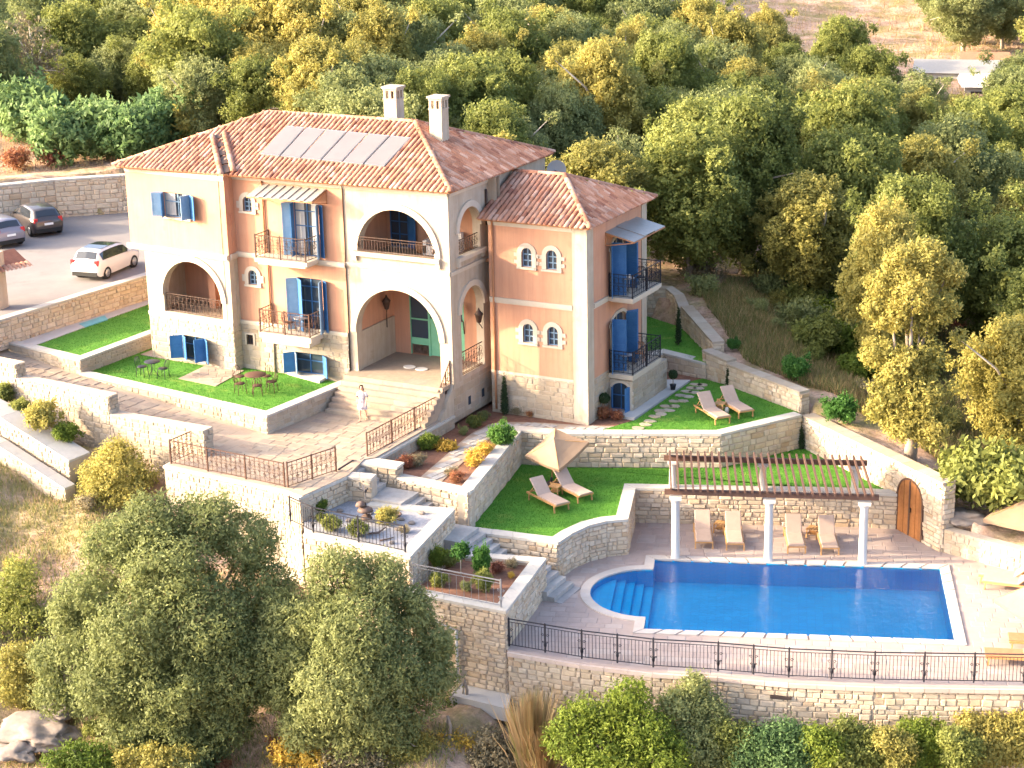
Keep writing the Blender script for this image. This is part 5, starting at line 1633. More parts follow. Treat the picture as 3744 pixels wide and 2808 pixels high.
# ------------------------------------------------------------------ sun loungers: foot end towards -y, head towards +y
def lounger_proto(tilt, mat='fabric'):
    r_ = thing('sun_lounger', 'x', 'sun lounger')
    W2, L = .33, 1.0
    fr = MB()
    for s in (-1, 1): fr.bar((s * W2, -L, .30), (s * W2, L, .30), .045, .07)
    for y in (-L + .03, -.3, .3, L - .03): fr.bar((-W2, y, .30), (W2, y, .30), .045, .05)
    fr.build('frame', M['wood'], r_)
    for s in (-1, 1):
        for y in (-.88, .82): MB().bar((s * W2, y, .30), (s * W2, y - (.04 if y < 0 else -.04), 0), .05).build('leg', M['wood'], r_)
    def pad(y0, z0, y1, z1, th=.055, w_=.31):
        b = MB()
        d = Vector((0, y1 - y0, z1 - z0)).normalized()
        n_ = Vector((0, -d.z, d.y))
        vs = []
        for y, z in ((y0, z0), (y1, z1)):
            for x, o in ((-w_, 0), (w_, 0), (w_, th * .7), (w_ - .03, th), (-w_ + .03, th), (-w_, th * .7)):
                p = Vector((x, y, z)) + n_ * o
                vs.append(p)
        return b.add(vs, [(5, 4, 3, 2, 1, 0), tuple(range(6, 12))] + [(k, (k + 1) % 6, 6 + (k + 1) % 6, 6 + k) for k in range(6)])
    pad(-L - .01, .335, .24, .335).build('seat_cushion', M[mat], r_)
    c_, s_ = math.cos(tilt), math.sin(tilt)
    bl = .80
    pad(.26, .34, .26 + bl * c_, .34 + bl * s_).build('back_cushion', M[mat], r_)
    br = MB()
    for s in (-1, 1):
        br.bar((s * .27, .26, .32), (s * .27, .26 + bl * c_, .32 + bl * s_), .035)
        br.bar((s * .27, .26 + bl * .55 * c_, .32 + bl * .55 * s_), (s * .27, .26 + bl * .8, .30), .03)
    br.build('back_frame', M['wood'], r_)
    return r_
first = {}
def lounger(foot, head_dir, label, group, tilt=R(42), mat='fabric', z=None):
    "foot: middle of the foot end on the ground"
    k = (tilt, mat)
    f = Vector(foot)
    d = Vector((head_dir[0], head_dir[1], 0)).normalized()
    c = f + d * 1.0
    rz = math.atan2(d.y, d.x) - math.pi / 2
    if k not in first:
        first[k] = o = lounger_proto(tilt, mat)
        o.location = c; o.rotation_euler = (0, 0, rz)
    else:
        o = copy_tree(first[k], None, c, rz)
    tag(o, label, 'sun lounger', group)
    return o
dl = P(*Y6(475, 660), Z_LAWN2 + .3) - P(*Y6(720, 785), Z_LAWN2 + .3)
fA = (P(*Y6(720, 790), Z_LAWN2 + .28) + P(*Y6(862, 748), Z_LAWN2 + .28)) / 2; fA.z = Z_LAWN2
fB = (P(*Y6(905, 710), Z_LAWN2 + .28) + P(*Y6(1055, 672), Z_LAWN2 + .28)) / 2; fB.z = Z_LAWN2
lounger(fA, dl, 'wooden sun lounger with raised beige back, front left of the pair beside the parasol', 'sun loungers on the lawns', R(44))
lounger(fB, dl, 'wooden sun lounger with raised beige back directly under the tilted parasol', 'sun loungers on the lawns', R(44))
dl2 = P(*Y5(893, 1325), Z_UP + .3) - P(*Y5(1140, 1475), Z_UP + .3)
fC = (P(*Y5(1140, 1480), Z_UP + .28) + P(*Y5(1325, 1447), Z_UP + .28)) / 2; fC.z = Z_UP
fD = (P(*Y5(1375, 1412), Z_UP + .28) + P(*Y5(1560, 1387), Z_UP + .28)) / 2; fD.z = Z_UP
lounger(fC, dl2, 'wooden sun lounger on the upper right lawn nearest the stepping stones', 'sun loungers on the lawns', R(44))
lounger(fD, dl2, 'wooden sun lounger on the upper right lawn nearest the boundary wall', 'sun loungers on the lawns', R(44))
pdir = Vector((bcol[0][0] - fcol[0][0], bcol[0][1] - fcol[0][1], 0))
names = ['leftmost', 'second from left', 'third from left', 'rightmost']
for i, q in enumerate(((608, 850), (860, 862), (1357, 886), (1628, 898))):
    f = P(*Y7(*q), Z_DECK + .30); f.z = Z_DECK
    lounger(f, pdir, 'beige sun lounger under the pergola, ' + names[i] + ' of the row of four', 'sun loungers under the pergola', R(52))
rd = (-.86, .50)
lounger(P(*Y8(1760, 1160), Z_DECK), (1.0, .12), 'beige sun lounger behind the right edge parasol, farther of the two', 'sun loungers by the right edge', R(44))
lounger(P(*Y8(1800, 1225), Z_DECK), (1.0, .12), 'beige sun lounger beside the right edge parasol, nearer of the two', 'sun loungers by the right edge', R(44))
lounger(P(*Q2(1955, 655), Z_DECK), (1.0, .32), 'orange brown sun lounger behind the pool railing, lower right corner', 'sun loungers by the right edge', R(40), 'terracotta')
lounger(P(*Q2(2075, 575), Z_DECK) + Vector((.1, .3, 0)), (1.0, .32), 'orange brown sun lounger at the right edge, behind the railing one', 'sun loungers by the right edge', R(40), 'terracotta')
# side tables
def side_table(p, label, s=1.0):
    r_ = thing('side_table', label, 'table', p, 'wooden side tables between loungers')
    p = Vector(p)
    for i in range(4): MB().box(p + Vector(((i - 1.5) * .115 * s, 0, .40)), (.10 * s, .46 * s, .03), 0).build('slat', M['wood'], r_)
    for sx in (-1, 1):
        for sy in (-1, 1): MB().bar(p + Vector((sx * .19 * s, sy * .19 * s, .385)), p + Vector((sx * .21 * s, sy * .21 * s, 0)), .045).build('leg', M['wood'], r_)
    MB().box(p + Vector((0, 0, .20)), (.36 * s, .36 * s, .02)).build('shelf', M['wood'], r_)
    return r_
def at(s, z, dz=.4):
    q = P(*s, z + dz); q.z = z
    return q
side_table(at(Y6(730, 610), Z_LAWN2), 'small wooden side table between the parasol loungers')
side_table(at(Y5(1195, 1310), Z_UP), 'small wooden side table between the upper lawn loungers')
side_table(at(Y7(740, 690), Z_DECK), 'low wooden table between the two left pergola loungers')
side_table(at(Y7(1490, 730), Z_DECK), 'low wooden table between the two right pergola loungers')
# bottle and glass left on the upper lawn table side
b = MB().lathe([(.0, 0), (.09, .01), (.10, .16), (.06, .26), (.0, .27)], at(Y5(1265, 1390), Z_UP, .1), 10)
tag(b.build('white_lantern', M['marble']), 'small white lantern standing in the grass between the upper loungers', 'lantern')

# ------------------------------------------------------------------ parasols
def parasol(base, top, tilt, az, size, label, mat='canvas', rot=0.0, crown=.62):
    r_ = thing('parasol', label, 'parasol', base, 'square beige garden parasols')
    base, top = Vector(base), Vector(top)
    MB().tube([base, base.lerp(top, .7), top], .028, 8).build('pole', M['wood'], r_)
    MB().box(base + Vector((0, 0, .05)), (.5, .5, .10)).lathe([(.05, .1), (.05, .35), (.0, .36)], base, 8).build('base', M['ironblue'], r_)
    ax = Vector((math.cos(az), math.sin(az), 0))
    n_ = (Vector((0, 0, 1)) * math.cos(tilt) + ax * math.sin(tilt)).normalized()
    a = Vector((-math.sin(az), math.cos(az), 0))
    b_ = n_.cross(a)
    a, b_ = a * math.cos(rot) + b_ * math.sin(rot), b_ * math.cos(rot) - a * math.sin(rot)
    h = size / 2
    apex = top + n_ * .05
    cor = [top + a * (sx * h) + b_ * (sy * h) - n_ * crown for sx, sy in ((-1, -1), (1, -1), (1, 1), (-1, 1))]
    b = MB()
    for i in range(4):
        p, q = cor[i], cor[(i + 1) % 4]
        k = 5
        rows = []
        for j in range(k + 1):
            f = j / k
            row = []
            for l_ in range(5):
                g = l_ / 4
                e = p.lerp(q, g)
                pt = apex.lerp(e, f) - n_ * (.05 * math.sin(math.pi * f) + .05 * f * math.sin(math.pi * g))
                row.append(pt)
            rows.append(row)
        vs = [pt for row in rows for pt in row]
        b.add(vs, [(j * 5 + l_, j * 5 + l_ + 1, (j + 1) * 5 + l_ + 1, (j + 1) * 5 + l_) for j in range(k) for l_ in range(4)])
        lo = [pt - n_ * .14 for pt in rows[-1]]
        b.add(rows[-1] + lo, [(l_, l_ + 1, 5 + l_ + 1, 5 + l_) for l_ in range(4)])
    b.build('canopy', M[mat], r_)
    rb = MB()
    for i in range(4):
        rb.bar(apex - n_ * .07, cor[i] - n_ * .02, .022)
        rb.bar(apex - n_ * .5, apex.lerp(cor[i], .55) - n_ * .1, .018)
    rb.build('ribs', M['wood'], r_)
    return r_
pb = at(Y6(700, 570), Z_LAWN2, .2)
parasol(pb, onplane(*Y6(720, 235), (pb.x, pb.y, 0), (-.45, .89, 0)), R(24), R(-95), 1.85, 'tilted beige parasol on the lawn over the two loungers', rot=R(77), crown=.50)
q1 = P(3760, 2020, Z_DECK)
parasol(q1, q1 + Vector((0, 0, 2.25)), R(5), R(-120), 2.7, 'orange beige parasol standing by the low wall, upper of the two at the right edge', rot=R(20))
q2 = P(3790, 2330, Z_DECK)
parasol(q2, q2 + Vector((0, 0, 2.1)), R(16), R(-150), 2.5, 'pale beige parasol standing by the pool corner, lower of the two at the right edge', 'canvas', rot=R(15))

# ------------------------------------------------------------------ garden and balcony furniture
def chair(p, rz, mat, parent_label, group=None, h=.86):
    r_ = thing('garden_chair', parent_label, 'chair', (0, 0, 0), group)
    MB().lathe([(.0, .43), (.20, .43), (.21, .45), (.20, .465), (.0, .465)], (0, 0, 0), 12).build('seat', M[mat], r_)
    for sx in (-1, 1):
        for sy in (-1, 1):
            MB().tube([(sx * .16, sy * .16, .45), (sx * .20, sy * .20, 0)], .014, 5).build('leg', M[mat], r_)
    b = MB()
    b.tube([(-.19, .17, .45), (-.20, .22, .72), (-.10, .24, h), (.10, .24, h), (.20, .22, .72), (.19, .17, .45)], .014, 5)
    for x in (-.09, 0, .09): b.tube([(x, .18, .46), (x, .235, h - .01)], .009, 4)
    b.build('backrest', M[mat], r_)
    r_.location = p
    r_.rotation_euler = (0, 0, rz)
    return r_
def round_table(p, mat, label, r0=.38, h=.72, group=None):
    t = thing('garden_table', label, 'table', p, group)
    MB().lathe([(.0, h - .025), (r0, h - .025), (r0 + .01, h - .01), (r0, h), (.0, h)], p, 20).build('table_top', M[mat], t)
    for k in range(3):
        a = 2.1 * k + .4
        p_ = Vector(p)
        MB().tube([p_ + Vector((.08 * math.cos(a), .08 * math.sin(a), h - .03)), p_ + Vector((.06 * math.cos(a), .06 * math.sin(a), .35)), p_ + Vector((.28 * math.cos(a), .28 * math.sin(a), 0))], .014, 5).build('leg', M[mat], t)
    return t
tp = at(Z3(1180, 1150), Z_LAWNB, .7)
round_table(tp, 'ironbrown', 'round brown garden table on the front lawn near the house', .46)
for i, (a, lb) in enumerate(((2.9, 'brown garden chair standing alone left of the round brown table'), (4.2, 'brown garden chair in front left of the round brown table'), (5.4, 'brown garden chair in front right of the round brown table'), (.2, 'brown garden chair right of the round brown table'), (1.5, 'brown garden chair behind the round brown table, against the house'))):
    rr = 1.0 if i == 0 else .72
    chair(tp + Vector((rr * math.cos(a), rr * math.sin(a), 0)), a - math.pi / 2, 'ironbrown', lb, 'garden chairs on the front lawn')
tp2 = at(Z3(345, 1045), Z_LAWNB, .7)
round_table(tp2, 'ironblue', 'dark iron bistro table at the left end of the front lawn', .34)
for a, lb in ((3.3, 'dark iron chair on the left of the bistro table on the lawn'), (0.1, 'dark iron chair on the right of the bistro table on the lawn')):
    chair(tp2 + Vector((.52 * math.cos(a), .52 * math.sin(a), 0)), a - math.pi / 2, 'ironblue', lb, 'garden chairs on the front lawn')
round_table((-7.0, -.78, -.16), 'alu', 'small round table on the lower left balcony', .30)
chair((-7.6, -.75, -.16), 1.6, 'ironbrown', 'small dark chair on the lower left balcony')
round_table((5.55, 5.1, 1.44), 'alu', 'small white table on the upper right balcony with cups', .28)
chair((5.55, 6.4, 1.44), .2, 'ironblue', 'dark chair on the upper right balcony')
for dx, dy in ((-.1, .05), (.1, -.05), (.02, .14)):
    tag(MB().lathe([(.0, 0), (.04, .005), (.05, .10), (.0, .11)], (5.55 + dx, 5.1 + dy, 2.161), 8).build('cup', M['marble']), 'white cup on the small table on the upper right balcony', 'cup', 'cups on the balcony table')
round_table((5.5, 5.0, -1.88), 'alu', 'small pale table on the lower right balcony', .28)
chair((5.55, 6.3, -1.88), .2, 'terracotta', 'reddish chair on the lower right balcony')
# upper loggia: white sofa and round basket
sf = thing('sofa', 'white sofa in the upper arched loggia', 'sofa', (-1.6, 2.2, 3.1))
MB().box((-1.6, 2.15, 3.36), (1.5, .75, .42)).build('seat', M['curtain'], sf)
MB().box((-1.6, 2.50, 3.70), (1.5, .2, .75)).build('backrest', M['curtain'], sf)
for x in (-2.28, -.92): MB().box((x, 2.15, 3.50), (.16, .75, .55)).build('armrest', M['curtain'], sf)
for x, c in ((-1.9, 'ironblue'), (-1.35, 'bark')): MB().box((x, 2.32, 3.72), (.42, .14, .36)).build('cushion', M[c], sf)
tag(MB().lathe([(.0, 0), (.2, .02), (.27, .2), (.24, .42), (.0, .43)], (-2.75, 2.3, 3.1), 14).build('basket', M['terracotta']), 'round brown basket beside the white sofa in the loggia', 'basket')
# pale yellow jars on the lawn wall beside the arch
for i, q in enumerate(((1795, 1160), (1845, 1150), (1895, 1140), (1950, 1125))):
    p = P(*Z3(*q), Z_LAWNB + .02)
    tag(MB().lathe([(.0, 0), (.10, .0), (.15, .15), (.13, .36), (.08, .43), (.10, .48), (.0, .48)], p, 12).build('yellow_jar', M['yellow']), 'pale yellow jar on the lawn beside the arch pillar, ' + ('nearest the window', 'second from the window', 'second from the pillar', 'nearest the pillar')[i], 'jar', 'yellow jars beside the arch')
# turquoise cover lying beside the car park wall
q = [P(*Y1(*s), Z_LAWNA + .02) for s in ((800, 1620), (1060, 1545), (1090, 1575), (860, 1650))]
b = MB().prism([v2(p) for p in q], Z_LAWNA + .005, [Z_LAWNA + .05, Z_LAWNA + .10, Z_LAWNA + .06, Z_LAWNA + .04])
tag(b.build('turquoise_cover', M['turq']), 'turquoise cover lying on the small lawn under the car park wall', 'cover')
kerb = [v2(P(*s, Z_LAWNA)) for s in (Y2(150, 135), Y2(310, 160), Y1(1555, 1400), Y1(1550, 1350))]
floor('lawn_path', kerb, Z_LAWNA + .03, M['concrete'], .1)
# wall spout slots of the pool wall
for s in ((770, 876), (1805, 912), (905, 945)):
    p = P(*Q2(*s), Z_DECK - .6)
for k, (i, f) in enumerate(((3, .9), (6, .10))):
    a, c = Vector(FENCE[i]), Vector(FENCE[i + 1])
    p = a.lerp(c, f)
    d = (c - a).normalized()
    tag(MB().box((p.x + d.y * .05, p.y - d.x * .05, Z_DECK - .55), (.70, .08, .10), math.atan2(d.y, d.x)).build('drain_slot', M['dark']), 'dark drain slot in the pool wall, ' + ('left' if k == 0 else 'right') + ' of two below the railing', 'drain')

# gate canopy at the left edge
gc = thing('gate_canopy', 'white gate pillar with a small red tiled roof at the left edge', 'gate', P(-40, 1262, -1.9))
c0 = P(2, 1240, -1.9)
MB().box((c0.x, c0.y, .15), (.75, .75, 4.1), R(8)).build('pillar', M['white'], gc)
ra, rb_ = P(*Y1(290, 993), 1.45), P(*Y1(-420, 1150), 1.45)
dd = (rb_ - ra).normalized(); pp = Vector((-dd.y, dd.x, 0)); pp = -pp if pp.y < 0 else pp
b = MB().add([ra, rb_, rb_ + pp * 1.1 + Vector((0, 0, .5)), ra + pp * 1.1 + Vector((0, 0, .5)), ra - Vector((0, 0, .08)), rb_ - Vector((0, 0, .08))], [(0, 1, 2, 3), (0, 1, 5, 4)])
b.add([ra + pp * 2.2, rb_ + pp * 2.2, rb_ + pp * 1.1 + Vector((0, 0, .5)), ra + pp * 1.1 + Vector((0, 0, .5))], [(0, 1, 2, 3)])
b.build('canopy_roof', M['pan'], gc)
tl_ = tiles; tiles = []
roof_face([ra, rb_, rb_ + pp * 1.1 + Vector((0, 0, .5)), ra + pp * 1.1 + Vector((0, 0, .5))])
if not tiles: roof_face([rb_, ra, ra + pp * 1.1 + Vector((0, 0, .5)), rb_ + pp * 1.1 + Vector((0, 0, .5))])
batch(gc, 'roof_tile', 'roof_tiles', TILE, tiles)

# ------------------------------------------------------------------ cars
def car(label, pos, head, paintm, roofm=None, L=3.95, Wd=1.70, H=1.46):
    r_ = thing('parked_car', label, 'car', (0, 0, 0), 'cars parked behind the house')
    w_ = Wd / 2
    # stations along x (front = +): x, bottom z, belt half width, belt z, top half width, top z
    S = [(-L / 2, .42, .66, .62, .60, .84), (-L / 2 + .05, .30, .76, .70, .70, .92), (-L / 2 + .14, .24, .82, .88, .66, 1.02), (-L / 2 + .42, .22, .845, .95, .60, 1.38), (-L / 2 + .75, .22, .85, .94, .60, 1.44),
         (-.55, .20, .85, .92, .61, H), (.15, .20, .85, .90, .60, H - .02), (.62, .20, .85, .88, .57, 1.36), (1.18, .22, .83, .86, .72, .95), (L / 2 - .28, .24, .80, .74, .66, .80), (L / 2 - .08, .30, .72, .60, .55, .68), (L / 2, .40, .60, .52, .46, .58)]
    sc = w_ / .85
    def sec(s):
        x, zb, bw, bz, tw, tz = s
        half = [(bw * .93, zb), (bw * .99, (zb + bz) / 2 - .05), (bw, bz - .08), (bw * .975, bz), (tw + .02, tz - .05), (tw * .9, tz), (0, tz + .03)]
        return [(x, -y * sc, z) for y, z in half] + [(x, y * sc, z) for y, z in half[-2::-1]]
    rows = [sec(s) for s in S]
    n_ = len(rows[0])
    b = MB()
    vs = [p for r0 in rows for p in r0]
    fs = [(i * n_ + k, i * n_ + k + 1, (i + 1) * n_ + k + 1, (i + 1) * n_ + k) for i in range(len(rows) - 1) for k in range(n_ - 1)]
    fs += [tuple(range(n_ - 1, -1, -1)), tuple((len(rows) - 1) * n_ + k for k in range(n_))]
    b.add(vs, fs, True)
    b.build('body', M[paintm], r_)
    def strip(pairs, name, mat, off=.012, parent=r_):
        bb = MB()
        vs = []
        for a, c in pairs: vs += [a, c]
        k = len(pairs)
        f2 = [(2 * i, 2 * i + 2, 2 * i + 3, 2 * i + 1) for i in range(k - 1)]
        bb.add(vs, f2)
        return bb.build(name, M[mat], parent)
    def pt(i, k, f, off):     # between section points k and k+1 at fraction f, pushed outwards
        a, c = Vector(rows[i][k]), Vector(rows[i][k + 1])
        q = a.lerp(c, f)
        s = -1 if k < n_ // 2 else 1
        return q + Vector((0, s * off, off * .6))
    for side in (0, 1):
        k = 3 if side == 0 else n_ - 5
        lo, hi = (.12, .92) if side == 0 else (.88, .08)
        idx = [3, 4, 5, 6, 7]
        for (i0, i1), nm in (((3, 5), 'rear_side_window'), ((5, 7), 'front_side_window')):
            pr = []
            for i in range(i0, i1 + 1):
                pr.append((pt(i, k, lo, .012), pt(i, k, hi, .012)))
            if i0 == 5: pr.append((pt(8, k, lo, .012).lerp(pt(7, k, lo, .012), .45), pt(7, k, lo + (hi - lo) * .35, .012).lerp(pt(8, k, lo, .012), .4)))
            g = strip(pr, nm, 'carglass')
    bb = MB()
    for (i, j), nm in (((2, 3), 'rear_window'), ((8, 7), 'windscreen')):
        pr = []
        for k in (4, 5, 6, 7, 8):
            a, c = Vector(rows[i][k]), Vector(rows[j][k])
            nn = Vector((-.5 if nm[0] == 'r' else .5, 0, .6)) * .02
            yy = .93
            p0, p1 = a.lerp(c, .12) + nn, a.lerp(c, .93) + nn
            p0.y *= yy; p1.y *= yy
            pr.append((p0, p1))
        strip(pr, nm, 'carglass')
    if roofm:
        pr = []
        for i in (4, 5, 6, 7):
            a, c = Vector(rows[i][5]), Vector(rows[i][n_ - 6])
            pr.append((Vector((a.x, a.y * .98, a.z + .03)), Vector((c.x, c.y * .98, c.z + .03))))
        strip(pr, 'roof_panel', roofm)
    for x in (-L / 2 + .72, L / 2 - .78):
        for s in (-1, 1):
            y = s * (w_ - .10)
            wh = bpy.data.objects.new('wheel', MB().lathe([(.20, -.095), (.30, -.10), (.315, -.05), (.315, .05), (.30, .10), (.20, .095)], (0, 0, 0), 20).mesh('wheel', M['rubber']))
            link(wh, r_, (x, y, .315))
            wh.rotation_euler = (math.pi / 2, 0, 0)
            rim = bpy.data.objects.new('rim', MB().lathe([(.02, -.103), (.19, -.10), (.205, -.085), (.205, .085), (.19, .10), (.02, .103)], (0, 0, 0), 14).mesh('rim', M['chrome']))
            COL.objects.link(rim); rim.parent = wh
            WORLD[rim] = Vector()
            bb.lathe([(.36, -.005), (.36, .005)], (0, 0, 0), 4) if False else None
    for s in (-1, 1):
        MB().box((-L / 2 + .10, s * .66 * sc, .90), (.14, .20, .24)).build('taillight', M['red'], r_)
        MB().box((L / 2 - .20, s * .58 * sc, .70), (.20, .26, .13)).build('headlight', M['chrome'], r_)
        MB().box((.70, s * (w_ + .07), .98), (.12, .16, .11)).build('mirror', M[paintm], r_)
    MB().box((-L / 2 - .004, 0, .70), (.03, .48, .11)).build('number_plate', M['plate'], r_)
    MB().box((-L / 2 + .05, 0, .36), (.16, 1.36 * sc, .20)).build('bumper', M['rubber'], r_)
    r_.location = pos
    r_.rotation_euler = (0, 0, head)
    return r_
cp = P(*Y1(1080, 1165), Z_CAR); cf = P(*Y1(1372, 1037), Z_CAR)
hd = math.atan2(cf.y - cp.y, cf.x - cp.x)
fw_, lf = Vector((math.cos(hd), math.sin(hd), 0)), Vector((-math.sin(hd), math.cos(hd), 0))
car('white hatchback with a dark glass roof parked by the orange lit wall', cp.lerp(cf, .5) + lf * .80, hd, 'carwhite', 'carglass')
dc = P(*Y1(340, 740), Z_CAR); dc2 = P(*Y1(620, 700), Z_CAR)
hd2 = math.atan2((dc2 - dc).y, (dc2 - dc).x) + math.pi / 2
fw2 = Vector((math.cos(hd2), math.sin(hd2), 0))
car('black hatchback parked in front of the long stone wall', dc.lerp(dc2, .5) + fw2 * 1.65, hd2, 'carblack', None, 4.1, 1.75, 1.50)
gcp = P(*Y1(150, 850), Z_CAR)
car('grey car cut off by the left edge of the photo', gcp + Vector((-2.1, .75, 0)), hd2 + R(8), 'cargrey', None, 4.3, 1.78, 1.44)

# ------------------------------------------------------------------ background sheds and van at upper right
def shed(label, c, L, D, H, rz, wallm, roofm, gz):
    t = thing('shed', label, 'shed', (c[0], c[1], gz))
    MB().box((c[0], c[1], gz + H / 2), (L, D, H), rz).build('wall', M[wallm], t)
    ca, sa = math.cos(rz), math.sin(rz)
    def tp(x, y, z): return (c[0] + ca * x - sa * y, c[1] + sa * x + ca * y, gz + z)
    l, d = L / 2 + .3, D / 2 + .3
    b = MB()
    b.add([tp(-l, -d, H), tp(l, -d, H), tp(l, 0, H + .8), tp(-l, 0, H + .8), tp(l, d, H), tp(-l, d, H)], [(0, 1, 2, 3), (3, 2, 4, 5), (0, 3, 5), (1, 4, 2)])
    b.build('roof', M[roofm], t)
    MB().box(tp(-L * .2, -D / 2 - .02, H * .45), (.9, .06, H * .8), rz).build('door', M['dark'], t)
    MB().box(tp(L * .22, -D / 2 - .02, H * .6), (.8, .06, .7), rz).build('window', M['pane'], t)
s1 = P(3513, 262, -1.1)
shed('shed with a pale metal roof among the far trees at upper right', s1, 7.0, 4.5, 2.6, R(12), 'concrete', 'canopyglass', -3.5)
s2 = P(3590, 300, -1.4)
shed('smaller pale shed among the far trees right of the metal roofed one', s2, 3.0, 4.0, 2.4, R(20), 'concrete', 'marble', -3.9)
s3 = P(3600, 232, -1.2)
shed('little shed with a red roof behind the pale sheds', (s3[0], s3[1]), 3.5, 3.5, 2.3, R(12), 'pink', 'tile', -3.3)
van = thing('parked_van', 'dark blue van at the right edge among the far trees', 'van', P(3738, 330, -4.0))
vp = P(3738, 330, -4.0)
MB().box(vp + Vector((0, 0, .75)), (4.6, 1.9, .9)).box(vp + Vector((-.2, 0, 1.5)), (3.8, 1.7, .7)).build('body', M['cargrey'], van)
MB().box(vp + Vector((-.2, -.86, 1.5)), (3.2, .04, .5)).build('window', M['carglass'], van)
for x in (-1.5, 1.5):
    MB().box(vp + Vector((x, -.9, .33)), (.64, .2, .64)).build('wheel', M['rubber'], van)

# ------------------------------------------------------------------ the woman on the plaza
def person(p, H, face):
    r_ = thing('person', 'woman in a white patterned short dress with long dark hair walking on the plaza', 'person', p)
    k = H / 1.66
    sk = surf('skin', (0.50, 0.28, 0.19), (0.55, 0.32, 0.22), 8, .6, world=False)
    dr = surf('patterned_dress', (0.50, 0.45, 0.45), None, rough=.9, spots=((.06, .05, .10), 6.0, .50), world=False)
    hr = surf('dark_hair', (0.030, 0.015, 0.010), (0.05, .025, .018), 30, .5, world=False)
    fx, fy = math.cos(face), math.sin(face)
    def L(x, y, z): return Vector((p[0] + k * (fx * y + fy * x), p[1] + k * (fy * y - fx * x), p[2] + k * z))
    V, E, Rr = [], [], []
    def chain(pts, start=None):
        last = start
        for (x, y, z, rad) in pts:
            V.append(L(x, y, z)); Rr.append(rad * k)
            if last is not None: E.append((last, len(V) - 1))
            last = len(V) - 1
        return last
    pel = chain([(0, 0, .90, .125)])
    chest = chain([(0, .0, 1.04, .10), (0, .0, 1.18, .118), (0, 0, 1.32, .115)], pel)
    neck = chain([(0, .01, 1.43, .048), (0, .025, 1.50, .062), (0, .035, 1.58, .088), (0, .03, 1.65, .055)], chest)
    for s in (-1, 1):
        hip = chain([(s * .085, 0, .84, .10), (s * .09, .02 + s * .05, .64, .072), (s * .09, s * .12 + .02, .45, .055), (s * .09, s * .13 - .03, .27, .048), (s * .09, s * .15 - .05, .085, .034), (s * .095, s * .15 + .03, .035, .034), (s * .10, s * .15 + .12, .022, .024)], pel)
        sh = chain([(s * .155, 0, 1.355, .052), (s * .215, -.01, 1.20, .040), (s * .235, .0 - s * .04, 1.06, .034), (s * .225, .09 - s * .05, .92, .028), (s * .22, .13 - s * .05, .85, .026), (s * .215, .155 - s * .05, .79, .018)], chest)
        wr = sh - 1
        for f in range(4):
            chain([(s * (.205 + .008 * f), .15 + .014 * f - s * .05, .80, .0085), (s * (.20 + .008 * f), .165 + .012 * f - s * .05, .755 - .006 * (f % 3), .007)], wr)
    me = bpy.data.meshes.new('body')
    me.from_pydata([tuple(v - Vector(p)) for v in V], E, [])
    me.materials.append(sk)
    o = bpy.data.objects.new('body', me)
    link(o, r_, p)
    sm = o.modifiers.new('skin', 'SKIN')
    for i, sv in enumerate(me.skin_vertices[0].data): sv.radius = (Rr[i], Rr[i])
    me.skin_vertices[0].data[0].use_root = True
    ss_ = o.modifiers.new('sub', 'SUBSURF'); ss_.levels = 1; ss_.render_levels = 1
    b = MB()
    prof = [(.215, .56), (.21, .62), (.19, .78), (.165, .90), (.13, 1.04), (.15, 1.20), (.155, 1.30), (.12, 1.37), (.065, 1.41)]
    vs, fs = [], []
    for r0, z in prof:
        for j in range(18):
            t = 2 * math.pi * j / 18
            fold = 1 + (.07 * math.sin(5 * t) if z < .8 else 0)
            vs.append(L(r0 * 1.12 * fold * math.cos(t), r0 * .80 * fold * math.sin(t), z))
    for i in range(len(prof) - 1):
        for j in range(18): fs.append((i * 18 + j, i * 18 + (j + 1) % 18, (i + 1) * 18 + (j + 1) % 18, (i + 1) * 18 + j))
    b.add(vs, fs, True)
    for s in (-1, 1): b.tube([L(s * .13, 0, 1.355), L(s * .21, -.01, 1.22), L(s * .235, -.01, 1.12)], [.075 * k, .066 * k, .062 * k], 8)
    b.build('dress', dr, r_)
    hb_ = MB()
    vs, fs = [], []
    hp = [(.0, 1.71), (.07, 1.695), (.098, 1.64), (.105, 1.57), (.098, 1.50), (.092, 1.40), (.085, 1.30), (.06, 1.22)]
    for i, (r0, z) in enumerate(hp):
        for j in range(13):
            t = math.pi * (.0 + j / 12 * 1.0) + math.pi
            yy = .03 if z > 1.5 else .01
            vs.append(L(r0 * math.cos(t), yy + r0 * 1.08 * math.sin(t) + (.03 if z > 1.55 else -.01), z))
    for i in range(len(hp) - 1):
        for j in range(12): fs.append((i * 13 + j, i * 13 + j + 1, (i + 1) * 13 + j + 1, (i + 1) * 13 + j))
    hb_.add(vs, fs, True)
    hb_.build('hair', hr, r_)
    fb_ = MB()
    for s in (-1, 1): fb_.box(L(s * .033, .115, 1.605), (.016, .016, .01))
    fb_.box(L(0, .118, 1.535), (.035, .02, .012))
    fb_.build('face_features', hr, r_)
pp_ = P(1328, 1537, Z_PLAZA + .02)
person(pp_, 1.50, R(-78))
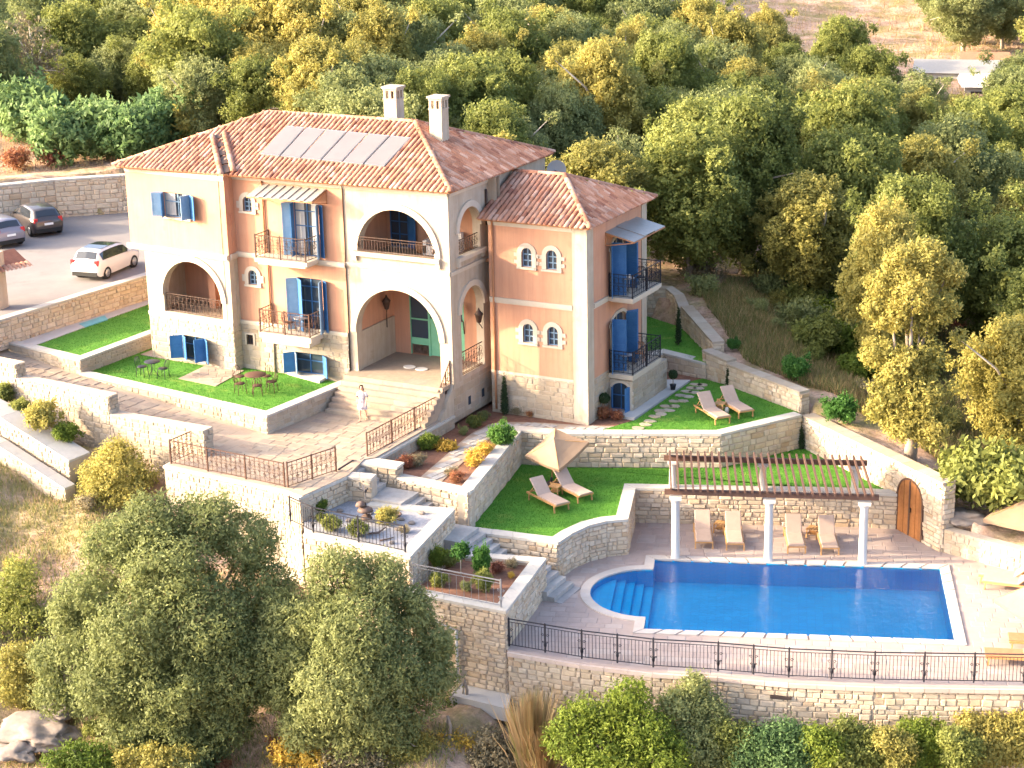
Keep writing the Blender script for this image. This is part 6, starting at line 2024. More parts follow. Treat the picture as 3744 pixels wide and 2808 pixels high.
# ------------------------------------------------------------------ vegetation
def leaves_np(lobes, n_sprig, per, leaf_l, leaf_w, rng, spread=.22, shell=.38, up=.25, hole=.0):
    "leaf quads in sprigs through the lobes' outer volume; returns V, F, tone"
    L = np.array(lobes, float)
    ar = (L[:, 3] * L[:, 4] + L[:, 4] * L[:, 5] + L[:, 3] * L[:, 5])
    k = rng.choice(len(L), n_sprig, p=ar / ar.sum())
    d = rng.normal(size=(n_sprig, 3))
    d /= np.linalg.norm(d, axis=1)[:, None]
    rad = rng.random(n_sprig) ** shell
    c = L[k, :3] + d * L[k, 3:6] * rad[:, None]
    # drop sprigs in a few hollow places so that gaps show
    h = np.sin(c[:, 0] * 2.1 + 1.3 * k) * np.cos(c[:, 1] * 1.9 - k) * np.sin(c[:, 2] * 2.3 + 2 * k)
    keep = h > -1 + hole
    c, d, k = c[keep], d[keep], k[keep]
    m_ = len(c)
    tone_s = rng.normal(.47, .075, m_) + rng.normal(0, .09, len(L))[k]
    out = d + np.array([0, 0, up])
    out /= np.linalg.norm(out, axis=1)[:, None]
    C = np.repeat(c, per, 0)
    O = np.repeat(out, per, 0)
    T = np.repeat(tone_s, per) + rng.normal(0, .07, m_ * per)
    n = len(C)
    nr = O + rng.normal(0, .50, (n, 3))             # blades mostly face outwards
    nr /= np.linalg.norm(nr, axis=1)[:, None]
    ax = np.cross(nr, rng.normal(size=(n, 3))) + O * .45
    ax /= np.linalg.norm(ax, axis=1)[:, None] + 1e-9
    jit = rng.normal(size=(n, 3))
    jit /= np.linalg.norm(jit, axis=1)[:, None]
    pos = C + (jit + O * .5) * (rng.random(n)[:, None] * spread)
    sd = np.cross(ax, nr)
    sd /= np.linalg.norm(sd, axis=1)[:, None] + 1e-9
    sz = rng.uniform(.65, 1.3, n)[:, None]
    a = pos - ax * leaf_l * .5 * sz
    b = pos + ax * leaf_l * .5 * sz
    m1 = pos + sd * leaf_w * .5 * sz
    m2 = pos - sd * leaf_w * .5 * sz
    V = np.stack([a, m1, b, m2], 1).reshape(-1, 3)
    F = np.arange(4 * n).reshape(-1, 4)
    return V, F, np.clip(T, 0, 1)
def lobes_tree(rng, H, r_, n, low=.30, flat=1.0, lean=0.0):
    "a crown of many uneven heads on a rough dome, with small outliers"
    out = []
    hz = H * (1 - low) / 2
    cz = H * low + hz
    for i in range(n):
        f = 1 - 2 * (i + .5) / n
        a = i * 2.39996 + rng.uniform(-.5, .5)
        q = math.sqrt(max(0, 1 - f * f))
        s = r_ * rng.uniform(.20, .40)
        k = rng.uniform(.62, 1.0)
        out.append(((r_ - s) * q * k * math.cos(a) + lean * (f + 1) * .5, (r_ - s) * q * k * math.sin(a), cz + (hz - s * .8) * f * rng.uniform(.85, 1.05), s, s, s * flat * rng.uniform(.75, 1.05)))
    for i in range(max(3, n // 4)):
        a = rng.uniform(0, 6.28)
        s = r_ * rng.uniform(.10, .17)
        k = rng.uniform(.75, 1.12)
        out.append((r_ * k * math.cos(a), r_ * k * math.sin(a), cz + hz * rng.uniform(-.5, .9), s, s, s))
    out.append((lean * .5, 0, cz - hz * .1, r_ * .62, r_ * .62, hz * .72))
    return out
def trunk_mb(rng, H, r_, lobes, rad=.16, n_limb=5, base_z=-.6, bend=.35):
    b = MB()
    top = Vector((rng.uniform(-bend, bend), rng.uniform(-bend, bend), H * .42))
    b.tube([(0, 0, base_z), (rng.uniform(-.1, .1), rng.uniform(-.1, .1), H * .18), top], [rad * 1.25, rad, rad * .75], 7)
    idx = rng.choice(len(lobes), min(n_limb, len(lobes)), replace=False)
    for i in idx:
        c = Vector(lobes[i][:3])
        m_ = top.lerp(c, .5) + Vector((rng.uniform(-.3, .3), rng.uniform(-.3, .3), .15 * H * .2))
        b.tube([top * .9, m_, c], [rad * .55, rad * .38, rad * .12], 5)
    return b
CROWN, TRUNK = {}, {}
def proto(key, mat, H, r_, n_lobe, sprigs, per, ll, lw, seed, low=.3, hole=.35, bark='bark', trad=.16, spread=.24, limbs=5, lean=0.0, flat=1.0, shell=.38):
    rng = np.random.default_rng(seed)
    lb = lobes_tree(rng, H, r_, n_lobe, low, flat, lean)
    V, F, T = leaves_np(lb, sprigs, per, ll, lw, rng, spread, shell, hole=hole)
    CROWN[key] = np_mesh('crown', V, F, M[mat], T)
    if trad: TRUNK[key] = trunk_mb(rng, H, r_, lb, trad, limbs).mesh('trunk', M[bark])
    return key
def tree(key, name, label, cat, pos, s=1.0, rz=0.0, sz=None, group=None):
    t = thing(name, label, cat, (0, 0, 0), group)
    for nm, dct in (('trunk', TRUNK), ('crown', CROWN)):
        if key in dct:
            o = bpy.data.objects.new(nm, dct[key])
            COL.objects.link(o)
            o.parent = t
    t.location = pos
    t.rotation_euler = (0, 0, rz)
    t.scale = (s, s, sz or s)
    return t
# the wood: eight crowns, each used many times at its own size and turn
for i in range(3): proto('oak%d' % i, 'oak', 6.4 + i * .6, 3.2, 24 + 2 * i, 5200, 11, .165, .095, 100 + i, low=.05, hole=.28)
for i in range(3): proto('olive%d' % i, 'olive', 6.0 + i * .5, 3.1, 24 + 2 * i, 5000, 11, .165, .085, 120 + i, low=.06, hole=.32, bark='palebark')
for i in range(3): proto('yell%d' % i, 'yellowleaf', 6.8 + i * .7, 2.8, 24 + 2 * i, 4600, 11, .165, .09, 140 + i, low=.10, hole=.40, bark='palebark', limbs=8)
proto('bare0', 'brownleaf', 7.5, 2.6, 10, 420, 6, .26, .10, 160, low=.3, hole=.6, bark='palebark', trad=.15, limbs=9)
proto('bush0', 'fresh', 1.5, 1.05, 9, 520, 8, .20, .085, 170, low=.08, hole=.3, trad=0)
proto('bush1', 'olive', 1.4, .95, 8, 420, 8, .17, .07, 171, low=.08, hole=.35, trad=0)
proto('bush2', 'lime', 1.7, 1.1, 9, 560, 8, .20, .09, 172, low=.08, hole=.3, trad=0)
proto('bush3', 'yellowleaf', 1.6, 1.1, 9, 520, 8, .20, .08, 173, low=.08, hole=.35, trad=0)
proto('bush4', 'bluegreen', 2.2, 1.7, 10, 900, 8, .24, .10, 174, low=.05, hole=.3, trad=0)
proto('bush5', 'brownleaf', 1.1, .9, 8, 300, 7, .16, .05, 175, low=.08, hole=.45, trad=0)
proto('bush6', 'rust', 1.0, .75, 7, 300, 7, .15, .06, 176, low=.1, hole=.35, trad=0)
proto('bush7', 'gold', .9, .6, 7, 260, 7, .16, .05, 177, low=.1, hole=.3, trad=0)
proto('bush8', 'oak', 1.7, 1.15, 9, 620, 8, .19, .09, 178, low=.06, hole=.3, trad=0)

NOGO = [[(-50, -12), (-40, 12), (-33, 20), (-24, 27), (-17, 15), (-14, 12.5), (1, 12.5), (-1, 18), (3.5, 19), (9.5, 12.5), (14, 10), (18.5, 8), (22.5, 5.5), (26, 4), (40, 2), (40, -40), (-50, -40)],
        [(2, 18), (4, 23), (9, 20), (13, 15.5), (15, 11.5), (14, 10), (9.5, 12)]]
field = [(2250, -40), (2600, 20), (2910, 95), (3117, 160), (3324, 90), (3400, -40)]
sheds = [(s1[0], s1[1]), (s2[0], s2[1]), (s3[0], s3[1]), (vp[0], vp[1])]
rng = np.random.default_rng(23)
cand = []
tries = 0
pts = []
while tries < 40000 and len(pts) < 380:
    tries += 1
    dep = 16 + 165 * rng.random() ** 1.25
    sx = rng.uniform(-260, 4000)
    v = ray(sx, 600); h = np.array([v[0], v[1]]) / np.linalg.norm(v[:2])
    dist = 66 + dep
    x, y = CAM[0] + h[0] * dist, CAM[1] + h[1] * dist
    if any(inpoly([x], [y], q)[0] for q in NOGO): continue
    if y < 8 and x < 20: continue
    gz = ground(x, y)
    px, py = proj((x, y, gz))
    far = (dist - 66) / 165
    s = rng.uniform(.78, 1.22) * (1.0 + .1 * far)
    tx, ty = proj((x, y, gz + 7.2 * s))
    if py > 1900 or ty > 1750 or py < -120: continue
    if 2230 < tx < 3420 and ty < np.interp(tx, [2230, 2400, 2600, 2910, 3117, 3324, 3420], [-60, -40, -5, 55, 100, 45, -60]): continue
    if 3400 < tx < 3680 and ty < 300 and py > 300: continue
    if tx < 700 and py > 470: continue
    if any(abs(x - a) < 5 and -16 < y - b < 4 for a, b in sheds): continue
    
    dmin = 3.3 + 1.9 * far + (1.2 if py > 700 else 0)
    if any((x - a) ** 2 + (y - b) ** 2 < dmin ** 2 for a, b, *_ in pts): continue
    # keep the crowns off the villa's roof line and walls
    r_ = 3.1 * s
    if x < 5.5 and y < 8.6 + r_ + 1.2 and x > -18: continue
    pts.append((x, y, gz, s, tx, (py + ty) / 2, dist))
def kind_at(px, py, rng):
    u = rng.random()
    if px < 640 and py < 420: return 'bare' if u < .12 else ('oak' if u < .5 else 'olive')
    if 640 <= px < 1350: return 'yell' if u < .68 else ('olive' if u < .9 else 'oak')
    if px > 2950 and py > 850: return 'yell' if u < .22 else ('oak' if u < .8 else 'olive')
    if py < 420: return 'yell' if u < .20 else ('olive' if u < .62 else 'oak')
    return 'yell' if u < .16 else ('olive' if u < .45 else 'oak')
cols = [(250, 'at the left edge'), (650, 'left of the villa roof'), (1150, 'behind the solar panels'), (1700, 'behind the chimneys'), (2250, 'behind the right wing'), (2800, 'beyond the boundary wall'), (3300, 'above the gate'), (9999, 'at the right edge')]
rows_ = [(60, 'top row'), (230, 'far wood'), (420, 'middle wood'), (700, 'near wood'), (9999, 'front row')]
desc = {'oak': 'dark green bushy tree', 'olive': 'grey green olive tree', 'yell': 'yellow green tree', 'bare': 'half bare pale tree'}
nm_ = {'oak': 'oak_tree', 'olive': 'olive_tree', 'yell': 'yellow_green_tree', 'bare': 'half_bare_tree'}
cells = {}
for p in pts:
    k = kind_at(p[4], p[5], rng)
    c_ = next(t for lim, t in cols if p[4] < lim); r0 = next(t for lim, t in rows_ if p[5] < lim)
    cells.setdefault((k, c_, r0), []).append(p)
ORD = ['leftmost'] + [q + ' from the left' for q in 'second third fourth fifth sixth seventh eighth ninth tenth eleventh twelfth thirteenth fourteenth fifteenth sixteenth seventeenth eighteenth nineteenth twentieth'.split()]
for (k, c_, r0), lst in cells.items():
    lst.sort(key=lambda p: p[4])
    for i, p in enumerate(lst):
        lab = '%s %s, %s' % (desc[k], c_, r0)
        if len(lst) > 1: lab += ', ' + (ORD[i] if i < len(lst) - 1 else 'rightmost') + ' there'
        v = '%s%d' % (k, rng.integers(0, 3) if k != 'bare' else 0)
        tree(v, nm_[k], lab, 'tree', (p[0], p[1], p[2]), p[3], rng.uniform(0, 6.28), p[3] * rng.uniform(.85, 1.15), 'trees in the wood behind the villa')

# trees that stand out
proto('bigyell', 'yellowleaf', 9.5, 3.9, 34, 5500, 9, .24, .12, 201, low=.2, hole=.5, bark='palebark', trad=.2, limbs=9)
for (s, z, lab, sc, rz) in (((980, 520), .3, 'tall yellow tree directly behind the left end of the villa roof', 1.05, .4), ((1240, 520), 0, 'big yellow green tree behind the middle of the villa roof', .92, 2.0), ((760, 470), .5, 'tall yellow tree with a bare forked trunk left of the roof ridge', .95, 4.0)):
    q = P(*s, z)
    tree('bigyell', 'yellow_tree', lab, 'tree', (q.x, q.y, ground(q.x, q.y)), sc, rz, None, 'big yellow trees behind the roof')
GATE_TREE = True
q = P(3700, 1700, -5.0)
tree('yell1', 'yellow_tree', 'yellow green tree above the parasols at the right edge', 'tree', (q.x, q.y, -5.2), .9, 2.2)
for (s, z, key, lab, sc) in (((2905, 1385), -3.0, 'bush0', 'bright green round bush just above the boundary wall, left of two', .68), ((3075, 1530), -3.4, 'bush0', 'bright green bush above the boundary wall, right of two', .78),
        ((2680, 1290), -2.6, 'bush0', 'small green plant on the bare track beyond the boundary wall', .35), ((3560, 1830), -4.8, 'bush8', 'dark green bush between the gate wall and the right edge', 1.5), ((3680, 1880), -5.2, 'bush8', 'dark green bush beside the low pale wall', 1.6), ((3290, 1440), -4.0, 'bush2', 'lime green bush below the tall yellow tree', .9),
        ((3200, 1480), -3.7, 'bush5', 'dry brown bush on the track left of the tall yellow tree', .8), ((2560, 1060), -2.6, 'bush5', 'mauve brown dry bush behind the garden wall', 1.4), ((2480, 980), -2.4, 'bush5', 'brown dry bush right of the upper balcony', 1.2)):
    q = P(*s, z)
    tree(key, 'bush', lab, 'bush', (q.x, q.y, min(z + .2, ground(q.x, q.y) + .05)), sc, rng.uniform(0, 6))
# hedge of bushes beyond the car park wall
hl = ['at the left edge', 'second from the left', 'third from the left', 'fourth from the left', 'fifth from the left', 'sixth from the left', 'behind the roof corner', 'highest on the right']
for i, (s, k) in enumerate((((-20, 520), 'bush4'), ((130, 540), 'bush4'), ((240, 590), 'bush4'), ((360, 570), 'bush4'), ((480, 590), 'bush4'), ((560, 560), 'bush4'), ((650, 545), 'bush4'), ((740, 500), 'bush4'))):
    q = P(*s, 1.8)
    tree(k, 'bush', 'bushy blue green shrub beyond the car park wall, ' + hl[i], 'bush', (q.x, q.y, ground(q.x, q.y) - .1), 1.5 + .25 * (i % 2), i * 1.1, None, 'bushes beyond the car park wall')
for i, s in enumerate(((700, 560), (830, 520))):
    q = P(*s, 1.6)
    tree('bush3', 'bush', 'golden bush behind the left end of the roof, ' + ('lower' if i == 0 else 'upper'), 'bush', (q.x, q.y, ground(q.x, q.y)), 2.0, i * 2.0)
for i, s in enumerate(((60, 610), (190, 600))):
    q = P(*s, 1.8)
    tree('bush6', 'bush', 'orange dry shrub on the bank above the car park wall, ' + ('left' if i == 0 else 'right'), 'bush', (q.x, q.y, ground(q.x, q.y)), 1.3, i * 2.0)

# the two olive trees in front, and the shrubs round them
def near_tree(name, label, mat, center_px, z_mid, lobes_px, sprigs, per, ll, lw, seed, hole=.45, bark='bark', rad=.22, base=None, shell=.42, spread=.2, group=None, cat='tree', lob_s=1.0):
    "lobes given as photo pixels (x, y, radius px, depth offset m) about a crown standing at the depth of center_px on level z_mid"
    rngl = np.random.default_rng(seed)
    c = P(*center_px, z_mid)
    k = ppx(c)
    R_, U_, F_ = Vector(_r), Vector(_u), Vector(_f)
    Fh = Vector((F_.x, F_.y, 0)).normalized()
    bz = base if base is not None else ground(c.x, c.y)
    root = Vector((c.x, c.y, bz))
    lb = []
    for (x, y, rp, dp) in lobes_px:
        q = c + R_ * ((x - center_px[0]) / k) - U_ * ((y - center_px[1]) / k) + Fh * dp
        r0 = rp / k * lob_s
        lb.append((q.x - root.x, q.y - root.y, q.z - root.z, r0, r0, r0 * .92))
    V, F, T = leaves_np(lb, sprigs, per, ll, lw, rngl, spread, shell, hole=hole)
    t = thing(name, label, cat, root, group)
    o = bpy.data.objects.new('crown', np_mesh('crown', V, F, M[mat], T))
    link(o, t, root)
    b = MB()
    top = Vector((0, 0, max(.8, (c.z - bz) * .55)))
    b.tube([(0, 0, -.7), (.08, .05, top.z * .5), top], [rad * 1.3, rad, rad * .8], 8)
    for l_ in lb[::2]:
        e = Vector(l_[:3])
        m_ = top.lerp(e, .5) + Vector((rngl.uniform(-.3, .3), rngl.uniform(-.3, .3), 0))
        b.tube([top * .92, m_, e], [rad * .55, rad * .35, rad * .1], 5)
    o = bpy.data.objects.new('trunk', b.mesh('trunk', M[bark]))
    link(o, t, root)
    return t
near_tree('olive_tree', 'large silvery olive tree in front of the plaza wall, lit from the left', 'olive', (640, 2250), -4.6,
    [(560, 1930, 150, 0), (760, 1920, 140, .3), (420, 2020, 140, .2), (640, 2060, 190, -.8), (900, 2010, 130, .6), (330, 2200, 150, 0), (520, 2250, 190, -1.3), (760, 2240, 200, -1.0), (960, 2180, 140, .4), (300, 2370, 130, .2), (430, 2450, 170, -.8), (650, 2440, 190, -1.2), (860, 2420, 180, -.7), (480, 2620, 130, -.4), (640, 2640, 140, -.8), (820, 2600, 140, -.5), (960, 2360, 150, .4), (990, 2500, 120, .3), (180, 2420, 90, .3), (200, 2550, 90, .2), (560, 2730, 110, -.3), (740, 2730, 110, -.3), (320, 2560, 90, .2), (250, 2280, 90, .4)],
    19500, 9, .155, .055, 301, base=-8.9, lob_s=.88, shell=.33, hole=.5, spread=.26)
near_tree('olive_tree', 'darker round olive tree beside the planted bed wall', 'olive', (1310, 2400), -5.6,
    [(1230, 2110, 130, 0), (1380, 2130, 120, .2), (1130, 2250, 130, 0), (1300, 2270, 180, -.9), (1480, 2250, 120, .3), (1100, 2420, 130, .1), (1260, 2450, 190, -1.1), (1440, 2420, 160, -.6), (1580, 2370, 90, .4), (1590, 2480, 90, .3), (1180, 2570, 130, -.5), (1370, 2570, 140, -.7), (1510, 2540, 110, -.2), (1050, 2520, 120, .2), (1020, 2380, 130, .3), (1040, 2270, 110, .3), (1120, 2650, 110, -.2), (1280, 2670, 110, -.3), (1440, 2660, 100, -.2)],
    15500, 9, .15, .052, 302, base=-9.3, lob_s=.88, shell=.33, hole=.5, spread=.26)
near_tree('shrub', 'round golden green shrub below the cream parapet', 'yellowleaf', (430, 1760), -3.9,
    [(430, 1700, 95, 0), (350, 1740, 70, .1), (510, 1730, 75, .1), (400, 1800, 90, -.3), (490, 1810, 80, -.3), (330, 1830, 60, 0), (430, 1650, 50, .1)], 2600, 8, .12, .05, 303, rad=.08, base=-4.9, cat='shrub')
near_tree('yellow_tree', 'tall sunlit yellow tree with a thick trunk above the arched gate', 'yellowleaf', (3340, 1300), .3,
    [(3290, 960, 60, 0), (3390, 950, 75, .2), (3470, 1010, 65, .4), (3220, 1040, 55, 0), (3330, 1060, 85, -.3), (3430, 1110, 80, .1), (3260, 1150, 70, 0), (3190, 1130, 40, .1), (3370, 1190, 60, .3), (3200, 1290, 60, 0), (3290, 1330, 75, -.3), (3390, 1310, 70, .2), (3240, 1420, 70, -.2), (3350, 1440, 85, -.4), (3440, 1420, 60, .3), (3290, 1540, 70, -.2), (3390, 1560, 75, -.2), (3200, 1500, 40, 0), (3450, 1530, 50, .2)],
    5200, 9, .15, .07, 306, base=-4.3, rad=.24, hole=.55)
for i, (c, zz, lob, mt, lb_, n) in enumerate((
    ((800, 1830), -5.2, [(700, 1830, 55, 0), (800, 1820, 60, 0), (890, 1810, 55, 0), (960, 1850, 50, 0)], 'rust', 'orange dry shrub against the cream plaza wall', 420),
    ((1700, 2620), -8.8, [(1640, 2600, 60, 0), (1720, 2620, 70, 0), (1690, 2680, 60, 0), (1610, 2670, 50, 0)], 'oak', 'dark green shrub below the concrete path', 620),
    ((1640, 2740), -9.0, [(1600, 2720, 50, 0), (1680, 2730, 60, 0), (1720, 2770, 50, 0)], 'gold', 'golden weed shrub at the bottom, right of the olive trees', 260),
    ((2160, 2700), -7.5, [(2120, 2600, 70, 0), (2080, 2700, 90, 0), (2220, 2640, 90, 0), (2180, 2760, 110, -.3), (2300, 2560, 80, .1), (2350, 2660, 100, -.2), (2420, 2750, 110, -.4), (2280, 2780, 100, -.5)], 'lime', 'big bright green tree top at the bottom in front of the pool wall', 2600),
    ((2540, 2640), -7.4, [(2540, 2520, 60, .1), (2480, 2590, 80, 0), (2580, 2620, 85, 0), (2540, 2720, 110, -.3), (2640, 2760, 90, -.3)], 'olive', 'grey green tree top in front of the pool wall below the railing', 1700),
    ((2880, 2740), -7.9, [(2760, 2730, 80, 0), (2860, 2700, 80, 0), (2950, 2740, 85, 0), (2850, 2790, 90, -.3), (2720, 2790, 70, 0)], 'bluegreen', 'blue green shrub at the bottom edge in front of the pool wall', 1500),
    ((3150, 2740), -7.9, [(3090, 2680, 60, 0), (3160, 2730, 80, 0), (3230, 2770, 80, 0), (3080, 2770, 80, -.2)], 'oak', 'dark green shrub at the bottom edge under the drain slots', 1100),
    ((3380, 2730), -8.0, [(3330, 2690, 60, 0), (3400, 2700, 75, 0), (3460, 2760, 80, 0), (3330, 2770, 75, -.2)], 'lime', 'lime green shrub at the bottom edge right of the drain slots', 1200),
    ((3650, 2700), -7.9, [(3540, 2640, 45, 0), (3640, 2660, 60, 0), (3700, 2720, 90, 0), (3600, 2740, 85, 0), (3740, 2650, 60, 0)], 'yellowleaf', 'yellow green shrub at the lower right corner', 1300),
    ((2690, 2720), -7.8, [(2650, 2690, 55, 0), (2720, 2700, 60, 0), (2690, 2770, 70, 0)], 'oak', 'green shrub at the bottom between the grey green and the blue green one', 620),
    ((3010, 2750), -7.8, [(2980, 2700, 50, 0), (3030, 2740, 65, 0), (2990, 2790, 60, 0)], 'lime', 'lime green shrub at the bottom right of the blue green one', 620),
    ((3270, 2750), -7.8, [(3240, 2710, 50, 0), (3290, 2740, 60, 0), (3260, 2790, 60, 0)], 'yellowleaf', 'small yellowish shrub at the bottom under the right drain slot', 520),
    ((3510, 2760), -7.8, [(3480, 2700, 45, 0), (3530, 2740, 60, 0), (3500, 2790, 60, 0)], 'oak', 'green shrub at the bottom left of the corner shrub', 560),
    ((1100, 2760), -8.7, [(1040, 2740, 60, 0), (1120, 2750, 65, 0), (1180, 2780, 60, 0)], 'gold', 'orange gold weed shrub at the bottom between the two olive trees', 420),
    ((1290, 2780), -8.8, [(1230, 2770, 60, 0), (1310, 2760, 60, 0), (1370, 2785, 60, 0)], 'brownleaf', 'pinkish brown dry scrub at the bottom below the darker olive tree', 420),
    ((1480, 2770), -8.9, [(1430, 2750, 60, 0), (1510, 2770, 65, 0), (1550, 2730, 45, 0)], 'yellowleaf', 'yellow green weed shrub at the bottom below the concrete path', 520),
    ((1830, 2740), -8.6, [(1790, 2700, 50, 0), (1840, 2760, 60, 0), (1770, 2780, 60, 0)], 'brownleaf', 'brown dry scrub at the bottom left of the plume grass', 420),
    ((560, 2790), -8.4, [(480, 2780, 60, 0), (570, 2780, 70, 0), (660, 2790, 60, 0)], 'yellowleaf', 'yellow shrub at the bottom edge under the large olive tree', 520),
    ((90, 2280), -6.6, [(40, 2180, 90, .3), (110, 2280, 90, .3), (20, 2300, 90, .5), (60, 2120, 70, .6)], 'oak', 'dark shaded shrub at the left edge beside the large olive tree', 800),
    ((90, 2480), -7.4, [(60, 2420, 70, .2), (130, 2450, 60, .2), (40, 2510, 70, 0), (110, 2540, 60, 0)], 'yellowleaf', 'yellow and green shrub at the lower left edge', 700),
    ((270, 2790), -8.4, [(220, 2770, 60, 0), (300, 2770, 70, 0), (370, 2790, 60, 0)], 'lime', 'low green bush in the lower left corner', 500))):
    near_tree('shrub', lb_, mt, c, zz, lob, int(n * 1.7), 8, .12, .055, 310 + i, rad=.06, hole=.35, cat='shrub')
# tall dry plume grass in front of the pool wall's corner
def plume(px, py0, py1, z, n, wpx, label, mat='drygrass', name='plume_grass', hh=1.0):
    b0 = P(px, py1, z)
    k = ppx(b0)
    h = (py1 - py0) / k
    rg = np.random.default_rng(int(px))
    a = rg.uniform(0, 6.28, n); rr = np.abs(rg.normal(0, wpx / k / 2.6, n))
    base = np.stack([rr * .35 * np.cos(a), rr * .35 * np.sin(a), np.zeros(n)], 1)
    ht = h * rg.uniform(.45, 1.0, n)
    tip = np.stack([rr * np.cos(a), rr * np.sin(a), ht], 1)
    sd = np.stack([-np.sin(a + 1), np.cos(a + 1), np.zeros(n)], 1) * .018
    mid = base * .5 + tip * .5 + np.stack([np.zeros(n), np.zeros(n), ht * .12], 1)
    V = np.stack([base - sd, base + sd, mid + sd * 1.4, mid - sd * 1.4, mid - sd * 1.4, mid + sd * 1.4, tip + sd * .2, tip - sd * .2], 1).reshape(-1, 3)
    F = np.arange(8 * n).reshape(-1, 4)
    T = np.repeat(np.clip(rg.normal(.5, .25, n), 0, 1), 2)
    o = bpy.data.objects.new(name, np_mesh(name, V, F, M[mat], T))
    link(o, None, b0)
    return tag(o, label, 'grass clump')
plume(1945, 2490, 2840, -9.6, 1500, 150, 'tall dry yellow plume grass in front of the pool wall corner')
plume(1990, 2620, 2860, -9.6, 700, 120, 'shorter pinkish dry grass clump beside the tall plume grass')
# plants along the foot of the parapet
for i, (s, k, sc, lab) in enumerate((((15, 1465), 'bush8', .55, 'dark green plant at the foot of the cream parapet, left edge'), ((80, 1500), 'bush8', .4, 'small dark plant below the cream parapet, second from the left edge'), ((150, 1560), 'bush3', .75, 'yellow green bush between the parapet and the grey wall top'), ((245, 1610), 'bush2', .55, 'lime green bush at the end of the grey wall top'))):
    q = P(*s, -2.9)
    z = -2.1 - max(0, (q.x + 16) * .22)
    q = P(*s, z)
    tree(k, 'bush', lab, 'bush', (q.x, q.y, z - .15), sc, i * 1.3)

# ---------------------------- planted beds
def small(key, s, z, sc, lab, cat='shrub', name='shrub', rz=0.0, sz=None):
    q = P(*s, z)
    return tree(key, name, lab, cat, (q.x, q.y, z - .02), sc, rz, sz)
zb = Z_UP - .06
small('bush2', Y3(1470, 430), zb, .42, 'lime green shrub left of the yellow cushion plant')
yb = P(*Y3(1590, 425), zb)
rngy = np.random.default_rng(5)
V, F_, T = leaves_np([(0, 0, .16, .55, .38, .20), (.25, .1, .14, .35, .3, .16)], 420, 7, .10, .05, rngy, .08, .3)
o = bpy.data.objects.new('yellow_plant', np_mesh('yellow_plant', V, F_, M['gold'], T)); link(o, None, yb)
tag(o, 'low bright yellow cushion plant in the bed below the stair railing', 'plant')
for s, k, sc, lab in ((Y3(1850, 250), 'bush8', .34, 'dark green shrub in the bed against the white stair wall'), (Y3(1760, 310), 'bush1', .28, 'grey green shrub lower in the bed against the stair wall'), (Y3(1920, 190), 'bush1', .30, 'olive shrub in the bed near the slit windows'), (Y3(1300, 580), 'bush6', .55, 'dark red plant beside the white stone pier'), (Y3(1390, 560), 'bush5', .5, 'mauve brown plant in front of the red one by the pier'),
        (Y3(2060, 400), 'bush0', .62, 'fresh green shrub beside the curving slate path'), (Y3(1850, 560), 'bush7', .75, 'golden orange grass in the triangular bed, lower of two'), (Y3(1930, 470), 'bush7', .6, 'golden orange grass in the triangular bed, upper of two'), (Y3(1700, 690), 'bush6', .45, 'reddish plant at the front corner of the triangular bed'), (Y3(1660, 640), 'bush5', .35, 'pale dry plant in the triangular bed'),
        (Z6(690, 1300), 'bush7', .45, 'yellow small plant at the foot of the right wing wall'), (Z6(400, 1290), 'bush5', .4, 'brown small plant at the foot of the right wing wall'), (Z6(520, 1310), 'bush6', .3, 'reddish small plant at the foot of the right wing wall'), (Z6(1270, 1330), 'bush6', .55, 'dark red plants in front of the blue garden door'), (Z6(1400, 1345), 'bush6', .45, 'dark red plants right of the corner pier')):
    small(k, s, zb, sc, lab, rz=random.uniform(0, 6))
# columnar cypresses
def cypress(q, h, lab, w_=.17):
    rg = np.random.default_rng(int(abs(q.x * 31 + q.y * 17)))
    lb = [(0, 0, h * (.12 + .8 * i / 8), w_ * (1 - .75 * (i / 8) ** 1.6), w_ * (1 - .75 * (i / 8) ** 1.6), h * .11) for i in range(9)]
    V, F, T = leaves_np(lb, int(330 * h), 6, .075, .03, rg, .06, .4, 1.2)
    t = thing('cypress', lab, 'cypress', q, 'slim young cypresses in the garden')
    o = bpy.data.objects.new('foliage', np_mesh('foliage', V, F, M['cypress'], T)); link(o, t, q)
    MB().tube([q - Vector((0, 0, .1)), q + Vector((0, 0, h * .3))], .03, 6).build('trunk', M['bark'], t)
cypress(P(*Z6(265, 1295), zb), 1.85, 'slim cypress against the stone base of the right wing')
cypress(P(*Y5(775, 720), Z_BACK), 1.75, 'slim tall cypress on the shaded back lawn', .14)
cypress(P(*Y5(1278, 1130), Z_UP), .85, 'small cypress at the boundary wall behind the upper loungers', .10)
cypress(P(*Q7(965, 1290), Z_LAWN2), .95, 'small cypress in the corner of the parasol lawn', .10)
# topiary balls in pots
def topiary(q, lab, r0=.22, h=.62):
    rg = np.random.default_rng(int(abs(q.x * 13 + q.y * 7)))
    t = thing('topiary', lab, 'topiary', q, 'ball topiaries by the right wing')
    V, F, T = leaves_np([(0, 0, h + r0 * .5, r0, r0, r0)], 420, 6, .06, .035, rg, .04, .15)
    o = bpy.data.objects.new('ball', np_mesh('ball', V, F, M['cypress'], T)); link(o, t, q)
    MB().tube([q, q + Vector((0, 0, h + .1))], .02, 6).build('stem', M['bark'], t)
    MB().lathe([(.0, 0), (.10, 0), (.14, .22), (.15, .24), (.0, .24)], q, 12).build('pot', M['ironblue'], t)
topiary(P(*Z6(1270, 1290), Z_UP + .06), 'ball topiary beside the blue garden door')
topiary(P(*Z6(1965, 1035), Z_UP + .06), 'ball topiary at the far end of the pale terrace walk', .18, .6)
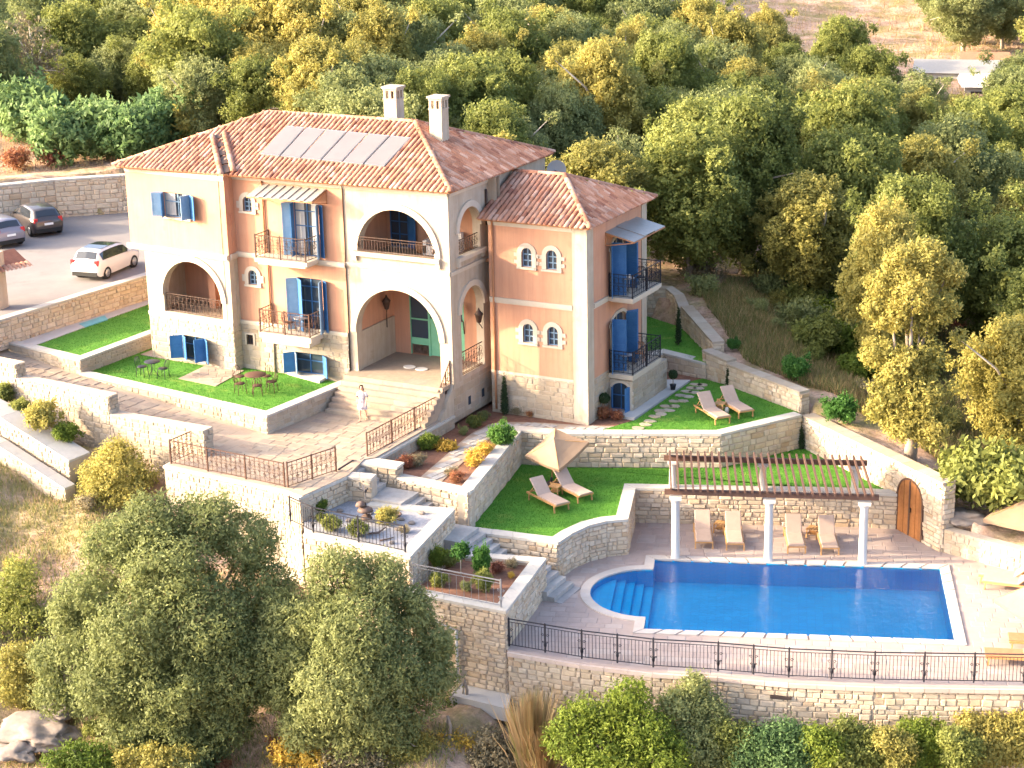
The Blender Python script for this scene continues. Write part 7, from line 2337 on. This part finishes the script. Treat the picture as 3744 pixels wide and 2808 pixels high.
# planted bed by the pool
tb_ = P(*Y4(790, 985), Z_T2)
rg = np.random.default_rng(77)
V, F_, T = leaves_np([(0, 0, .95, .30, .30, .28), (.1, .05, 1.05, .2, .2, .2)], 260, 7, .11, .05, rg, .09, .3)
t = thing('young_tree', 'small round headed tree with a white stem in the bed by the pool', 'tree', tb_)
o = bpy.data.objects.new('crown', np_mesh('crown', V, F_, M['fresh'], T)); link(o, t, tb_)
MB().tube([tb_, tb_ + Vector((0, 0, .8))], .022, 6).build('trunk', M['palebark'], t)
for s, k, sc, lab, sz in ((Y4(560, 900), 'bush2', .34, 'yellow green shrub left of the small round tree', .5), (Y4(1010, 1010), 'bush0', .36, 'light green feathery shrub in the middle of the pool bed', .85), (Y4(1160, 950), 'bush6', .42, 'orange brown plant right of the feathery shrub', None), (Y4(1020, 1140), 'bush8', .34, 'dark green plant at the front of the pool bed', .5), (Y4(840, 1140), 'bush1', .28, 'grey plant at the front of the pool bed', None), (Y4(560, 1090), 'bush8', .34, 'dark green plant at the front left of the pool bed', None), (Y4(1300, 1000), 'bush7', .24, 'small yellow plant by the right wall of the pool bed', None), (Y4(680, 880), 'bush8', .36, 'dark plant under the small round tree', None), (Y4(1300, 900), 'bush5', .35, 'brown plant in the back corner of the pool bed', None)):
    small(k, s, Z_T2, sc, lab, rz=random.uniform(0, 6), sz=sz)
# gravel terrace: shrubs, sculpture, pots
for s, k, sc, lab in ((Y3(595, 940), 'bush2', .36, 'yellow green shrub at the back left of the gravel terrace'), (Y3(690, 1085), 'bush8', .38, 'dark green round shrub at the front left of the gravel terrace'), (Y3(905, 1130), 'bush8', .40, 'dark green round shrub at the front of the gravel terrace'), (Y3(610, 1010), 'bush8', .22, 'small dark shrub between the two left shrubs of the gravel terrace'), (Y3(1130, 1030), 'bush3', .42, 'yellow grassy plant in the middle of the gravel terrace'), (Y3(1280, 1100), 'bush5', .3, 'small dry plant at the right of the gravel terrace')):
    small(k, s, Z_T1, sc, lab, rz=random.uniform(0, 6))
sc_ = thing('garden_sculpture', 'dark metal sculpture of stacked shells with a bird on a thin rod', 'sculpture', P(*Y3(975, 1010), Z_T1))
q = P(*Y3(975, 1010), Z_T1)
MB().tube([q, q + Vector((0, 0, 1.15))], .018, 6).build('rod', M['ironblue'], sc_)
for h, r0, dx in ((.12, .22, 0), (.42, .30, -.03), (.62, .20, -.18)):
    MB().lathe([(.0, .16), (.5 * r0, .15), (.9 * r0, .08), (r0, 0), (.85 * r0, .0), (.0, .08)], q + Vector((dx, dx * .4, h)), 12).build('shell', M['darkstone'], sc_)
b = MB()
t0 = q + Vector((0, 0, 1.18))
b.lathe([(.0, -.05), (.06, -.02), (.07, .03), (.03, .09), (.0, .10)], t0, 8)
b.tube([t0 + Vector((.02, 0, .05)), t0 + Vector((.10, -.03, .14)), t0 + Vector((.16, -.05, .13))], [.04, .035, .004], 6)
for s in (-1, 1): b.add([t0, t0 + Vector((-.04, .04 * s, .05)), t0 + Vector((-.20, .22 * s, .20)), t0 + Vector((-.22, .10 * s, .08))], [(0, 1, 2, 3)])
b.build('bird', M['ironblue'], sc_)
q = P(*Y3(1195, 975), Z_T1)
tag(MB().lathe([(.0, 0), (.16, 0), (.26, .14), (.25, .17), (.20, .13), (.0, .11)], q, 16, True, 1.3, .9).build('stone_bowl', M['darkstone']), 'wide dark bowl at the back right of the gravel terrace', 'bowl')
b = MB().tube([P(*Y3(980, 1110), Z_T1 + .05), P(*Y3(1070, 1100), Z_T1 + .08), P(*Y3(1130, 1055), Z_T1 + .05)], [.03, .045, .02], 6)
b.tube([P(*Y3(1080, 1165), Z_T1 + .04), P(*Y3(1190, 1140), Z_T1 + .04)], [.03, .02], 6)
tag(b.build('driftwood', M['darkstone']), 'curved dark driftwood lying on the gravel', 'driftwood')
rr = random.Random(9)
for i, s in enumerate(((760, 930), (830, 1010), (1010, 950), (1250, 1000), (1340, 1030), (1180, 1190), (1230, 1080), (1420, 950))):
    q = P(*Y3(*s), Z_T1)
    o = MB().lathe([(.0, -.02), (.10, 0), (.13, .05), (.08, .10), (.0, .11)], q, 7, False, rr.uniform(.8, 1.5), rr.uniform(.7, 1.1)).build('pebble', M['rock'])
    tag(o, 'pale cobble lying on the blue gravel terrace', 'stone', 'pale cobbles on the gravel terrace')

# rocks on the slope
for s, z, r0, lab in (((150, 2670), -8.4, .95, 'pale rock outcrop beside the trunk of the large olive tree'), ((60, 2740), -8.6, .6, 'pale rock at the lower left corner'), ((215, 2590), -8.2, .5, 'pale rock higher up the lower left slope'), ((3520, 1880), -5.0, .7, 'grey rock at the foot of the tall wall end')):
    q = P(*s, z)
    rg = np.random.default_rng(int(s[0]))
    bm = bmesh.new()
    bmesh.ops.create_icosphere(bm, subdivisions=4, radius=1)
    from mathutils import noise as mn
    for v in bm.verts:
        n_ = v.co.normalized()
        e = n_ * 1.3 + Vector((s[0], s[1], 0)) * .01
        f = .85 + .55 * mn.noise(e) + .28 * abs(mn.noise(e * 2.7)) + .10 * mn.noise(e * 6) + .03 * mn.noise(e * 13)
        v.co = Vector((n_.x * r0 * 1.4 * f + q.x, n_.y * r0 * 1.1 * f + q.y, n_.z * r0 * .40 * f + q.z - r0 * .1))
    o = bm_obj('rock', bm, M['rock'], None, q, True)
    tag(o, lab, 'rock')

# ---------------------------- grass
def blades(name, poly, zf, dens, h, wd, mat, seed, holes=(), lean=.5, label=None):
    rg = np.random.default_rng(seed)
    X = [p[0] for p in poly]; Y = [p[1] for p in poly]
    ar = (max(X) - min(X)) * (max(Y) - min(Y))
    n = int(ar * dens)
    x, y = rg.uniform(min(X), max(X), n), rg.uniform(min(Y), max(Y), n)
    k = inpoly(x, y, poly)
    for hq in holes: k &= ~inpoly(x, y, hq)
    x, y = x[k], y[k]
    n = len(x)
    z = zf(x, y) if callable(zf) else np.full(n, zf)
    base = np.stack([x, y, z - .01], 1)
    a = rg.uniform(0, 6.28, n)
    hh = h * rg.uniform(.5, 1.25, n)
    tip = base + np.stack([np.cos(a) * hh * lean * rg.random(n), np.sin(a) * hh * lean * rg.random(n), hh], 1)
    b_ = a + rg.uniform(.8, 2.3, n)
    sd = np.stack([np.cos(b_), np.sin(b_), np.zeros(n)], 1) * wd
    V = np.stack([base - sd, base + sd, tip], 1).reshape(-1, 3)
    F = np.arange(3 * n).reshape(-1, 3)
    o = bpy.data.objects.new(name, np_mesh(name, V, F, M[mat], np.clip(rg.normal(.5, .22, n), 0, 1)))
    link(o)
    return tag(o, label, None, None, 'stuff')
stones_holes = []
blades('grass', LAWN2, Z_LAWN2, 420, .055, .012, 'grassblade', 1)
blades('grass', LAWN1R, Z_UP, 380, .055, .012, 'grassblade', 2)
blades('grass', BACKLAWN, Z_BACK, 200, .05, .014, 'grassblade', 3)
blades('grass', LAWNB, Z_LAWNB, 330, .055, .013, 'grassblade', 4, padp + [sill])
blades('grass', LAWNA, Z_LAWNA, 260, .055, .013, 'grassblade', 5, [kerb])
gr = lambda x, y: ground0(x, y)
blades('dry_grass', [(8.5, 11), (3.5, 18), (4, 32), (22, 32), (24, 14), (26, 5), (21, 4.5), (14, 8.8)], gr, 170, .46, .016, 'drygrass', 6, lean=.9)
blades('weeds', [(8.5, 11), (3.5, 18), (4, 32), (22, 32), (24, 14), (26, 5), (21, 4.5), (14, 8.8)], gr, 260, .44, .02, 'weedblade', 12, lean=.9)
blades('dry_grass', [(-40, 13.5), (-33.5, 19.5), (-24, 28), (-20, 40), (-60, 60), (-70, 20)], gr, 18, .45, .02, 'drygrass', 7, lean=.9)
blades('dry_grass', [(-17, -9.2), (-7.5, -11), (0, -13), (4, -15), (9, -15.5), (9, -20), (-6, -24), (-22, -16), (-24, -10)], gr, 45, .30, .012, 'drygrass', 8, lean=.9)
blades('weeds', [(-17, -9.2), (-7.5, -11), (0, -13), (4, -15), (9, -15.5), (9, -20), (-6, -24), (-22, -16), (-24, -10)], gr, 95, .28, .018, 'weedblade', 9, lean=1.0)
blades('dry_grass', [(-60, 60), (-20, 40), (12, 34), (20, 110), (-10, 190), (-110, 170), (-110, 80)], gr, 3.0, .5, .04, 'drygrass', 10, lean=.9)
# undergrowth along the front of the wood
rg = np.random.default_rng(57)
und = []
for i in range(3000):
    if len(und) >= 46: break
    sx_, sy_ = rg.uniform(2330, 3420), rg.uniform(880, 1420)
    q = P(sx_, sy_, -3.6)
    gz = ground(q.x, q.y)
    q = P(sx_, sy_, gz)
    if q.y < 17.5 - .55 * (q.x - 4) or q.x < 3.5 or inpoly([q.x], [q.y], expand(BACKLAWN, 1.5))[0]: continue
    if inpoly([q.x], [q.y], [(4.5, 17.5), (6.5, 20), (9.5, 16.5), (12.5, 12.5), (12.5, 10.5), (9.5, 12)])[0]: continue
    if any((q.x - a) ** 2 + (q.y - b) ** 2 < 1.7 for a, b, *_ in und): continue
    und.append((q.x, q.y, gz, sx_))
und.sort(key=lambda t: t[3])
for j, (x, y, gz, sx_) in enumerate(und):
    k = ('bush8', 'bush1', 'bush2', 'bush8', 'bush3', 'bush1', 'bush4')[int(rg.integers(0, 7))]
    zone = 'just right of the villa' if sx_ < 2600 else 'below the big dark trees' if sx_ < 2900 else 'left of the yellow gate tree' if sx_ < 3160 else 'behind the yellow gate tree'
    nmk = {'bush8': 'dark green', 'bush1': 'grey green', 'bush2': 'lime green', 'bush3': 'yellowish', 'bush4': 'blue green'}[k]
    tree(k, 'undergrowth_bush', '%s undergrowth bush at the edge of the wood, %s' % (nmk, zone), 'bush', (x, y, gz - .1), rg.uniform(.7, 1.35) * (.6 if k == 'bush4' else 1), rg.uniform(0, 6), None, '%s bushes %s' % (nmk, zone))
# scattered scrub on the slopes
rg = np.random.default_rng(91)
sl = []
for i in range(400):
    if len(sl) >= 56: break
    if i % 2: x, y = rg.uniform(5, 22), rg.uniform(10, 30)
    else: x, y = rg.uniform(-16, 6), rg.uniform(-22, -11)
    if i % 2 and (y < 20 - x * .75 or inpoly([x], [y], BACKLAWN)[0]): continue
    if not i % 2 and y > -10.6 - (x + 16) * .22: continue
    if any((x - a) ** 2 + (y - b) ** 2 < 1.4 for a, b, *_ in sl): continue
    sl.append((x, y, i % 2))
for j, (x, y, side) in enumerate(sl):
    px, py = proj((x, y, ground(x, y)))
    k = ('bush5', 'bush1', 'bush3', 'bush8', 'bush6', 'bush1')[j % 6]
    nmk = {'bush5': 'brown dry', 'bush1': 'grey green', 'bush3': 'yellowish', 'bush8': 'dark green', 'bush6': 'reddish'}[k]
    tree(k, 'scrub', '%s wild shrub on the %s' % (nmk, 'dry slope beyond the boundary wall' if side else 'bare slope below the olive trees and walls'), 'shrub', (x, y, ground(x, y) - .05), rg.uniform(.35, .8), rg.uniform(0, 6), None, '%s wild shrubs on the %s' % (nmk, 'upper slope' if side else 'lower slope'))
